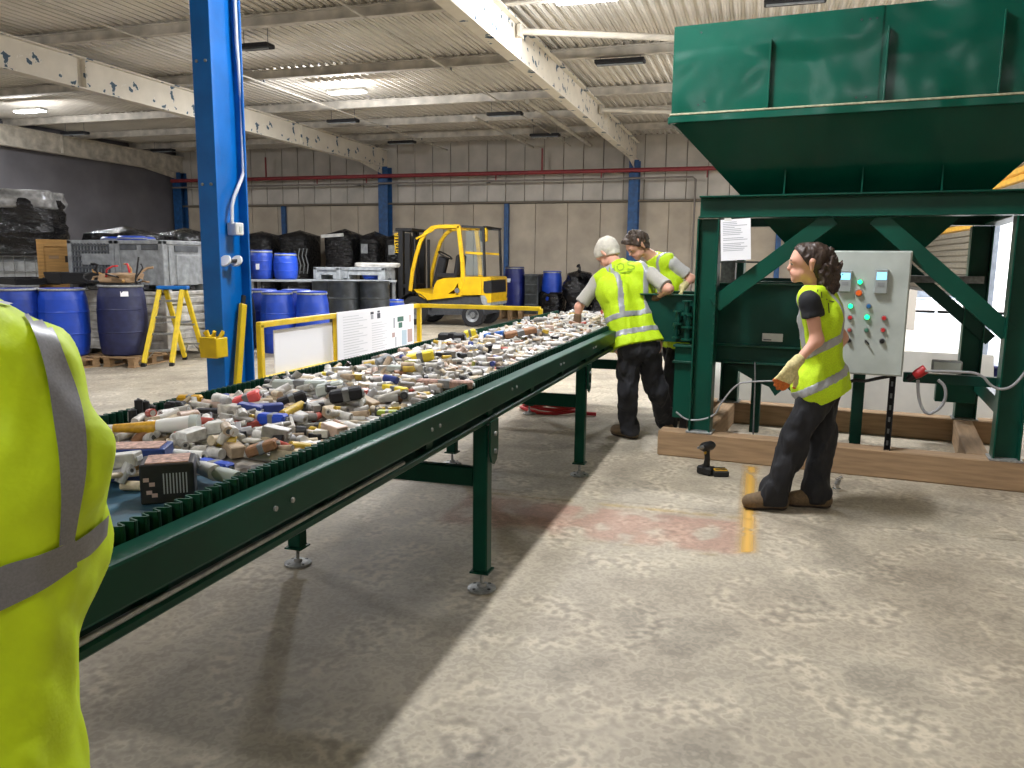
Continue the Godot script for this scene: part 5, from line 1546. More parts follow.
func storage_right() -> void:
	var p := far(514.5, 304, 20.2)
	var z := -20.3
	p = on_z(514.5, 304, z)
	var pb := pallet(Vector3(p.x, 0, z), 0.0, "wooden pallet under the dark blue drum by the back wall", 0.7, 0.9)
	pb.scale.y = 2.0
	drum(Vector3(p.x, 0.29, z), 1.05, 0.28, "dark_blue_drum", "dark blue drum with a white label against the back wall", "drums by the back wall", "plastic", "lid_same").rotation.y = 0
	put(Sh.new().box(Vector3(-0.08, 0.72, 0.275), Vector3(0.1, 0.1, 0.006)), "label_sticker", mats["paper"], get_child(get_child_count() - 1))
	var b := on_z(534, 305, z)
	var bn := thing("dark_bin", "dark grey square bin beside the dark blue drum", "bin", Vector3(b.x - 0.02, 0.145, z))
	put(Sh.new().box(Vector3(0, 0.5, 0), Vector3(0.36, 1.0, 0.5), 0.02), "body", mats["steel_drum"], bn)
	put(Sh.new().box(Vector3(0, 1.01, 0), Vector3(0.4, 0.05, 0.54), 0.015), "lid", mats["grey_crate_dark"], bn)
	for i in 3:
		put(Sh.new().box(Vector3(0, 0.25 + i * 0.26, 0.252), Vector3(0.3, 0.03, 0.012)), "rib", mats["grey_crate_dark"], bn)
	pallet(Vector3(b.x + 0.72, 0, z), 0.0, "wooden pallet under the dark bin and the black bags", 1.75, 0.9)
	var c := on_z(551, 290, z)
	var dr := drum(Vector3(c.x, 0.145, z - 0.1), 1.1, 0.27, "blue_drum", "blue drum with a black bag pulled up over its lower half", "drums by the back wall", "plastic", "lid_same")
	lump("black_bag", c, Vector3(0.58, 0.62, 0.6), mats["wrap"], 0.06, 8, dr)
	for q in [[574, 0.56, 1.15, 21, "bulging black refuse bag heap beside the half-bagged blue drum"], [598, 0.5, 1.05, 22, "black refuse bags behind the leaning worker's sleeve"]]:
		var o := on_z(q[0], 300, z)
		var s := thing("refuse_bag", q[4], "bag", Vector3(o.x + 0.1, 0.145, z - 0.05), 0.0, "black refuse bags by the back wall")
		lump("bag", o, Vector3(q[1], q[2], 0.7), mats["wrap"], 0.22, q[3], s)
		put(Sh.new().tube([Vector3(0, q[2] * 0.95, 0), Vector3(0.03, q[2] * 1.06, 0.03), Vector3(-0.02, q[2] * 1.1, 0)], [0.06, 0.03, 0.06], 8), "tied_neck", mats["wrap"], s)
	# odds and ends by the doorway, seen under the right of the frame
	var e0 := on_y(978, 442, 0.0)
	for q in [[972, 428, "yellow", 0.1, 0.3, 0.1, "small yellow container on the floor behind the hopper's right post"], [987, 440, "white", 0.2, 0.34, 0.2, "white plastic box behind the hopper's right post"], [982, 420, "dark_blue_drum", 0.4, 0.5, 0.3, "dark blue crate behind the white plastic box"]]:
		var o := on_y(q[0], q[1], 0.0)
		o.z = minf(o.z, -8.35 if q[2] != "dark_blue_drum" else -9.0)
		var r := on_z(q[0], q[1], o.z)
		var s := thing("container", q[6], "box", Vector3(r.x, 0, o.z))
		put(Sh.new().box(Vector3(0, q[4] / 2, 0), Vector3(q[3], q[4], q[5]), 0.02), "body", mats[q[2]], s)
		put(Sh.new().box(Vector3(0, q[4] + 0.012, 0), Vector3(q[3] + 0.02, 0.03, q[5] + 0.02), 0.008), "lid", mats[q[2]], s)

func step_ladder() -> void:
	var fl := on_y(144, 366.5, 0)
	var fr := on_y(172, 366, 0)
	var o := (fl + fr) * 0.5
	var t := thing("step_ladder", "yellow step ladder with a blue top cap beside the navy drum", "ladder", o)
	var rr := on_y(204, 357.5, 0) - o
	var rl0 := on_y(185, 359.5, 0) - o
	fl -= o
	fr -= o
	var H := 1.06
	var acr := (fr - fl).normalized()
	var topc := (rr + rl0) * 0.5 * 0.5
	var back := topc.normalized()
	var feet := [fl, fr, rl0, rr]
	var tops := []
	for q in [[-0.15, -0.05], [0.15, -0.05], [-0.13, 0.05], [0.13, 0.05]]:
		tops.append(topc + acr * q[0] + back * q[1] + Vector3(0, H, 0))
	for i in 4:
		var rl := put(Sh.new().bar(feet[i] + Vector3(0, 0.04, 0), tops[i], 0.06, 0.1, acr.cross(Vector3.UP), 0.008), "rail", mats["ladder_yellow"], t)
		put(Sh.new().box(feet[i] + Vector3(0, 0.025, 0), Vector3(0.06, 0.05, 0.1), 0.006, Basis(acr, Vector3.UP, acr.cross(Vector3.UP))), "foot", mats["rubber"], rl)
	var bs := Basis(acr, Vector3.UP, acr.cross(Vector3.UP))
	for k in 4:
		var f := 0.2 + k * 0.215
		var a: Vector3 = feet[0].lerp(tops[0], f)
		var b: Vector3 = feet[1].lerp(tops[1], f)
		put(Sh.new().box((a + b) * 0.5, Vector3((b - a).length(), 0.03, 0.085), 0.004, bs), "step", mats["steel"], t)
	for k in 3:
		var f := 0.22 + k * 0.28
		var a: Vector3 = feet[2].lerp(tops[2], f)
		var b: Vector3 = feet[3].lerp(tops[3], f)
		put(Sh.new().box((a + b) * 0.5, Vector3((b - a).length(), 0.028, 0.02), 0.003, bs), "rear_bar", mats["steel"], t)
	for i in 2:
		put(Sh.new().bar(feet[i].lerp(tops[i], 0.06), feet[i].lerp(tops[i], 0.2) + acr * (0.1 if i == 0 else -0.1), 0.015, 0.01), "step_brace", mats["steel"], t)
		put(Sh.new().bar(feet[2 + i].lerp(tops[2 + i], 0.04), feet[2 + i].lerp(tops[2 + i], 0.22) + acr * (0.1 if i == 0 else -0.1), 0.015, 0.01), "step_brace", mats["steel"], t)
		put(Sh.new().bar(feet[i].lerp(tops[i], 0.55), feet[2 + i].lerp(tops[2 + i], 0.55), 0.012, 0.02), "spreader", mats["steel"], t)
	put(Sh.new().box(topc + Vector3(0, H + 0.02, 0), Vector3(0.42, 0.05, 0.22), 0.012, bs), "top_cap", mats["blue_steel"], t)

# ---------------------------------------------------------------- waste on the belt
var pile_h := PackedFloat32Array()
const PW := 86
const PL := 730
func pile_drop(x: float, z: float, L: float, W: float, a: float, sink: float) -> float:
	# rests a flat piece on the highest point under it and raises the heap there
	var ca := cos(a)
	var sa := sin(a)
	var cells := PackedInt32Array()
	var hi := 0.0
	var mean := 0.0
	var st := 0.01
	var i := -L / 2
	while i <= L / 2:
		var j := -W / 2
		while j <= W / 2:
			var gx := int((x + i * ca + j * sa + 2.065) / 0.01)
			var gz := int((-1.25 - (z - i * sa + j * ca)) / 0.01)
			if gx >= 0 and gx < PW and gz >= 0 and gz < PL:
				var id := gz * PW + gx
				cells.append(id)
				hi = maxf(hi, pile_h[id])
				mean += pile_h[id]
			j += st
		i += st
	if cells.is_empty():
		return -1.0
	mean /= cells.size()
	var y := lerpf(hi, mean, sink)
	for id in cells:
		pile_h[id] = maxf(pile_h[id], y + W * 0.6)
	return y

func battery_mesh(r: float, L: float, c: Color, kind: int, n := 10) -> Array:
	# [casing, terminal]; lies along x with its lowest point at y = 0
	var a := Sh.new()
	a.col(c)
	var b := Sh.new()
	b.col(Color(0.62, 0.62, 0.6))
	var up := Vector3(0, r, 0)
	var xf := Transform3D(Basis(Vector3(0, 0, 1), -PI / 2), up)
	if kind == 0:      # cell
		a.lathe([Vector2(0, -L / 2), Vector2(r * 0.96, -L / 2), Vector2(r, -L / 2 + r * 0.1), Vector2(r, L / 2 - r * 0.1), Vector2(r * 0.94, L / 2), Vector2(r * 0.7, L / 2)], n, xf)
		b.lathe([Vector2(r * 0.7, L / 2 - 0.0005), Vector2(r * 0.34, L / 2 - 0.0005), Vector2(r * 0.34, L / 2 + r * 0.2), Vector2(0, L / 2 + r * 0.2)], n, xf)
	elif kind == 1:    # hollow tube end
		a.lathe([Vector2(r * 0.5, -L / 2), Vector2(r, -L / 2), Vector2(r, L / 2), Vector2(r * 0.55, L / 2), Vector2(r * 0.55, L / 2 - r * 0.6), Vector2(0, L / 2 - r * 0.6)], n, xf)
		b.col(Color(0.1, 0.1, 0.1))
		b.lathe([Vector2(0, -L / 2 + 0.001), Vector2(r * 0.5, -L / 2 + 0.001)], n, xf)
	elif kind == 2:    # block pack
		a.box(up, Vector3(L, r * 2, r * 2.6), r * 0.16)
		b.box(up + Vector3(L / 2 + r * 0.1, 0, 0), Vector3(r * 0.24, r * 0.7, r * 1.7), r * 0.05)
	else:              # flat pouch
		a.box(up * 0.55, Vector3(L, r * 1.1, r * 3.2), r * 0.3)
		b.box(up * 0.55 + Vector3(L / 2, 0, 0), Vector3(r * 0.8, r * 0.25, r * 1.2))
	return [a, b]

func waste() -> void:
	pile_h.resize(PW * PL)
	var rg := RandomNumberGenerator.new()
	rg.seed = 4242
	var nz := FastNoiseLite.new()
	nz.seed = 3
	nz.frequency = 0.03
	nz.fractal_octaves = 4
	# compacted bed of small stuff under the loose pieces
	var bed := Sh.new()
	for gz in PL:
		for gx in PW:
			var z := -1.25 - gz * 0.01
			var thin := clampf((-1.72 - z) * 2.2 - 0.35 * (gx / float(PW)), 0.0, 1.0)
			var edge := clampf(minf(gx, PW - 1 - gx) / 24.0, 0.0, 1.0)
			var near_edge := clampf((PW - 1 - gx) / 26.0, 0.0, 1.0)
			var h := thin * (0.003 + 0.028 * edge * near_edge + nz.get_noise_2d(gx, gz) * 0.02 + 0.008)
			pile_h[gz * PW + gx] = maxf(h, 0.0)
	var bcol := [Color(0.2, 0.18, 0.15), Color(0.28, 0.25, 0.2), Color(0.13, 0.12, 0.1), Color(0.36, 0.33, 0.28)]  # bed darkened: shade in the gaps between pieces put into its colour
	for gz in range(0, PL - 3, 3):
		for gx in range(0, PW - 2, 2):
			var P := []
			for q in [[0, 0], [2, 0], [2, 3], [0, 3]]:
				var hx := mini(gx + q[0], PW - 1)
				var hz := mini(gz + q[1], PL - 1)
				P.append(Vector3(-2.065 + hx * 0.01, BELT_Y + 0.001 + pile_h[hz * PW + hx], -1.25 - hz * 0.01))
			if P[0].y + P[1].y + P[2].y + P[3].y - 4 * BELT_Y < 0.006:
				continue
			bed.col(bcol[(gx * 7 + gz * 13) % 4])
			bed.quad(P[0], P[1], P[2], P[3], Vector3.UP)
	# colours of the pieces: [linear colour, weight]
	var pal := [
		[Color(0.72, 0.68, 0.60), 18, "off-white"], [Color(0.50, 0.48, 0.43), 12, "dull grey"], [Color(0.88, 0.86, 0.82), 18, "white"], [Color(0.30, 0.28, 0.25), 8, "dark grey"],
		[Color(0.58, 0.44, 0.30), 8, "tan"], [Color(0.70, 0.58, 0.40), 9, "sandy"], [Color(0.68, 0.46, 0.05), 3, "yellow"], [Color(0.03, 0.06, 0.30), 1, "blue"],
		[Color(0.03, 0.03, 0.035), 5, "black"], [Color(0.36, 0.17, 0.08), 3, "rust brown"], [Color(0.55, 0.10, 0.07), 1, "red"], [Color(0.56, 0.55, 0.56), 10, "silver"], [Color(0.42, 0.44, 0.10), 1, "olive green"], [Color(0.70, 0.52, 0.42), 5, "pale pink"],
	]
	var total := 0
	for p in pal:
		total += p[1]
	var pick := func() -> int:
		var k := rg.randi_range(0, total - 1)
		for i in pal.size():
			k -= pal[i][1]
			if k < 0:
				return i
		return 0
	# sizes: [radius, length, kind]
	var sizes := [[0.0095, 0.054, 0], [0.0135, 0.055, 0], [0.0165, 0.062, 0], [0.012, 0.095, 1], [0.016, 0.12, 1], [0.012, 0.046, 2], [0.018, 0.08, 2], [0.010, 0.066, 3], [0.0145, 0.032, 0], [0.008, 0.17, 1]]
	var kinds := ["cylinder cell", "cylinder cell", "thick cylinder cell", "tube cell", "long tube cell", "block battery", "brick battery pack", "flat pouch cell", "stubby cell", "thin rod cell"]
	var wt := [16, 18, 16, 9, 5, 9, 6, 8, 13, 2]
	var ws := 0
	for w in wt:
		ws += w
	var cache := {}
	var get := func(si: int, ci: int) -> Array:
		var key: int = si * 100 + ci
		if not cache.has(key):
			var bm: Array = battery_mesh(sizes[si][0], sizes[si][1], pal[ci][0], sizes[si][2])
			cache[key] = [bm[0].mesh(), bm[1].mesh()]
		return cache[key]
	var vm := StandardMaterial3D.new()
	vm.vertex_color_use_as_albedo = true
	vm.roughness = 0.4
	vm.albedo_texture = texs["grit"]
	vm.uv1_triplanar = true
	vm.uv1_world_triplanar = true
	vm.uv1_scale = Vector3.ONE * 5.0
	mats["cell_skin"] = vm
	var stuff := Sh.new()
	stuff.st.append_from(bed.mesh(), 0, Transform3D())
	# special pieces first claim their spots
	cartons()
	var loose := []
	var count := 3400
	for i in count:
		var z := -1.3 - 7.1 * pow(rg.randf(), 1.2)
		var x := -2.05 + 0.82 * rg.randf()
		if z > -1.75 and x > -1.98 + (-1.3 - z) * 1.5:
			continue
		if z > -1.62:
			continue
		if absf(z + 1.8) < 0.14 and x > -1.86:
			continue
		if (x < -1.97 and rg.randf() < 0.45) or (x > -1.28 and rg.randf() < 0.15):
			continue
		var k := rg.randi_range(0, ws - 1)
		var si := 0
		for j in wt.size():
			k -= wt[j]
			if k < 0:
				si = j
				break
		var L: float = sizes[si][1]
		var W: float = sizes[si][0] * (2.0 if sizes[si][2] < 2 else 2.8)
		var a := rg.randf() * PI if rg.randf() < 0.6 else rg.randfn(0.3, 0.5)
		var ext_x := absf(cos(a)) * L / 2 + absf(sin(a)) * W / 2
		x = clampf(x, -2.052 + ext_x, -1.222 - ext_x)
		var y := pile_drop(x, z, L, W, a, 0.75)
		if y < 0.0:
			continue
		var tilt := rg.randfn(0.0, 0.16) if y > 0.02 else 0.0
		var bs := Basis(Vector3.UP, a) * Basis(Vector3(0, 0, 1), tilt)
		if y > 0.03 and rg.randf() < 0.07:
			bs = Basis(Vector3.UP, a) * Basis(Vector3(0, 0, 1), rg.randf_range(0.6, 1.2))
		loose.append([Transform3D(bs, Vector3(x, BELT_Y + y + 0.001, z)), si, pick.call()])
	specials(rg)
	# the pieces that show largest: nearest and topmost
	var order := []
	for i in loose.size():
		var p: Vector3 = loose[i][0].origin
		var vis: float = sizes[loose[i][1]][0] * sizes[loose[i][1]][1] / (p - EYE).length_squared()
		var gx := clampi(int((p.x + 2.065) / 0.01), 0, PW - 1)
		var gz := clampi(int((-1.25 - p.z) / 0.01), 0, PL - 1)
		var cover: float = pile_h[gz * PW + gx] - (p.y - BELT_Y) - sizes[loose[i][1]][0] * 2.0
		order.append([vis * (1.0 if cover < 0.02 else 0.12), i])
	order.sort_custom(func(a, b): return a[0] > b[0])
	for n in order.size():
		var it: Array = loose[order[n][1]]
		var mm: Array = get.call(it[1], it[2])
		if n < 300:
			var o := put(mm[0], "battery", vm)
			o.transform = it[0]
			put(mm[1], "terminal", vm, o)
			tag(o, "%s %s %s" % [pal[it[2]][2], kinds[it[1]], whereabouts(it[0].origin)], "battery", "%s %ss on the belt" % [pal[it[2]][2], kinds[it[1]]])
		else:
			stuff.st.append_from(mm[0], 0, it[0])
			stuff.st.append_from(mm[1], 0, it[0])
	var so := put(stuff.st.commit(), "battery_heap", vm)
	tag(so, "dense heap of small used batteries covering the conveyor belt", "batteries", "", "stuff")

func whereabouts(p: Vector3) -> String:
	var across := "in mid belt"
	if p.x > -1.43: across = "by the near wavy wall"
	elif p.x < -1.84: across = "by the far wavy wall"
	var spots := [[-1.9, "at the bare end"], [-2.5, "just past the cartons"], [-3.1, "level with the first bolts"], [-3.7, "over the first leg"], [-4.4, "level with the blue column"], [-5.1, "past the blue column"], [-6.0, "level with the white sheet"], [-7.0, "level with the notice board"], [-9.9, "towards the leaning worker"]]
	for s in spots:
		if p.z > s[0]:
			return across + ", " + s[1]
	return across
func rest(u: float, v: float, L: float, W: float, a: float, lift := 0.0) -> Vector3:
	# where a piece seen at a pixel lies on the heap
	var p := on_y(u, v, BELT_Y + lift)
	p.x = clampf(p.x, -2.03 + W, -1.24 - W)
	var y := pile_drop(p.x, p.z, L, W, a, 0.75)
	return Vector3(p.x, BELT_Y + maxf(y, 0.0) + 0.001, p.z)

func cartons() -> void:
	paint("box_blue", rgb(32, 62, 128), 0.5, 0.0, "grit", 8.0)
	paint("box_blue_top", rgb(214, 170, 150), 0.6, 0.0, "dirty", 10.0)
	paint("box_black", rgb(34, 32, 34), 0.45, 0.0, "grit", 8.0)
	paint("coral", rgb(232, 92, 88), 0.5, 0.0, "soft", 6.0)
	paint("pack_yellow", rgb(222, 168, 28), 0.45, 0.0, "grit", 9.0)
	paint("bright_yellow", rgb(240, 214, 40), 0.5, 0.0, "soft", 6.0)
	paint("bright_blue", rgb(52, 110, 190), 0.5, 0.0, "soft", 6.0)
	paint("lime", rgb(170, 190, 60), 0.5, 0.0, "grit", 6.0)
	paint("card_brown", rgb(156, 112, 76), 0.8, 0.0, "grit", 8.0)
	# printed black carton, nearest the belt's end
	var a := 0.62
	var p := on_y(153, 503, BELT_Y)
	p += Vector3(0.01, 0, -0.05)
	pile_drop(p.x, p.z, 0.13, 0.12, a, 0.0)
	var t := thing("carton", "small black printed carton at the bare end of the belt", "carton", Vector3(p.x, BELT_Y + 0.002, p.z), a)
	put(Sh.new().box(Vector3(0, 0.05, 0), Vector3(0.125, 0.1, 0.105), 0.003), "box", mats["box_black"], t)
	put(Sh.new().box(Vector3(0.0, 0.101, 0), Vector3(0.1, 0.003, 0.09)), "torn_flap", mats["box_blue_top"], t)
	for i in 8:
		put(Sh.new().box(Vector3(-0.008 + i * 0.0075, 0.05, 0.0528), Vector3(0.003, 0.052 + 0.008 * ((i * 3) % 3), 0.0006)), "print_line", mats["ink_soft"], t)
	for q in [[-0.042, 0.03], [-0.035, 0.05], [-0.048, 0.062], [-0.03, 0.022]]:
		put(Sh.new().box(Vector3(q[0], q[1], 0.0528), Vector3(0.013, 0.01, 0.0006)), "print_mark", mats["print_rust"], t)
	# blue carton lying beside it
	p = on_y(132, 487, BELT_Y) + Vector3(-0.015, 0, -0.06)
	pile_drop(p.x, p.z, 0.2, 0.12, a, 0.0)
	t = thing("carton", "open blue printed carton lying against the black carton", "carton", Vector3(p.x - 0.03, BELT_Y + 0.002, p.z - 0.02), a - 0.15)
	put(Sh.new().box(Vector3(-0.02, 0.045, 0), Vector3(0.2, 0.09, 0.1), 0.003), "box", mats["box_blue"], t)
	put(Sh.new().box(Vector3(-0.02, 0.091, 0), Vector3(0.17, 0.003, 0.085)), "top_print", mats["box_blue_top"], t)
	put(Sh.new().lathe([Vector2(0, 0), Vector2(0.021, 0), Vector2(0.021, 0.0008), Vector2(0, 0.0008)], 18, Transform3D(Basis(Vector3.RIGHT, PI / 2), Vector3(0.02, 0.04, 0.05))), "print_disc", mats["crate_wood"], t)
	for q in [[-0.03, 0.05], [-0.04, 0.035], [-0.05, 0.055]]:
		put(Sh.new().box(Vector3(q[0], q[1], 0.0504), Vector3(0.012, 0.012, 0.0006)), "print_mark", mats["print_rust"], t)
func specials(rg: RandomNumberGenerator) -> void:
	var p: Vector3
	var t: Node3D
	# long torch: yellow head, white body
	p = rest(158, 437, 0.26, 0.05, 0.5, 0.05)
	t = thing("torch", "yellow and white torch lying near the far side wall", "torch", p, 0.42)
	put(Sh.new().tube([Vector3(-0.13, 0.018, 0), Vector3(0.0, 0.02, 0)], [0.013, 0.021], 12), "grip", mats["pack_yellow"], t)
	put(Sh.new().tube([Vector3(0.0, 0.021, 0), Vector3(0.1, 0.028, 0)], [0.022, 0.028], 12), "barrel", mats["white"], t)
	put(Sh.new().tube([Vector3(0.1, 0.028, 0), Vector3(0.125, 0.028, 0)], [0.03, 0.03], 14), "head", mats["panel_white"], t)
	# fat white rolls near the black carton
	for q in [[203, 482, 0.17, 0.022, -0.5, "white", "fat white tube cell with an open end beside the black carton"], [172, 455, 0.2, 0.02, 0.1, "white", "long white tube lying over the blue carton"], [148, 452, 0.2, 0.017, 0.2, "panel_white", "pale tube behind the blue carton"], [228, 490, 0.1, 0.02, -0.35, "panel_white", "stubby white tube leaning on the belt's wavy wall"]]:
		p = rest(q[0], q[1], q[2], q[3] * 2, q[4], 0.0 if q[1] > 470 else 0.05)
		t = thing("tube_cell", q[6], "battery", p, q[4])
		put(Sh.new().lathe([Vector2(q[3] * 0.55, -q[2] / 2), Vector2(q[3], -q[2] / 2), Vector2(q[3], q[2] / 2), Vector2(q[3] * 0.55, q[2] / 2), Vector2(q[3] * 0.55, q[2] / 2 - 0.02), Vector2(0, q[2] / 2 - 0.02)], 16, Transform3D(Basis(Vector3(0, 0, 1), -PI / 2), Vector3(0, q[3], 0))), "casing", mats[q[5]], t)
		put(Sh.new().rod(Vector3(q[2] / 2 - 0.025, q[3], 0), Vector3(q[2] / 2 - 0.006, q[3], 0), q[3] * 0.5, 12), "core", mats["black"], t)
	# block-like pieces: [u, v, length, height, width, turn, tilt, material, label, lift]
	for q in [
		[247, 402, 0.13, 0.05, 0.09, 0.5, 0.35, "coral", "coral red block on top of the heap by the blue column", 0.1],
		[172, 408, 0.12, 0.06, 0.05, 0.35, 0.0, "pack_yellow", "yellow battery pack against the far side wall", 0.05],
		[130, 418, 0.1, 0.07, 0.06, 0.2, 0.0, "black", "black ribbed pack at the far corner of the belt", 0.02],
		[217, 412, 0.2, 0.02, 0.05, 0.3, 0.0, "black", "flat black strip pack on the heap", 0.07],
		[292, 404, 0.14, 0.055, 0.07, 0.6, 0.3, "black_soft", "wedge-like dark grey pack tilted up in the heap", 0.09],
		[346, 402, 0.16, 0.06, 0.09, 0.5, 0.15, "black_soft", "dark slab pack in the middle of the heap", 0.09],
		[330, 396, 0.14, 0.06, 0.09, 0.4, 0.2, "panel_white", "white carton beside the dark slab pack", 0.09],
		[273, 424, 0.13, 0.05, 0.06, 0.1, 0.0, "blue_drum", "blue-ended pack in the heap", 0.07],
		[215, 466, 0.16, 0.04, 0.05, -0.2, 0.0, "blue_drum", "blue and white tube pack near the wavy wall", 0.05],
		[262, 442, 0.12, 0.04, 0.07, 0.4, 0.3, "card_brown", "crumpled brown card in the heap", 0.08],
		[420, 360, 0.2, 0.07, 0.13, 0.4, 0.2, "bright_yellow", "yellow plastic case half buried in the heap", 0.09],
		[395, 389, 0.2, 0.03, 0.04, -0.5, 0.0, "bright_yellow", "thin yellow stick pack in the heap", 0.09],
		[328, 371, 0.1, 0.03, 0.05, 0.3, 0.0, "bright_yellow", "yellow clip by the guard rail side of the belt", 0.08],
		[452, 339, 0.24, 0.09, 0.12, 0.2, 0.0, "black", "black box-shaped pack near the far wavy wall", 0.09],
		[470, 330, 0.12, 0.08, 0.09, 0.4, 0.25, "bright_yellow", "bright yellow lump standing up beyond the black box pack", 0.13],
		[494, 333, 0.18, 0.05, 0.1, 0.1, 0.2, "bright_blue", "bright blue piece beside the yellow lump", 0.12],
		[470, 385, 0.1, 0.03, 0.05, 0.3, 0.0, "lime", "lime green pack near the wavy wall", 0.07],
		[388, 408, 0.1, 0.03, 0.05, 0.3, 0.0, "lime", "olive lime piece in the near half of the heap", 0.07],
		[425, 350, 0.3, 0.04, 0.05, 0.55, 0.0, "pack_yellow", "long yellowish tube at the guard rail side", 0.1],
		[405, 370, 0.22, 0.04, 0.05, 0.2, 0.0, "panel_white", "long white tube in the middle of the heap", 0.1],
		[385, 360, 0.12, 0.08, 0.1, 0.7, 0.4, "grey_crate", "grey faceted pack near the guard rail side", 0.1],
		[180, 466, 0.12, 0.05, 0.1, 0.9, 0.35, "grey_crate", "crumpled speckled grey pack behind the black carton", 0.06],
		[300, 388, 0.3, 0.05, 0.05, 0.25, 0.0, "panel_white", "pale grey rod pack near the far wavy wall", 0.09],
		[520, 333, 0.3, 0.05, 0.2, 0.4, 0.2, "card_brown", "heap of torn brown card near the far end", 0.12],
		[445, 378, 0.34, 0.05, 0.06, 0.1, 0.0, "box_blue_top", "long pale pink tube across the heap", 0.1]]:
		for k in [2, 3, 4]:
			q[k] *= 0.74
		p = rest(q[0], q[1], q[2], q[4], q[5], q[9])
		t = thing("battery_pack", q[8], "battery pack", p, q[5])
		var bs := Basis(Vector3(0, 0, 1), q[6])
		var lift: float = absf(sin(q[6])) * q[2] * 0.5
		put(Sh.new().box(Vector3(0, q[3] / 2 + lift, 0), Vector3(q[2], q[3], q[4]), minf(q[3], q[4]) * 0.18, bs), "casing", mats[q[7]], t)
		put(Sh.new().box(Vector3(0, q[3] / 2 + lift, 0), Vector3(q[2] * 0.22, q[3] * 1.04, q[4] * 1.04), 0.003, bs), "band", mats["steel_dull"] if q[7] != "black" else mats["black_soft"], t)
		put(Sh.new().rod(bs * Vector3(q[2] / 2, 0, 0) + Vector3(0, q[3] / 2 + lift, 0), bs * Vector3(q[2] / 2 + 0.008, 0, 0) + Vector3(0, q[3] / 2 + lift, 0), minf(q[3], q[4]) * 0.25, 10), "terminal", mats["steel"], t)
	# ribs on the black corner pack come from short cells side by side
	for i in 4:
		p = rest(124 + i * 7, 414 - i * 1.5, 0.03, 0.03, 0.0, 0.08)
		t = thing("upright_cell", "black cell standing upright in a row at the far corner of the belt", "battery", p, 0.0, "upright black cells at the belt corner")
		put(Sh.new().lathe([Vector2(0, 0), Vector2(0.013, 0), Vector2(0.014, 0.003), Vector2(0.014, 0.05), Vector2(0.006, 0.053), Vector2(0, 0.053)], 12), "casing", mats["black"], t)
		put(Sh.new().rod(Vector3(0, 0.052, 0), Vector3(0, 0.057, 0), 0.005, 8), "terminal", mats["steel"], t)

# ---------------------------------------------------------------- things on the floor
func floor_items() -> void:
	# cordless driver standing on its battery
	var p := on_y(706, 474, 0.0)
	p = Vector3(p.x, 0, p.z)
	var t := thing("cordless_driver", "black cordless impact driver standing on the floor by the timber", "power tool", p, 1.0)
	put(Sh.new().box(Vector3(0, 0.03, 0), Vector3(0.085, 0.06, 0.12), 0.012), "battery_base", mats["black"], t)
	put(Sh.new().tube([Vector3(0, 0.055, 0.0), Vector3(0.0, 0.11, 0.005), Vector3(0, 0.16, 0.0), Vector3(0, 0.185, 0)], [0.026, 0.019, 0.02, 0.024], 12), "grip", mats["black"], t)
	put(Sh.new().tube([Vector3(0.07, 0.205, 0), Vector3(0.04, 0.205, 0), Vector3(-0.04, 0.205, 0), Vector3(-0.06, 0.205, 0)], [0.022, 0.034, 0.034, 0.024], 14), "motor_housing", mats["black"], t)
	put(Sh.new().tube([Vector3(-0.06, 0.206, 0), Vector3(-0.085, 0.208, 0), Vector3(-0.11, 0.21, 0)], [0.018, 0.012, 0.01], 10), "chuck", mats["steel"], t)
	put(Sh.new().box(Vector3(-0.022, 0.165, 0), Vector3(0.018, 0.03, 0.016), 0.004), "trigger", mats["pack_yellow"], t)
	p = on_y(720, 476, 0.0)
	t = thing("spare_battery", "yellow and black power-tool battery lying beside the driver", "battery", p, 0.3)
	put(Sh.new().box(Vector3(0, 0.022, 0), Vector3(0.11, 0.044, 0.075), 0.008), "case", mats["black"], t)
	put(Sh.new().box(Vector3(0, 0.047, 0), Vector3(0.095, 0.012, 0.06), 0.004), "top_cover", mats["pack_yellow"], t)
	for s in [-1, 1]:
		put(Sh.new().box(Vector3(0, 0.055, s * 0.02), Vector3(0.08, 0.008, 0.01), 0.002), "slide_rail", mats["black"], t)
	# metal fitting by the woman's heel
	p = on_y(836, 491, 0.0)
	t = thing("metal_fitting", "small chrome pipe fitting on the floor behind the woman's heel", "fitting", p)
	put(Sh.new().lathe([Vector2(0, 0), Vector2(0.028, 0), Vector2(0.03, 0.02), Vector2(0.02, 0.026), Vector2(0.018, 0.05)], 14), "base", mats["chrome"], t)
	put(Sh.new().rod(Vector3(0, 0.04, 0), Vector3(0.012, 0.085, 0), 0.017, 12), "neck", mats["steel"], t)
	put(Sh.new().rod(Vector3(-0.005, 0.075, 0), Vector3(0.035, 0.1, 0), 0.012, 10), "elbow", mats["chrome"], t)
	# red hose coil under the conveyor
	p = on_y(550, 411, 0.0)
	t = thing("red_hose", "coil of red hose lying on the floor under the conveyor", "hose", Vector3(p.x, 0.0, p.z))
	for k in 3:
		var pts := []
		for i in 25:
			var a := TAU * i / 24
			pts.append(Vector3(cos(a) * (0.3 - k * 0.03), 0.022 + k * 0.035 + 0.012 * sin(a * 3 + k), sin(a) * (0.2 - k * 0.02)))
		put(Sh.new().tube(pts, 0.019, 7), "loop", mats["hose_red"], t)
	put(Sh.new().tube([Vector3(0.27, 0.03, 0.05), Vector3(0.36, 0.025, 0.14), Vector3(0.5, 0.021, 0.12)], 0.019, 7), "tail", mats["hose_red"], t)

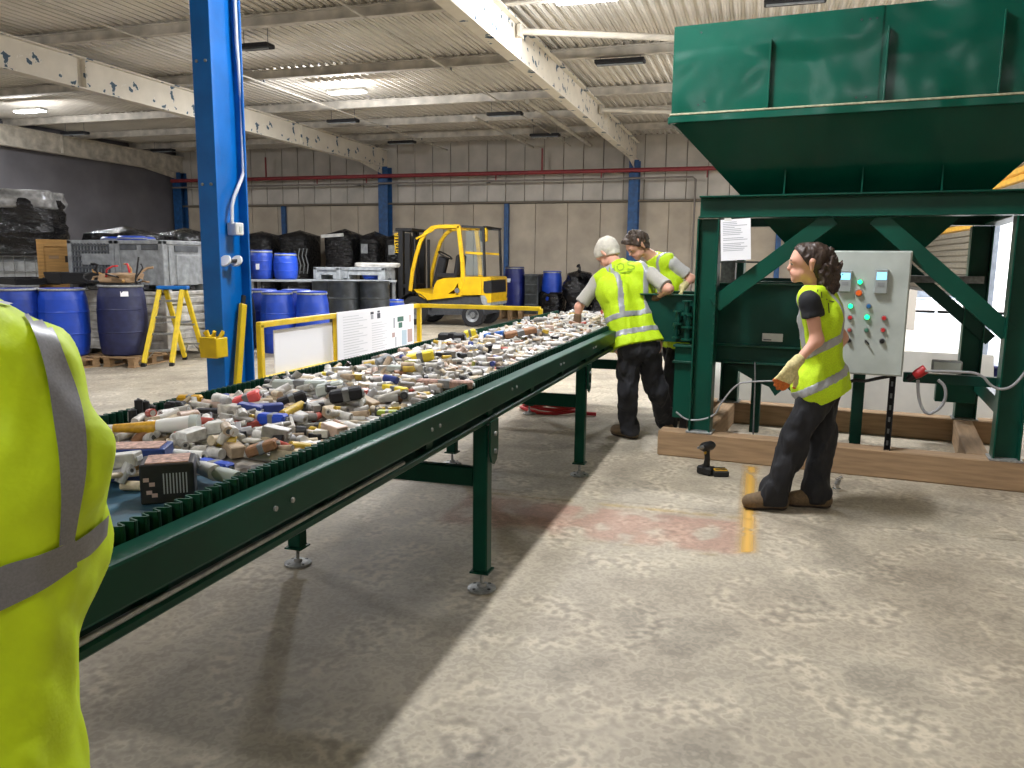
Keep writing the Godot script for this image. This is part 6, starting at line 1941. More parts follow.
# ---------------------------------------------------------------- people: smooth fields meshed as surface nets
class FleshMesh:
	var v := PackedVector3Array()
	var n := PackedVector3Array()
	var c := PackedColorArray()
	var idx := PackedInt32Array()
	func mesh() -> ArrayMesh:
		var a := []
		a.resize(Mesh.ARRAY_MAX)
		a[Mesh.ARRAY_VERTEX] = v
		a[Mesh.ARRAY_NORMAL] = n
		if c.size() == v.size():
			a[Mesh.ARRAY_COLOR] = c
		a[Mesh.ARRAY_INDEX] = idx
		var m := ArrayMesh.new()
		m.add_surface_from_arrays(Mesh.PRIMITIVE_TRIANGLES, a)
		return m

# bone: [from, to, radius from, radius to, flat end]; cut: [direction, limit] keeps what lies below the limit
func flesh(out: FleshMesh, bones: Array, k: float, cell: float, cuts := [], fat := 0.0, amp := 0.0, freq := 9.0, sd := 1, tint = null) -> FleshMesh:
	return carve(out, field(bones, k, cell, fat, amp, freq, sd), cuts, 0.0, tint)

func field(bones: Array, k: float, cell: float, fat := 0.0, amp := 0.0, freq := 9.0, sd := 1) -> Dictionary:
	var lo := Vector3(1e9, 1e9, 1e9)
	var hi := -lo
	for b in bones:
		var r: float = maxf(b[2], b[3]) + fat + amp + k * 0.3
		for p in [b[0], b[1]]:
			lo = lo.min(p - Vector3.ONE * r)
			hi = hi.max(p + Vector3.ONE * r)
	lo -= Vector3.ONE * cell * 2.0
	hi += Vector3.ONE * cell * 2.0
	var nx := int((hi.x - lo.x) / cell) + 2
	var ny := int((hi.y - lo.y) / cell) + 2
	var nz := int((hi.z - lo.z) / cell) + 2
	var f := PackedFloat32Array()
	f.resize(nx * ny * nz)
	f.fill(1.0)
	var sy := nx
	var sz := nx * ny
	for b in bones:
		var a: Vector3 = b[0]
		var e: Vector3 = b[1]
		var ra: float = b[2] + fat
		var rb: float = b[3] + fat
		var d: Vector3 = e - a
		var inv := 1.0 / maxf(d.length_squared(), 1e-9)
		var flat: bool = b.size() > 4 and b[4]
		var dn := d.normalized()
		var grow := rb - ra
		var R := maxf(ra, rb) + maxf(k, cell * 2.5) + amp
		var b0 := (a.min(e) - Vector3.ONE * R - lo) / cell
		var b1 := (a.max(e) + Vector3.ONE * R - lo) / cell
		var y0 := maxi(int(b0.y), 0)
		var y1 := mini(int(b1.y) + 1, ny - 1)
		var steps := d.x * inv * cell
		for z in range(maxi(int(b0.z), 0), mini(int(b1.z) + 1, nz - 1) + 1):
			for y in range(y0, y1 + 1):
				var row := z * sz + y * sy
				var q0 := lo + Vector3(0, y, z) * cell - a
				# only the stretch of the row that comes near the bone
				var lx0 := maxi(int(b0.x), 0)
				var lx1 := mini(int(b1.x) + 1, nx - 1)
				var p := q0 + Vector3(lx0 * cell, 0, 0)
				for x in range(lx0, lx1 + 1):
					var t := clampf(p.dot(d) * inv, 0.0, 1.0)
					var q := (p - d * t).length() - ra - grow * t
					if q < R:
						if flat:
							q = maxf(q, (p - d).dot(dn))
						var o := f[row + x]
						var h := k - absf(o - q)
						f[row + x] = minf(o, q) - (h * h / k * 0.25 if h > 0.0 else 0.0)
					p.x += cell
	if amp > 0.0:
		var nse := FastNoiseLite.new()
		nse.seed = sd
		nse.frequency = freq
		nse.fractal_octaves = 3
		var lim := cell * 2.5 + amp
		var i := 0
		for z in nz:
			for y in ny:
				for x in nx:
					var o := f[i]
					if o < lim and o > -lim:
						f[i] = o + nse.get_noise_3d(lo.x + x * cell, (lo.y + y * cell) * 0.55, lo.z + z * cell) * amp
					i += 1
	return {"f": f, "lo": lo, "nx": nx, "ny": ny, "nz": nz, "cell": cell}

func carve(out: FleshMesh, F: Dictionary, cuts := [], off := 0.0, tint = null) -> FleshMesh:
	var f: PackedFloat32Array = F.f
	var lo: Vector3 = F.lo
	var nx: int = F.nx
	var ny: int = F.ny
	var nz: int = F.nz
	var cell: float = F.cell
	var sy := nx
	var sz := nx * ny
	var live := PackedByteArray()
	live.resize(ny * nz)
	var lim := cell * 4.0
	if cuts.is_empty():
		live.fill(1)
		if off != 0.0:
			f = f.duplicate()
			for i in f.size():
				f[i] -= off
	else:
		var src := f
		f = PackedFloat32Array()
		f.resize(src.size())
		f.fill(1.0)
		var cn := []
		var cl := []
		for c in cuts:
			cn.append(c[0])
			cl.append(c[1])
		var nc := cn.size()
		for z in nz:
			for y in ny:
				var p := lo + Vector3(0, y, z) * cell
				var x0 := 0
				var x1 := nx - 1
				for j in nc:
					# p.n + x * cell * n.x < limit + lim
					var n: Vector3 = cn[j]
					var room: float = cl[j] + lim - p.dot(n)
					var s := n.x * cell
					if s > 1e-7:
						x1 = mini(x1, int(floor(room / s)))
					elif s < -1e-7:
						x0 = maxi(x0, int(ceil(room / s)))
					elif room < 0.0:
						x1 = -1
				if x1 < x0:
					continue
				var row := z * sz + y * sy
				var any := false
				for x in range(x0, x1 + 1):
					var o := src[row + x] - off
					if o < lim:
						any = true
						var w := Vector3(p.x + x * cell, p.y, p.z)
						for j in nc:
							o = maxf(o, w.dot(cn[j]) - cl[j])
						f[row + x] = o
				if any:
					live[z * ny + y] = 1
	var at := {}
	var offs := [0, 1, sy, sy + 1, sz, sz + 1, sz + sy, sz + sy + 1]
	var edges := [[0, 1], [2, 3], [4, 5], [6, 7], [0, 2], [1, 3], [4, 6], [5, 7], [0, 4], [1, 5], [2, 6], [3, 7]]
	var corner := []
	for i in 8:
		corner.append(Vector3(i & 1, (i >> 1) & 1, i >> 2))
	for z in nz - 1:
		for y in ny - 1:
			if live[z * ny + y] + live[z * ny + y + 1] + live[(z + 1) * ny + y] + live[(z + 1) * ny + y + 1] == 0:
				continue
			var row := z * sz + y * sy
			for x in nx - 1:
				var i := row + x
				var f0 := f[i]
				if f0 > lim or f0 < -lim:
					continue
				var neg := 0
				if f0 < 0.0: neg += 1
				if f[i + 1] < 0.0: neg += 1
				if f[i + sy] < 0.0: neg += 1
				if f[i + sy + 1] < 0.0: neg += 1
				if f[i + sz] < 0.0: neg += 1
				if f[i + sz + 1] < 0.0: neg += 1
				if f[i + sz + sy] < 0.0: neg += 1
				if f[i + sz + sy + 1] < 0.0: neg += 1
				if neg == 0 or neg == 8:
					continue
				var s := Vector3.ZERO
				var m := 0
				for e in edges:
					var va := f[i + offs[e[0]]]
					var vb := f[i + offs[e[1]]]
					if (va < 0.0) != (vb < 0.0):
						s += corner[e[0]].lerp(corner[e[1]], va / (va - vb))
						m += 1
				var g := Vector3(f[i + 1] - f0 + f[i + sy + 1] - f[i + sy] + f[i + sz + 1] - f[i + sz] + f[i + sz + sy + 1] - f[i + sz + sy],
					f[i + sy] - f0 + f[i + sy + 1] - f[i + 1] + f[i + sz + sy] - f[i + sz] + f[i + sz + sy + 1] - f[i + sz + 1],
					f[i + sz] - f0 + f[i + sz + 1] - f[i + 1] + f[i + sz + sy] - f[i + sy] + f[i + sz + sy + 1] - f[i + sy + 1])
				at[i] = out.v.size()
				var w := lo + (Vector3(x, y, z) + s / m) * cell
				out.v.append(w)
				out.n.append(g.normalized())
				if tint != null:
					out.c.append(tint.call(w))
	for i in at:
		var f0 := f[i]
		for ax in [[1, sy, sz], [sy, sz, 1], [sz, 1, sy]]:
			if (f0 < 0.0) == (f[i + ax[0]] < 0.0):
				continue
			var k1: int = i - ax[1]
			var k2: int = i - ax[2]
			var k3: int = k1 - ax[2]
			if not (at.has(k1) and at.has(k2) and at.has(k3)):
				continue
			if f0 < 0.0:
				out.idx.append_array([at[i], at[k3], at[k1], at[i], at[k2], at[k3]])
			else:
				out.idx.append_array([at[i], at[k1], at[k3], at[i], at[k3], at[k2]])
	return out

func hand_bones(wrist: Vector3, dir: Vector3, palm: Vector3, curl: float, side: float) -> Array:
	# dir: towards the fingers; palm: the way the palm faces; side: +1 puts the thumb along dir x palm
	dir = dir.normalized()
	palm = (palm - dir * palm.dot(dir)).normalized()
	var across := dir.cross(palm) * side
	var b := []
	for i in 4:
		var o := (0.03 - 0.02 * i) * 1.05
		b.append([wrist + across * o * 0.55, wrist + dir * (0.085 - 0.004 * absf(i - 1)) + across * o, 0.017, 0.0125])
		var len: float = [0.072, 0.08, 0.074, 0.058][i]
		var p := wrist + dir * (0.085 - 0.004 * absf(i - 1)) + across * o
		var d := (dir + across * (0.06 - 0.05 * i)).normalized()
		for s in 3:
			d = (d * cos(curl) + palm * sin(curl)).normalized()
			var l: float = len * [0.45, 0.31, 0.24][s]
			b.append([p, p + d * l, 0.0105 - s * 0.0012, 0.0098 - s * 0.0013])
			p += d * l
	var tp := wrist + dir * 0.022 + across * 0.026
	var td := (dir * 0.55 + across * 0.75 + palm * 0.35).normalized()
	for s in 3:
		var l: float = [0.04, 0.034, 0.026][s]
		b.append([tp, tp + td * l, 0.0145 - s * 0.002, 0.0125 - s * 0.002])
		tp += td * l
		td = (td + dir * 0.35 + palm * curl * 0.35).normalized()
	return b

func head_bones(c: Vector3, f: Vector3, u: Vector3) -> Array:
	var r := f.cross(u).normalized()
	return [
		[c + u * 0.04 + f * 0.022, c + u * 0.045 - f * 0.03, 0.076, 0.082],
		[c + f * 0.03 - u * 0.0, c + f * 0.03 - u * 0.03, 0.062, 0.055],
		[c + f * 0.04 - u * 0.055 - r * 0.018, c + f * 0.04 - u * 0.055 + r * 0.018, 0.042, 0.042],
		[c + f * 0.07 - u * 0.085 - r * 0.006, c + f * 0.07 - u * 0.085 + r * 0.006, 0.02, 0.02],
		[c + f * 0.088 + u * 0.012, c + f * 0.106 - u * 0.022, 0.009, 0.0125],
		[c + f * 0.078 + u * 0.026 - r * 0.035, c + f * 0.078 + u * 0.026 + r * 0.035, 0.02, 0.02],
		[c + f * 0.08 - u * 0.05 - r * 0.014, c + f * 0.08 - u * 0.05 + r * 0.014, 0.0145, 0.0145],
		[c - f * 0.012 + u * 0.018 + r * 0.08, c - f * 0.016 - u * 0.028 + r * 0.076, 0.013, 0.01],
		[c - f * 0.012 + u * 0.018 - r * 0.08, c - f * 0.016 - u * 0.028 - r * 0.076, 0.013, 0.01]]

func face_tint(c: Vector3, f: Vector3, u: Vector3) -> Callable:
	var r := f.cross(u).normalized()
	var skin := rgb(214, 160, 136).srgb_to_linear()
	var lip := rgb(184, 108, 100).srgb_to_linear()
	var dark := rgb(70, 52, 44).srgb_to_linear()
	var white := rgb(220, 210, 204).srgb_to_linear()
	return func(p: Vector3) -> Color:
		var q := Vector3((p - c).dot(r), (p - c).dot(u), (p - c).dot(f))
		if q.z > 0.04:
			var ex := absf(q.x) - 0.031
			var ey := q.y - 0.004
			if ex * ex + ey * ey * 2.4 < 0.00014:
				return dark if ex * ex + ey * ey < 0.00005 else white
			if absf(ex) < 0.018 and absf(q.y - 0.028 + ex * ex * 8.0) < 0.005:
				return dark
			if absf(q.x) < 0.024 and absf(q.y + 0.051) < 0.008:
				return lip
		return skin

# joints: p pelvis, c chest, n neck base, h head centre, f facing, hf head facing, hu head up;
# ls le lw left arm, rs re rw right arm, lk la rk ra legs, with lt rt the ways the feet point
func figure(called: String, label: String, J: Dictionary, W: Dictionary) -> Node3D:
	var base: Vector3 = (J.la + J.ra) * 0.5
	base.y = 0.0
	var t := thing(called, label, "person", base)
	for key in J:
		if key in ["f", "hf", "hu", "lt", "rt", "lhd", "rhd", "lhp", "rhp"]:
			continue
		J[key] -= base
	var up := Vector3.UP
	var f: Vector3 = J.f
	var R := f.cross(up).normalized()
	var sp: Vector3 = (J.c - J.p).normalized()
	var g: float = W.get("girth", 1.0)
	var sw := R * 0.1 * g
	var torso := [
		[J.p - R * 0.085 * g, J.p + R * 0.085 * g, 0.105 * g, 0.105 * g],
		[J.p - R * 0.07 * g, J.c - R * 0.085 * g, 0.1 * g, 0.108 * g], [J.p + R * 0.07 * g, J.c + R * 0.085 * g, 0.1 * g, 0.108 * g],
		[J.c - sw, J.c + sw, 0.108 * g, 0.108 * g],
		[J.c - sw * 0.8, J.ls.lerp(J.n, 0.35), 0.1 * g, 0.062], [J.c + sw * 0.8, J.rs.lerp(J.n, 0.35), 0.1 * g, 0.062],
		[J.c, J.n - sp * 0.03, 0.09 * g, 0.06]]
	var shoulders := [[J.n - sp * 0.02, J.ls, 0.058, 0.054], [J.n - sp * 0.02, J.rs, 0.058, 0.054]]
	var neck := [[J.n - sp * 0.04, J.h - J.hu * 0.06 - J.hf * 0.012, 0.056, 0.05]]
	var hipl: Vector3 = J.p - R * 0.085 - sp * 0.02
	var hipr: Vector3 = J.p + R * 0.085 - sp * 0.02
	var arms := [[J.ls, J.le, 0.05, 0.04], [J.le, J.lw, 0.04, 0.028], [J.rs, J.re, 0.05, 0.04], [J.re, J.rw, 0.04, 0.028]]
	var legs := [[hipl, J.lk, 0.088, 0.055], [J.lk, J.la, 0.055, 0.038], [hipr, J.rk, 0.088, 0.055], [J.rk, J.ra, 0.055, 0.038]]
	# the body: one mesh
	var sk := FleshMesh.new()
	var plain := rgb(214, 160, 136).srgb_to_linear()
	var plain_tint := func(_p: Vector3) -> Color: return plain
	var shrink := -0.006
	flesh(sk, torso + shoulders + neck + arms + legs, 0.035, 0.014, [], shrink, 0.0, 9.0, 1, plain_tint)
	flesh(sk, head_bones(J.h, J.hf, J.hu) + [[J.n, J.h - J.hu * 0.06 - J.hf * 0.012, 0.052, 0.05]], 0.022, 0.0055, [], 0.0, 0.0, 9.0, 1, face_tint(J.h, J.hf, J.hu))
	var lh := hand_bones(J.lw, J.get("lhd", (J.lw - J.le)), J.get("lhp", Vector3.DOWN), W.get("lcurl", 0.35), 1.0)
	var rh := hand_bones(J.rw, J.get("rhd", (J.rw - J.re)), J.get("rhp", Vector3.DOWN), W.get("rcurl", 0.35), -1.0)
	flesh(sk, lh, 0.008, 0.0045, [], 0.0, 0.0, 9.0, 1, plain_tint)
	flesh(sk, rh, 0.008, 0.0045, [], 0.0, 0.0, 9.0, 1, plain_tint)
	if not mats.has("skin_v"):
		var m := StandardMaterial3D.new()
		m.vertex_color_use_as_albedo = true
		m.roughness = 0.55
		mats["skin_v"] = m
	put(sk.mesh(), "body", mats["skin_v"], t)
	# gloves
	for q in [["lglove", lh, J.lw, J.le], ["rglove", rh, J.rw, J.re]]:
		if W.has(q[0]):
			var bones: Array = q[1].duplicate()
			bones.append([q[2] + (q[3] - q[2]).normalized() * 0.05, q[2], 0.031, 0.032])
			put(flesh(FleshMesh.new(), bones, 0.008, 0.0045, [], 0.0035).mesh(), "glove", mats[W[q[0]]], t)
			if W.get("cuff", "") != "" :
				var hd: Vector3 = (bones[0][1] - bones[0][0]).normalized()
				put(flesh(FleshMesh.new(), bones, 0.008, 0.0045, [[-hd, -(q[2].dot(hd) + 0.105)]], 0.0055).mesh(), "glove_palm", mats[W.cuff], t)
	# trousers
	var tb := [
		[J.p - R * 0.08, J.p + R * 0.08, 0.118 * g, 0.118 * g],
		[hipl, J.lk, 0.108, 0.082], [J.lk, J.la, 0.086, 0.082], [hipr, J.rk, 0.108, 0.086], [J.rk, J.ra, 0.086, 0.082],
		[J.la + Vector3(0, 0.03, 0), J.la - Vector3(0, 0.03, 0), 0.084, 0.086], [J.ra + Vector3(0, 0.03, 0), J.ra - Vector3(0, 0.03, 0), 0.084, 0.086]]
	put(flesh(FleshMesh.new(), tb, 0.03, 0.012, [[sp, J.p.dot(sp) + 0.08], [Vector3.DOWN, -0.028]], 0.0, 0.034, 6.0, W.get("seed", 3)).mesh(), "trousers", mats[W.trousers], t)
	# boots
	for q in [[J.la, J.lt], [J.ra, J.rt]]:
		var a: Vector3 = q[0]
		var d: Vector3 = q[1].normalized()
		a.y = 0.0
		var bb := [[a + Vector3(0, 0.05, 0) - d * 0.045, a + Vector3(0, 0.048, 0) + d * 0.15, 0.05, 0.045], [a + Vector3(0, 0.05, 0) - d * 0.03, a + Vector3(0, 0.13, 0) - d * 0.01, 0.05, 0.052], [a + Vector3(0, 0.09, 0), a + Vector3(0, 0.05, 0) + d * 0.11, 0.05, 0.045]]
		var bt := put(flesh(FleshMesh.new(), bb, 0.03, 0.009, [[Vector3.DOWN, -0.012]]).mesh(), "boot", mats[W.get("boots", "boot")], t)
		put(flesh(FleshMesh.new(), bb, 0.03, 0.008, [[Vector3.DOWN, -0.002], [Vector3.UP, 0.024]], 0.004).mesh(), "sole", mats["boot_sole"], bt)
	# shirt with short sleeves
	if W.has("shirt"):
		var l1: Vector3 = J.ls.lerp(J.le, W.get("sleeve", 0.6))
		var r1: Vector3 = J.rs.lerp(J.re, W.get("sleeve", 0.6))
		var sb := torso + shoulders + [[J.ls, l1, 0.054, 0.06, true], [J.rs, r1, 0.054, 0.06, true]]
		put(flesh(FleshMesh.new(), sb, 0.035, 0.012, [[-sp, -(J.p.dot(sp) - 0.02)], [J.hu, J.n.dot(J.hu) + 0.045]], 0.003, 0.006, 9.0, 4).mesh(), "shirt", mats[W.shirt], t)
	# hi-vis vest with its bands
	if W.has("vest"):
		var vb := torso + [[J.n - sp * 0.025, J.ls.lerp(J.n, 0.12), 0.058, 0.053], [J.n - sp * 0.025, J.rs.lerp(J.n, 0.12), 0.058, 0.053], [J.p - R * 0.08 * g - sp * 0.02, J.p + R * 0.08 * g - sp * 0.02, 0.122 * g, 0.122 * g]]
		if W.has("flare"):
			vb += [[J.p - R * 0.09 - sp * 0.06, J.p + R * 0.09 - sp * 0.06, 0.13, 0.13], [J.p + f * 0.07 - R * 0.07 - sp * 0.06, J.p + f * 0.07 + R * 0.05, 0.1, 0.1]]
		var hem: float = W.get("hem", 0.1)
		var hd: Vector3 = W.get("hem_dir", sp)
		var cuts := [[-hd, -(J.p.dot(hd) - hem)], [J.hu, J.n.dot(J.hu) + 0.03]]
		var vf := 0.021
		var va := 0.02
		var VF := field(vb, 0.035, 0.011, vf, va, 7.0, 6)
		J["field"] = VF
		var vest := put(carve(FleshMesh.new(), VF, cuts).mesh(), "vest", mats["hi_vis"], t)
		for y in W.bands:
			var o: float = J.p.dot(hd) + y
			put(carve(FleshMesh.new(), VF, [[hd, o + 0.026], [-hd, -(o - 0.026)]], 0.004).mesh(), "reflective_band", mats["band"], vest)
		for s in [-1.0, 1.0]:
			var o: float = J.c.dot(R) + s * 0.115
			var low: float = J.p.dot(hd) + W.bands[W.bands.size() - 1]
			put(carve(FleshMesh.new(), VF, [[R, o + 0.026], [-R, -(o - 0.026)], [-hd, -low], [J.hu, J.n.dot(J.hu) + 0.03]], 0.0045).mesh(), "reflective_brace", mats["band"], vest)
	return t

# where the line of sight of a pixel meets a mesh field that stands at base
func touch(F: Dictionary, base: Vector3, u: float, v: float) -> Array:
	var d := ray(u, v).normalized()
	var c: float = F.cell
	var f: PackedFloat32Array = F.f
	var lo: Vector3 = F.lo
	var at := func(p: Vector3) -> float:
		var q := (p - lo) / c
		if q.x < 0 or q.y < 0 or q.z < 0 or q.x >= F.nx - 1 or q.y >= F.ny - 1 or q.z >= F.nz - 1:
			return 1.0
		var i := int(q.x) + int(q.y) * int(F.nx) + int(q.z) * int(F.nx) * int(F.ny)
		var t := q - q.floor()
		var sy: int = F.nx
		var sz: int = F.nx * F.ny
		return lerpf(lerpf(lerpf(f[i], f[i + 1], t.x), lerpf(f[i + sy], f[i + sy + 1], t.x), t.y), lerpf(lerpf(f[i + sz], f[i + sz + 1], t.x), lerpf(f[i + sz + sy], f[i + sz + sy + 1], t.x), t.y), t.z)
	var o := EYE - base
	var s := 0.2
	var last := 1.0
	while s < 12.0:
		var val: float = at.call(o + d * s)
		if val < 0.0:
			var e := s - (0.004 if last > 0.5 else 0.004) * (val / (val - last) if last < 0.5 else 1.0)
			var p := o + d * e
			var g := Vector3(at.call(p + Vector3(c, 0, 0)) - at.call(p - Vector3(c, 0, 0)), at.call(p + Vector3(0, c, 0)) - at.call(p - Vector3(0, c, 0)), at.call(p + Vector3(0, 0, c)) - at.call(p - Vector3(0, 0, c)))
			return [p, g.normalized()]
		last = val
		s += 0.004 if val < 0.5 else 0.05
		if val >= 0.5:
			# step back to catch the surface finely
			if at.call(o + d * s) < 0.5:
				s = maxf(s - 0.05, 0.2) + 0.004
				while s < 12.0 and at.call(o + d * s) >= 0.5:
					s += 0.004
	return []
# a thin tape laid on a field between two edges given in pixels
func tape(parent: Node3D, F: Dictionary, left: Array, right: Array, called: String, m: Material, lift := 0.004) -> void:
	var sh := Sh.new()
	var pa := []
	var n := left.size()
	for i in n:
		var row := []
		for k in 5:
			var t := k / 4.0
			var h := touch(F, parent.position, lerpf(left[i][0], right[i][0], t), lerpf(left[i][1], right[i][1], t))
			row.append(h)
		pa.append(row)
	for i in n - 1:
		for k in 4:
			var q := [pa[i][k], pa[i][k + 1], pa[i + 1][k + 1], pa[i + 1][k]]
			var ok := true
			for e in q:
				if e.is_empty(): ok = false
			if not ok or (q[0][0] - q[2][0]).length() > 0.12:
				continue
			var nn: Vector3 = q[0][1] + q[1][1] + q[2][1] + q[3][1]
			sh.quad(q[0][0] + q[0][1] * lift, q[1][0] + q[1][1] * lift, q[2][0] + q[2][1] * lift, q[3][0] + q[3][1] * lift, nn, 1)
			sh.quad(q[0][0] - q[0][1] * 0.004, q[1][0] - q[1][1] * 0.004, q[2][0] - q[2][1] * 0.004, q[3][0] - q[3][1] * 0.004, -nn, 2)
	put(sh, called, m, parent)
func stroke_on(parent: Node3D, F: Dictionary, pts: Array, width: float, called: String, m: Material) -> void:
	var l := []
	var r := []
	for i in pts.size():
		var a := Vector2(pts[maxi(i - 1, 0)][0], pts[maxi(i - 1, 0)][1])
		var b := Vector2(pts[mini(i + 1, pts.size() - 1)][0], pts[mini(i + 1, pts.size() - 1)][1])
		var d := (b - a).normalized().orthogonal() * width * 0.5
		l.append([pts[i][0] + d.x, pts[i][1] + d.y])
		r.append([pts[i][0] - d.x, pts[i][1] - d.y])
	tape(parent, F, l, r, called, m, 0.003)

func people() -> void:
	var rt := Vector3(cos(0.298041), 0, -sin(0.298041))
	var dn := Vector3.DOWN
	# --- woman at the control cabinet
	var f := (-rt * 0.93 + ahead * 0.36).normalized()
	var hl_ := on_y(773, 509, 0)
	var hr_ := on_y(816, 507, 0)
	var J := {
		"p": far(823, 376, 4.8), "c": far(822, 318, 4.8), "n": far(817, 290, 4.79), "h": far(808, 265, 4.77), "f": f, "hf": (-rt * 0.96 + ahead * 0.25).normalized(), "hu": Vector3.UP,
		"ls": far(810, 301, 4.63), "le": far(817, 340, 4.6), "lw": far(793, 366, 4.56), "rs": far(824, 299, 4.96), "re": far(842, 338, 5.0), "rw": far(832, 362, 4.9),
		"lk": far(795, 440, 4.72), "la": Vector3(hl_.x, 0.1, hl_.z), "rk": far(821, 440, 4.86), "ra": Vector3(hr_.x, 0.1, hr_.z),
		"lt": -rt, "rt": (-rt + ahead * 0.1).normalized(), "lhd": far(782, 384, 4.54) - far(793, 366, 4.56), "lhp": ahead, "rhp": -ahead}
	var w := figure("person", "woman's figure in hi-vis vest and dark trousers, with curly tied hair, standing by the control cabinet", J, {"trousers": "trousers_black", "shirt": "shirt_black", "sleeve": 0.42, "vest": true, "flare": true, "hem": 0.13, "hem_dir": (Vector3.UP + f * 0.6).normalized(), "bands": [-0.02, 0.17], "lglove": "glove_cream", "rglove": "glove_cream", "cuff": "glove_orange", "lcurl": 0.45, "girth": 0.9, "seed": 8})
	w.set_meta("label", "person in a hi-vis vest with curly tied-back hair standing by the control cabinet")
	# hair: cap plus a curly tail
	var h: Vector3 = J.h
	var hf: Vector3 = J.hf
	var hr := hf.cross(Vector3.UP)
	put(flesh(FleshMesh.new(), [[h + Vector3(0, 0.046, 0) + hf * 0.015, h + Vector3(0, 0.046, 0) - hf * 0.035, 0.086, 0.09], [h - hf * 0.05, h - hf * 0.055 + dn * 0.05, 0.06, 0.045]], 0.03, 0.006, [[(hf - Vector3.UP * 0.75).normalized(), h.dot((hf - Vector3.UP * 0.75).normalized()) + 0.008]], 0.0, 0.012, 22.0, 3).mesh(), "hair", mats["hair_dark"], w)
	var tail := [[h - hf * 0.09 + Vector3(0, 0.045, 0), h - hf * 0.12 + dn * 0.02, 0.052, 0.06], [h - hf * 0.12 + dn * 0.02, h - hf * 0.115 + dn * 0.13, 0.06, 0.05], [h - hf * 0.115 + dn * 0.13, h - hf * 0.1 + dn * 0.19, 0.05, 0.02], [h - hf * 0.09 + dn * 0.02 - hr * 0.04, h - hf * 0.1 + dn * 0.15 - hr * 0.05, 0.04, 0.03]]
	put(flesh(FleshMesh.new(), tail, 0.02, 0.006, [], 0.004, 0.03, 24.0, 5).mesh(), "hair_tail", mats["hair_dark"], w)
	# box mark and lines printed on the back of the vest
	paint("vest_mark", rgb(70, 84, 30), 0.8, 0.0, "")
	for q in [[[817.5, 290], [826, 289]], [[817.5, 290], [818.5, 301]], [[826, 289], [826.5, 300]], [[821, 292], [821.5, 298]], [[829, 293], [838, 294]], [[829, 296.5], [836, 297.5]], [[829, 301], [834, 302]], [[828, 303], [829, 313]]]:
		stroke_on(w, J.field, q, 1.1, "vest_print", mats["vest_mark"])
	# --- leaning worker in a beanie
	f = (ahead * 0.95 - rt * 0.3).normalized()
	var g1 := on_y(629, 438, 0)
	var g2 := on_y(667, 432, 0)
	J = {
		"p": far(638, 345, 6.6), "c": far(625, 291, 6.74), "n": far(618, 266, 6.86), "h": far(608, 254, 6.97), "f": f, "hf": (-rt * 0.5 + ahead * 0.5 + dn * 0.65).normalized(), "hu": (Vector3.UP * 0.75 - rt * 0.35 + ahead * 0.35).normalized(),
		"ls": far(598, 281, 6.86), "le": far(579, 307, 6.86), "lw": far(577, 322, 6.86), "rs": far(651, 275, 6.66), "re": far(669, 289, 6.46), "rw": far(654, 299, 6.62),
		"lk": far(627, 391, 6.6), "la": Vector3(g1.x, 0.1, g1.z), "rk": far(656, 389, 6.72), "ra": Vector3(g2.x, 0.1, g2.z),
		"lt": (ahead * 0.7 - rt * 0.7).normalized(), "rt": (ahead * 0.9 + rt * 0.1).normalized(), "lhd": Vector3(0.0, -1, -0.2), "lhp": (-ahead - rt * 0.6).normalized()}
	var hu1: Vector3 = J.hu
	hu1 = (hu1 - J.hf * hu1.dot(J.hf)).normalized()
	J.hu = hu1
	w = figure("person", "person in a grey beanie and hi-vis vest leaning over the belt", J, {"trousers": "trousers", "shirt": "shirt_grey", "sleeve": 0.86, "vest": true, "hem": 0.01, "bands": [0.1, 0.245], "lglove": "glove_brown", "rglove": "glove_brown", "lcurl": 0.4, "girth": 1.14, "seed": 12})
	h = J.h
	put(flesh(FleshMesh.new(), [[h + J.hu * 0.042 + J.hf * 0.015, h + J.hu * 0.05 - J.hf * 0.03, 0.092, 0.096], [h - J.hf * 0.05, h - J.hf * 0.045 - J.hu * 0.03, 0.07, 0.06]], 0.03, 0.006, [[(J.hf * 0.6 - J.hu).normalized(), h.dot((J.hf * 0.6 - J.hu).normalized()) + 0.02]], 0.0, 0.007, 14.0, 3).mesh(), "beanie", mats["beanie"], w)
	# lettering on the vest's back
	paint("vest_print", rgb(138, 172, 22), 0.8, 0.0, "")
	for q in [[[609, 266], [610, 272.5]], [[614, 265], [615, 271.5]], [[609.5, 269.5], [614.5, 268.5]],
		[[617.5, 265.2], [620.5, 263.6], [623.3, 264.6], [624, 267.5], [622.5, 270], [619.5, 270.6], [617.3, 269], [617.2, 266]],
		[[634.5, 262.4], [631, 261.5], [627.6, 262.6], [628, 265], [631.5, 265.6], [634.5, 266.6], [634.4, 268.6], [631, 269.6], [627.6, 268.8]],
		[[611.5, 275], [621, 273], [632.5, 270.8]]]:
		stroke_on(w, J.field, q, 1.5 if q[0][1] < 274 else 1.0, "vest_lettering", mats["vest_print"])
	# --- worker behind the feeder
	f = (-rt * 0.9 - ahead * 0.25).normalized()
	var g3 := far(676, 400, 7.62)
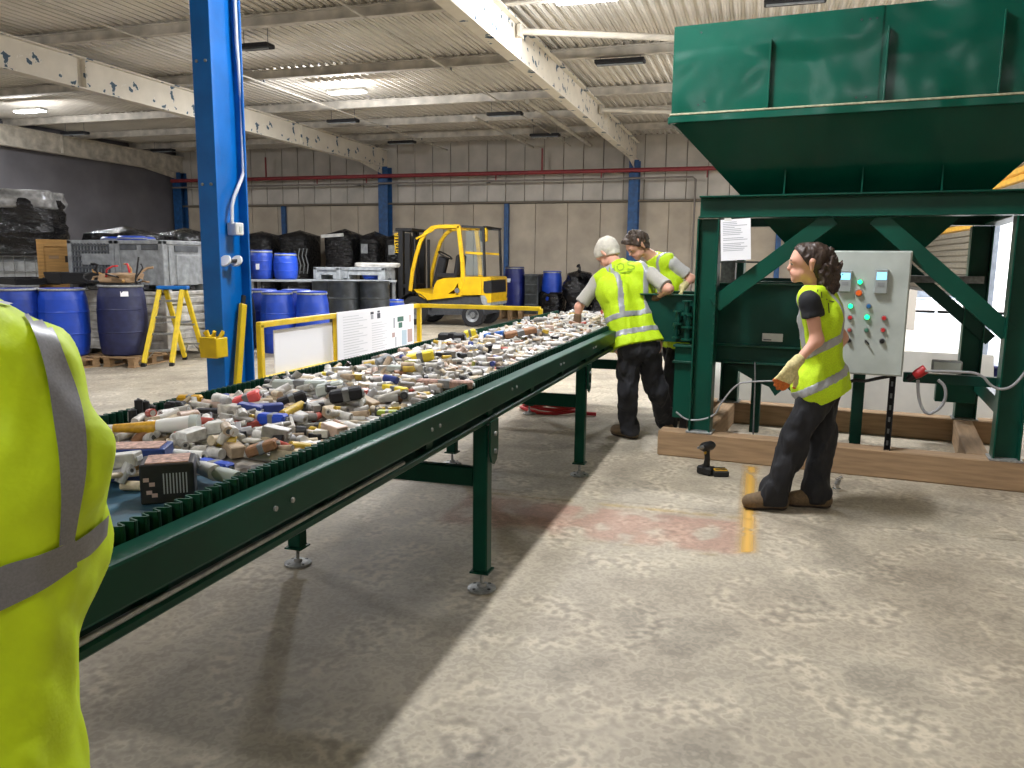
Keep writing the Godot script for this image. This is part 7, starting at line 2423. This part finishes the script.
	J = {
		"p": far(676, 338, 7.62), "c": far(665, 283, 7.58), "n": far(655, 258, 7.56), "h": far(638, 246, 7.5), "f": f, "hf": (-rt * 0.8 + dn * 0.62 - ahead * 0.2).normalized(), "hu": Vector3.UP,
		"ls": far(671, 263, 7.42), "le": far(692, 279, 7.42), "lw": far(683, 287, 7.28), "rs": far(655, 262, 7.76), "re": far(646, 292, 7.7), "rw": far(655, 300, 7.45),
		"lk": far(672, 378, 7.5), "la": Vector3(g3.x, 0.1, g3.z) - ahead * 0.1, "rk": far(676, 378, 7.74), "ra": Vector3(g3.x, 0.1, g3.z) + ahead * 0.12,
		"lt": f, "rt": f, "lhd": Vector3(-0.25, -0.9, 0.35), "lhp": -rt, "rhp": Vector3.DOWN}
	var hu2: Vector3 = Vector3.UP - J.hf * J.hf.y
	J.hu = hu2.normalized()
	w = figure("person", "bare-headed person with brown hair in a white T-shirt and hi-vis vest bending over the feeder", J, {"trousers": "trousers", "shirt": "shirt_white", "sleeve": 0.72, "vest": true, "hem": 0.06, "bands": [0.06, 0.2], "lglove": "glove_cream", "rglove": "glove_cream", "lcurl": 0.3, "girth": 1.0, "seed": 17})
	h = J.h
	hf = J.hf
	var hu: Vector3 = J.hu
	put(flesh(FleshMesh.new(), [[h + hu * 0.05 + hf * 0.03, h + hu * 0.05 - hf * 0.03, 0.086, 0.09], [h - hf * 0.05, h - hf * 0.05 - hu * 0.03, 0.062, 0.05], [h + hu * 0.09 + hf * 0.06, h + hu * 0.1 - hf * 0.02, 0.05, 0.055]], 0.03, 0.006, [[(hf - hu * 0.9).normalized(), h.dot((hf - hu * 0.9).normalized()) + 0.012]], 0.0, 0.03, 20.0, 9).mesh(), "hair", mats["hair_brown"], w)
	# --- person at the belt's near end in a hi-vis coat
	coat_person(rt)

func coat_person(rt: Vector3) -> void:
	var base := Vector3(-1.02, 0, -0.66)
	var t := thing("person", "person in a long hi-vis coat with grey bands standing at the belt's near end", "person", base)
	var o := func(x: float, y: float, z: float) -> Vector3: return Vector3(x, y, z) - base
	var rs: Vector3 = far(-4, 388, 0.96) - base
	var rm: Vector3 = far(29, 455, 0.97) - base
	var re: Vector3 = far(36, 560, 1.04) - base
	var rw: Vector3 = far(-15, 580, 1.24) - base
	var ls: Vector3 = o.call(-1.235, 1.385, -0.70)
	var le: Vector3 = o.call(-1.32, 1.11, -0.82)
	var lw: Vector3 = o.call(-1.3, 1.02, -1.1)
	var n: Vector3 = o.call(-1.05, 1.46, -0.72)
	var c: Vector3 = o.call(-1.04, 1.24, -0.70)
	var p: Vector3 = o.call(-1.03, 0.92, -0.66)
	var h: Vector3 = o.call(-1.06, 1.64, -0.76)
	var fw := Vector3(-0.1, 0, -1).normalized()
	var la: Vector3 = o.call(-1.14, 0.1, -0.66)
	var ra: Vector3 = o.call(-0.92, 0.1, -0.62)
	var X := Vector3.RIGHT
	var sk := FleshMesh.new()
	var plain := rgb(214, 160, 136).srgb_to_linear()
	var tint := func(_p: Vector3) -> Color: return plain
	var torso := [[p - X * 0.09, p + X * 0.09, 0.1, 0.1], [p - X * 0.07, c - X * 0.09, 0.1, 0.105], [p + X * 0.07, c + X * 0.09, 0.1, 0.105], [c - X * 0.1, c + X * 0.1, 0.105, 0.105], [n, ls, 0.055, 0.052], [n, rs, 0.055, 0.052], [c, n, 0.09, 0.06], [n, h - Vector3(0, 0.06, 0), 0.055, 0.05]]
	var arms := [[ls, le, 0.05, 0.04], [le, lw, 0.04, 0.028], [rs, rm, 0.05, 0.046], [rm, re, 0.046, 0.04], [re, rw, 0.04, 0.028]]
	var hipl := p - X * 0.09
	var hipr := p + X * 0.09
	var lk := (hipl + la) * 0.5 + fw * 0.03
	var rk := (hipr + ra) * 0.5 + fw * 0.03
	flesh(sk, torso + arms + [[hipl, lk, 0.085, 0.055], [lk, la, 0.055, 0.038], [hipr, rk, 0.085, 0.055], [rk, ra, 0.055, 0.038]], 0.035, 0.014, [], -0.006, 0.0, 9.0, 1, tint)
	flesh(sk, head_bones(h, fw, Vector3.UP), 0.022, 0.006, [], 0.0, 0.0, 9.0, 1, face_tint(h, fw, Vector3.UP))
	flesh(sk, hand_bones(lw, Vector3(0.3, -0.4, -1), Vector3.DOWN, 0.3, 1.0), 0.008, 0.005, [], 0.0, 0.0, 9.0, 1, tint)
	flesh(sk, hand_bones(rw, Vector3(-0.3, -0.4, -1), Vector3.DOWN, 0.3, -1.0), 0.008, 0.005, [], 0.0, 0.0, 9.0, 1, tint)
	put(sk.mesh(), "body", mats["skin_v"], t)
	put(flesh(FleshMesh.new(), [[h + Vector3(0, 0.046, 0.0), h + Vector3(0, 0.046, 0.04), 0.088, 0.09]], 0.03, 0.008, [[(fw - Vector3.UP * 0.8).normalized(), h.dot((fw - Vector3.UP * 0.8).normalized()) + 0.01]], 0.0, 0.015, 20.0, 4).mesh(), "hair", mats["hair_brown"], t)
	# coat: loose body, sleeves, collar
	var skirt_l := p - X * 0.1 - Vector3(0, 0.16, 0)
	var skirt_r := p + X * 0.115 - Vector3(0, 0.16, 0)
	var cb := [
		[c - X * 0.1, c + X * 0.09, 0.125, 0.125], [p - X * 0.11, c - X * 0.11, 0.13, 0.125], [p + X * 0.115, c + X * 0.085, 0.13, 0.125],
		[skirt_l, p - X * 0.1, 0.14, 0.13], [skirt_r, p + X * 0.115, 0.14, 0.13], [skirt_l, skirt_r, 0.14, 0.14],
		[n - Vector3(0, 0.03, 0), ls, 0.075, 0.075], [n - Vector3(0, 0.03, 0), rs, 0.075, 0.075], [c + X * 0.06, rs, 0.12, 0.08], [c - X * 0.06, ls, 0.12, 0.08],
		[ls, le, 0.082, 0.07], [le, lw, 0.068, 0.05], [rs, rm, 0.088, 0.078], [rm, re, 0.078, 0.066], [re, rw, 0.066, 0.05], [n, n + Vector3(0, 0.06, -0.01), 0.075, 0.07]]
	var amp := 0.036
	var cuts := [[Vector3.DOWN, -(p.y - 0.2)], [Vector3.UP, n.y + 0.055]]
	var CF := field(cb, 0.06, 0.009, 0.002, amp, 4.5, 21)
	var coat := put(carve(FleshMesh.new(), CF, cuts).mesh(), "coat", mats["hi_vis_coat"], t)
	# grey bands sewn on: one round the chest, one over the shoulder, one round the sleeve
	var wide := func(q: Array) -> Array:
		var c2 := Curve2D.new()
		for i in q.size():
			var tn: Vector2 = (q[mini(i + 1, q.size() - 1)] - q[maxi(i - 1, 0)]) * 0.17
			c2.add_point(q[i], -tn, tn)
		var res := []
		for i in 33:
			var e := c2.sample_baked(c2.get_baked_length() * i / 32.0)
			res.append([e.x, e.y])
		return res
	tape(t, CF, wide.call([Vector2(-150, 628), Vector2(-60, 596), Vector2(0, 566), Vector2(40, 553), Vector2(73, 538)]), wide.call([Vector2(-150, 672), Vector2(-60, 640), Vector2(0, 610), Vector2(40, 590), Vector2(75, 566)]), "reflective_band", mats["band_coat"])
	tape(t, CF, wide.call([Vector2(-40, 305), Vector2(2, 306), Vector2(26, 322), Vector2(43, 371), Vector2(56, 444), Vector2(60, 500), Vector2(57, 545)]), wide.call([Vector2(-20, 292), Vector2(22, 300), Vector2(46, 322), Vector2(65, 363), Vector2(82, 419), Vector2(84, 475), Vector2(72, 540)]), "reflective_brace", mats["band_coat"])
	tape(t, CF, wide.call([Vector2(72, 541), Vector2(88, 530), Vector2(106, 515)]), wide.call([Vector2(74, 562), Vector2(90, 552), Vector2(104, 536)]), "sleeve_band", mats["band_coat"])
	var tb := [[hipl, lk, 0.105, 0.08], [lk, la, 0.08, 0.075], [hipr, rk, 0.105, 0.08], [rk, ra, 0.08, 0.075], [p - X * 0.08, p + X * 0.08, 0.12, 0.12]]
	put(flesh(FleshMesh.new(), tb, 0.03, 0.014, [[Vector3.UP, p.y + 0.06], [Vector3.DOWN, -0.03]], 0.0, 0.02, 7.0, 5).mesh(), "trousers", mats["trousers"], t)
	for a in [la, ra]:
		var q := Vector3(a.x, 0, a.z)
		var bb := [[q + Vector3(0, 0.05, 0.045), q + Vector3(0, 0.048, -0.16), 0.05, 0.045], [q + Vector3(0, 0.05, 0.03), q + Vector3(0, 0.13, 0), 0.05, 0.052]]
		put(flesh(FleshMesh.new(), bb, 0.03, 0.01, [[Vector3.DOWN, -0.002]]).mesh(), "boot", mats["boot"], t)
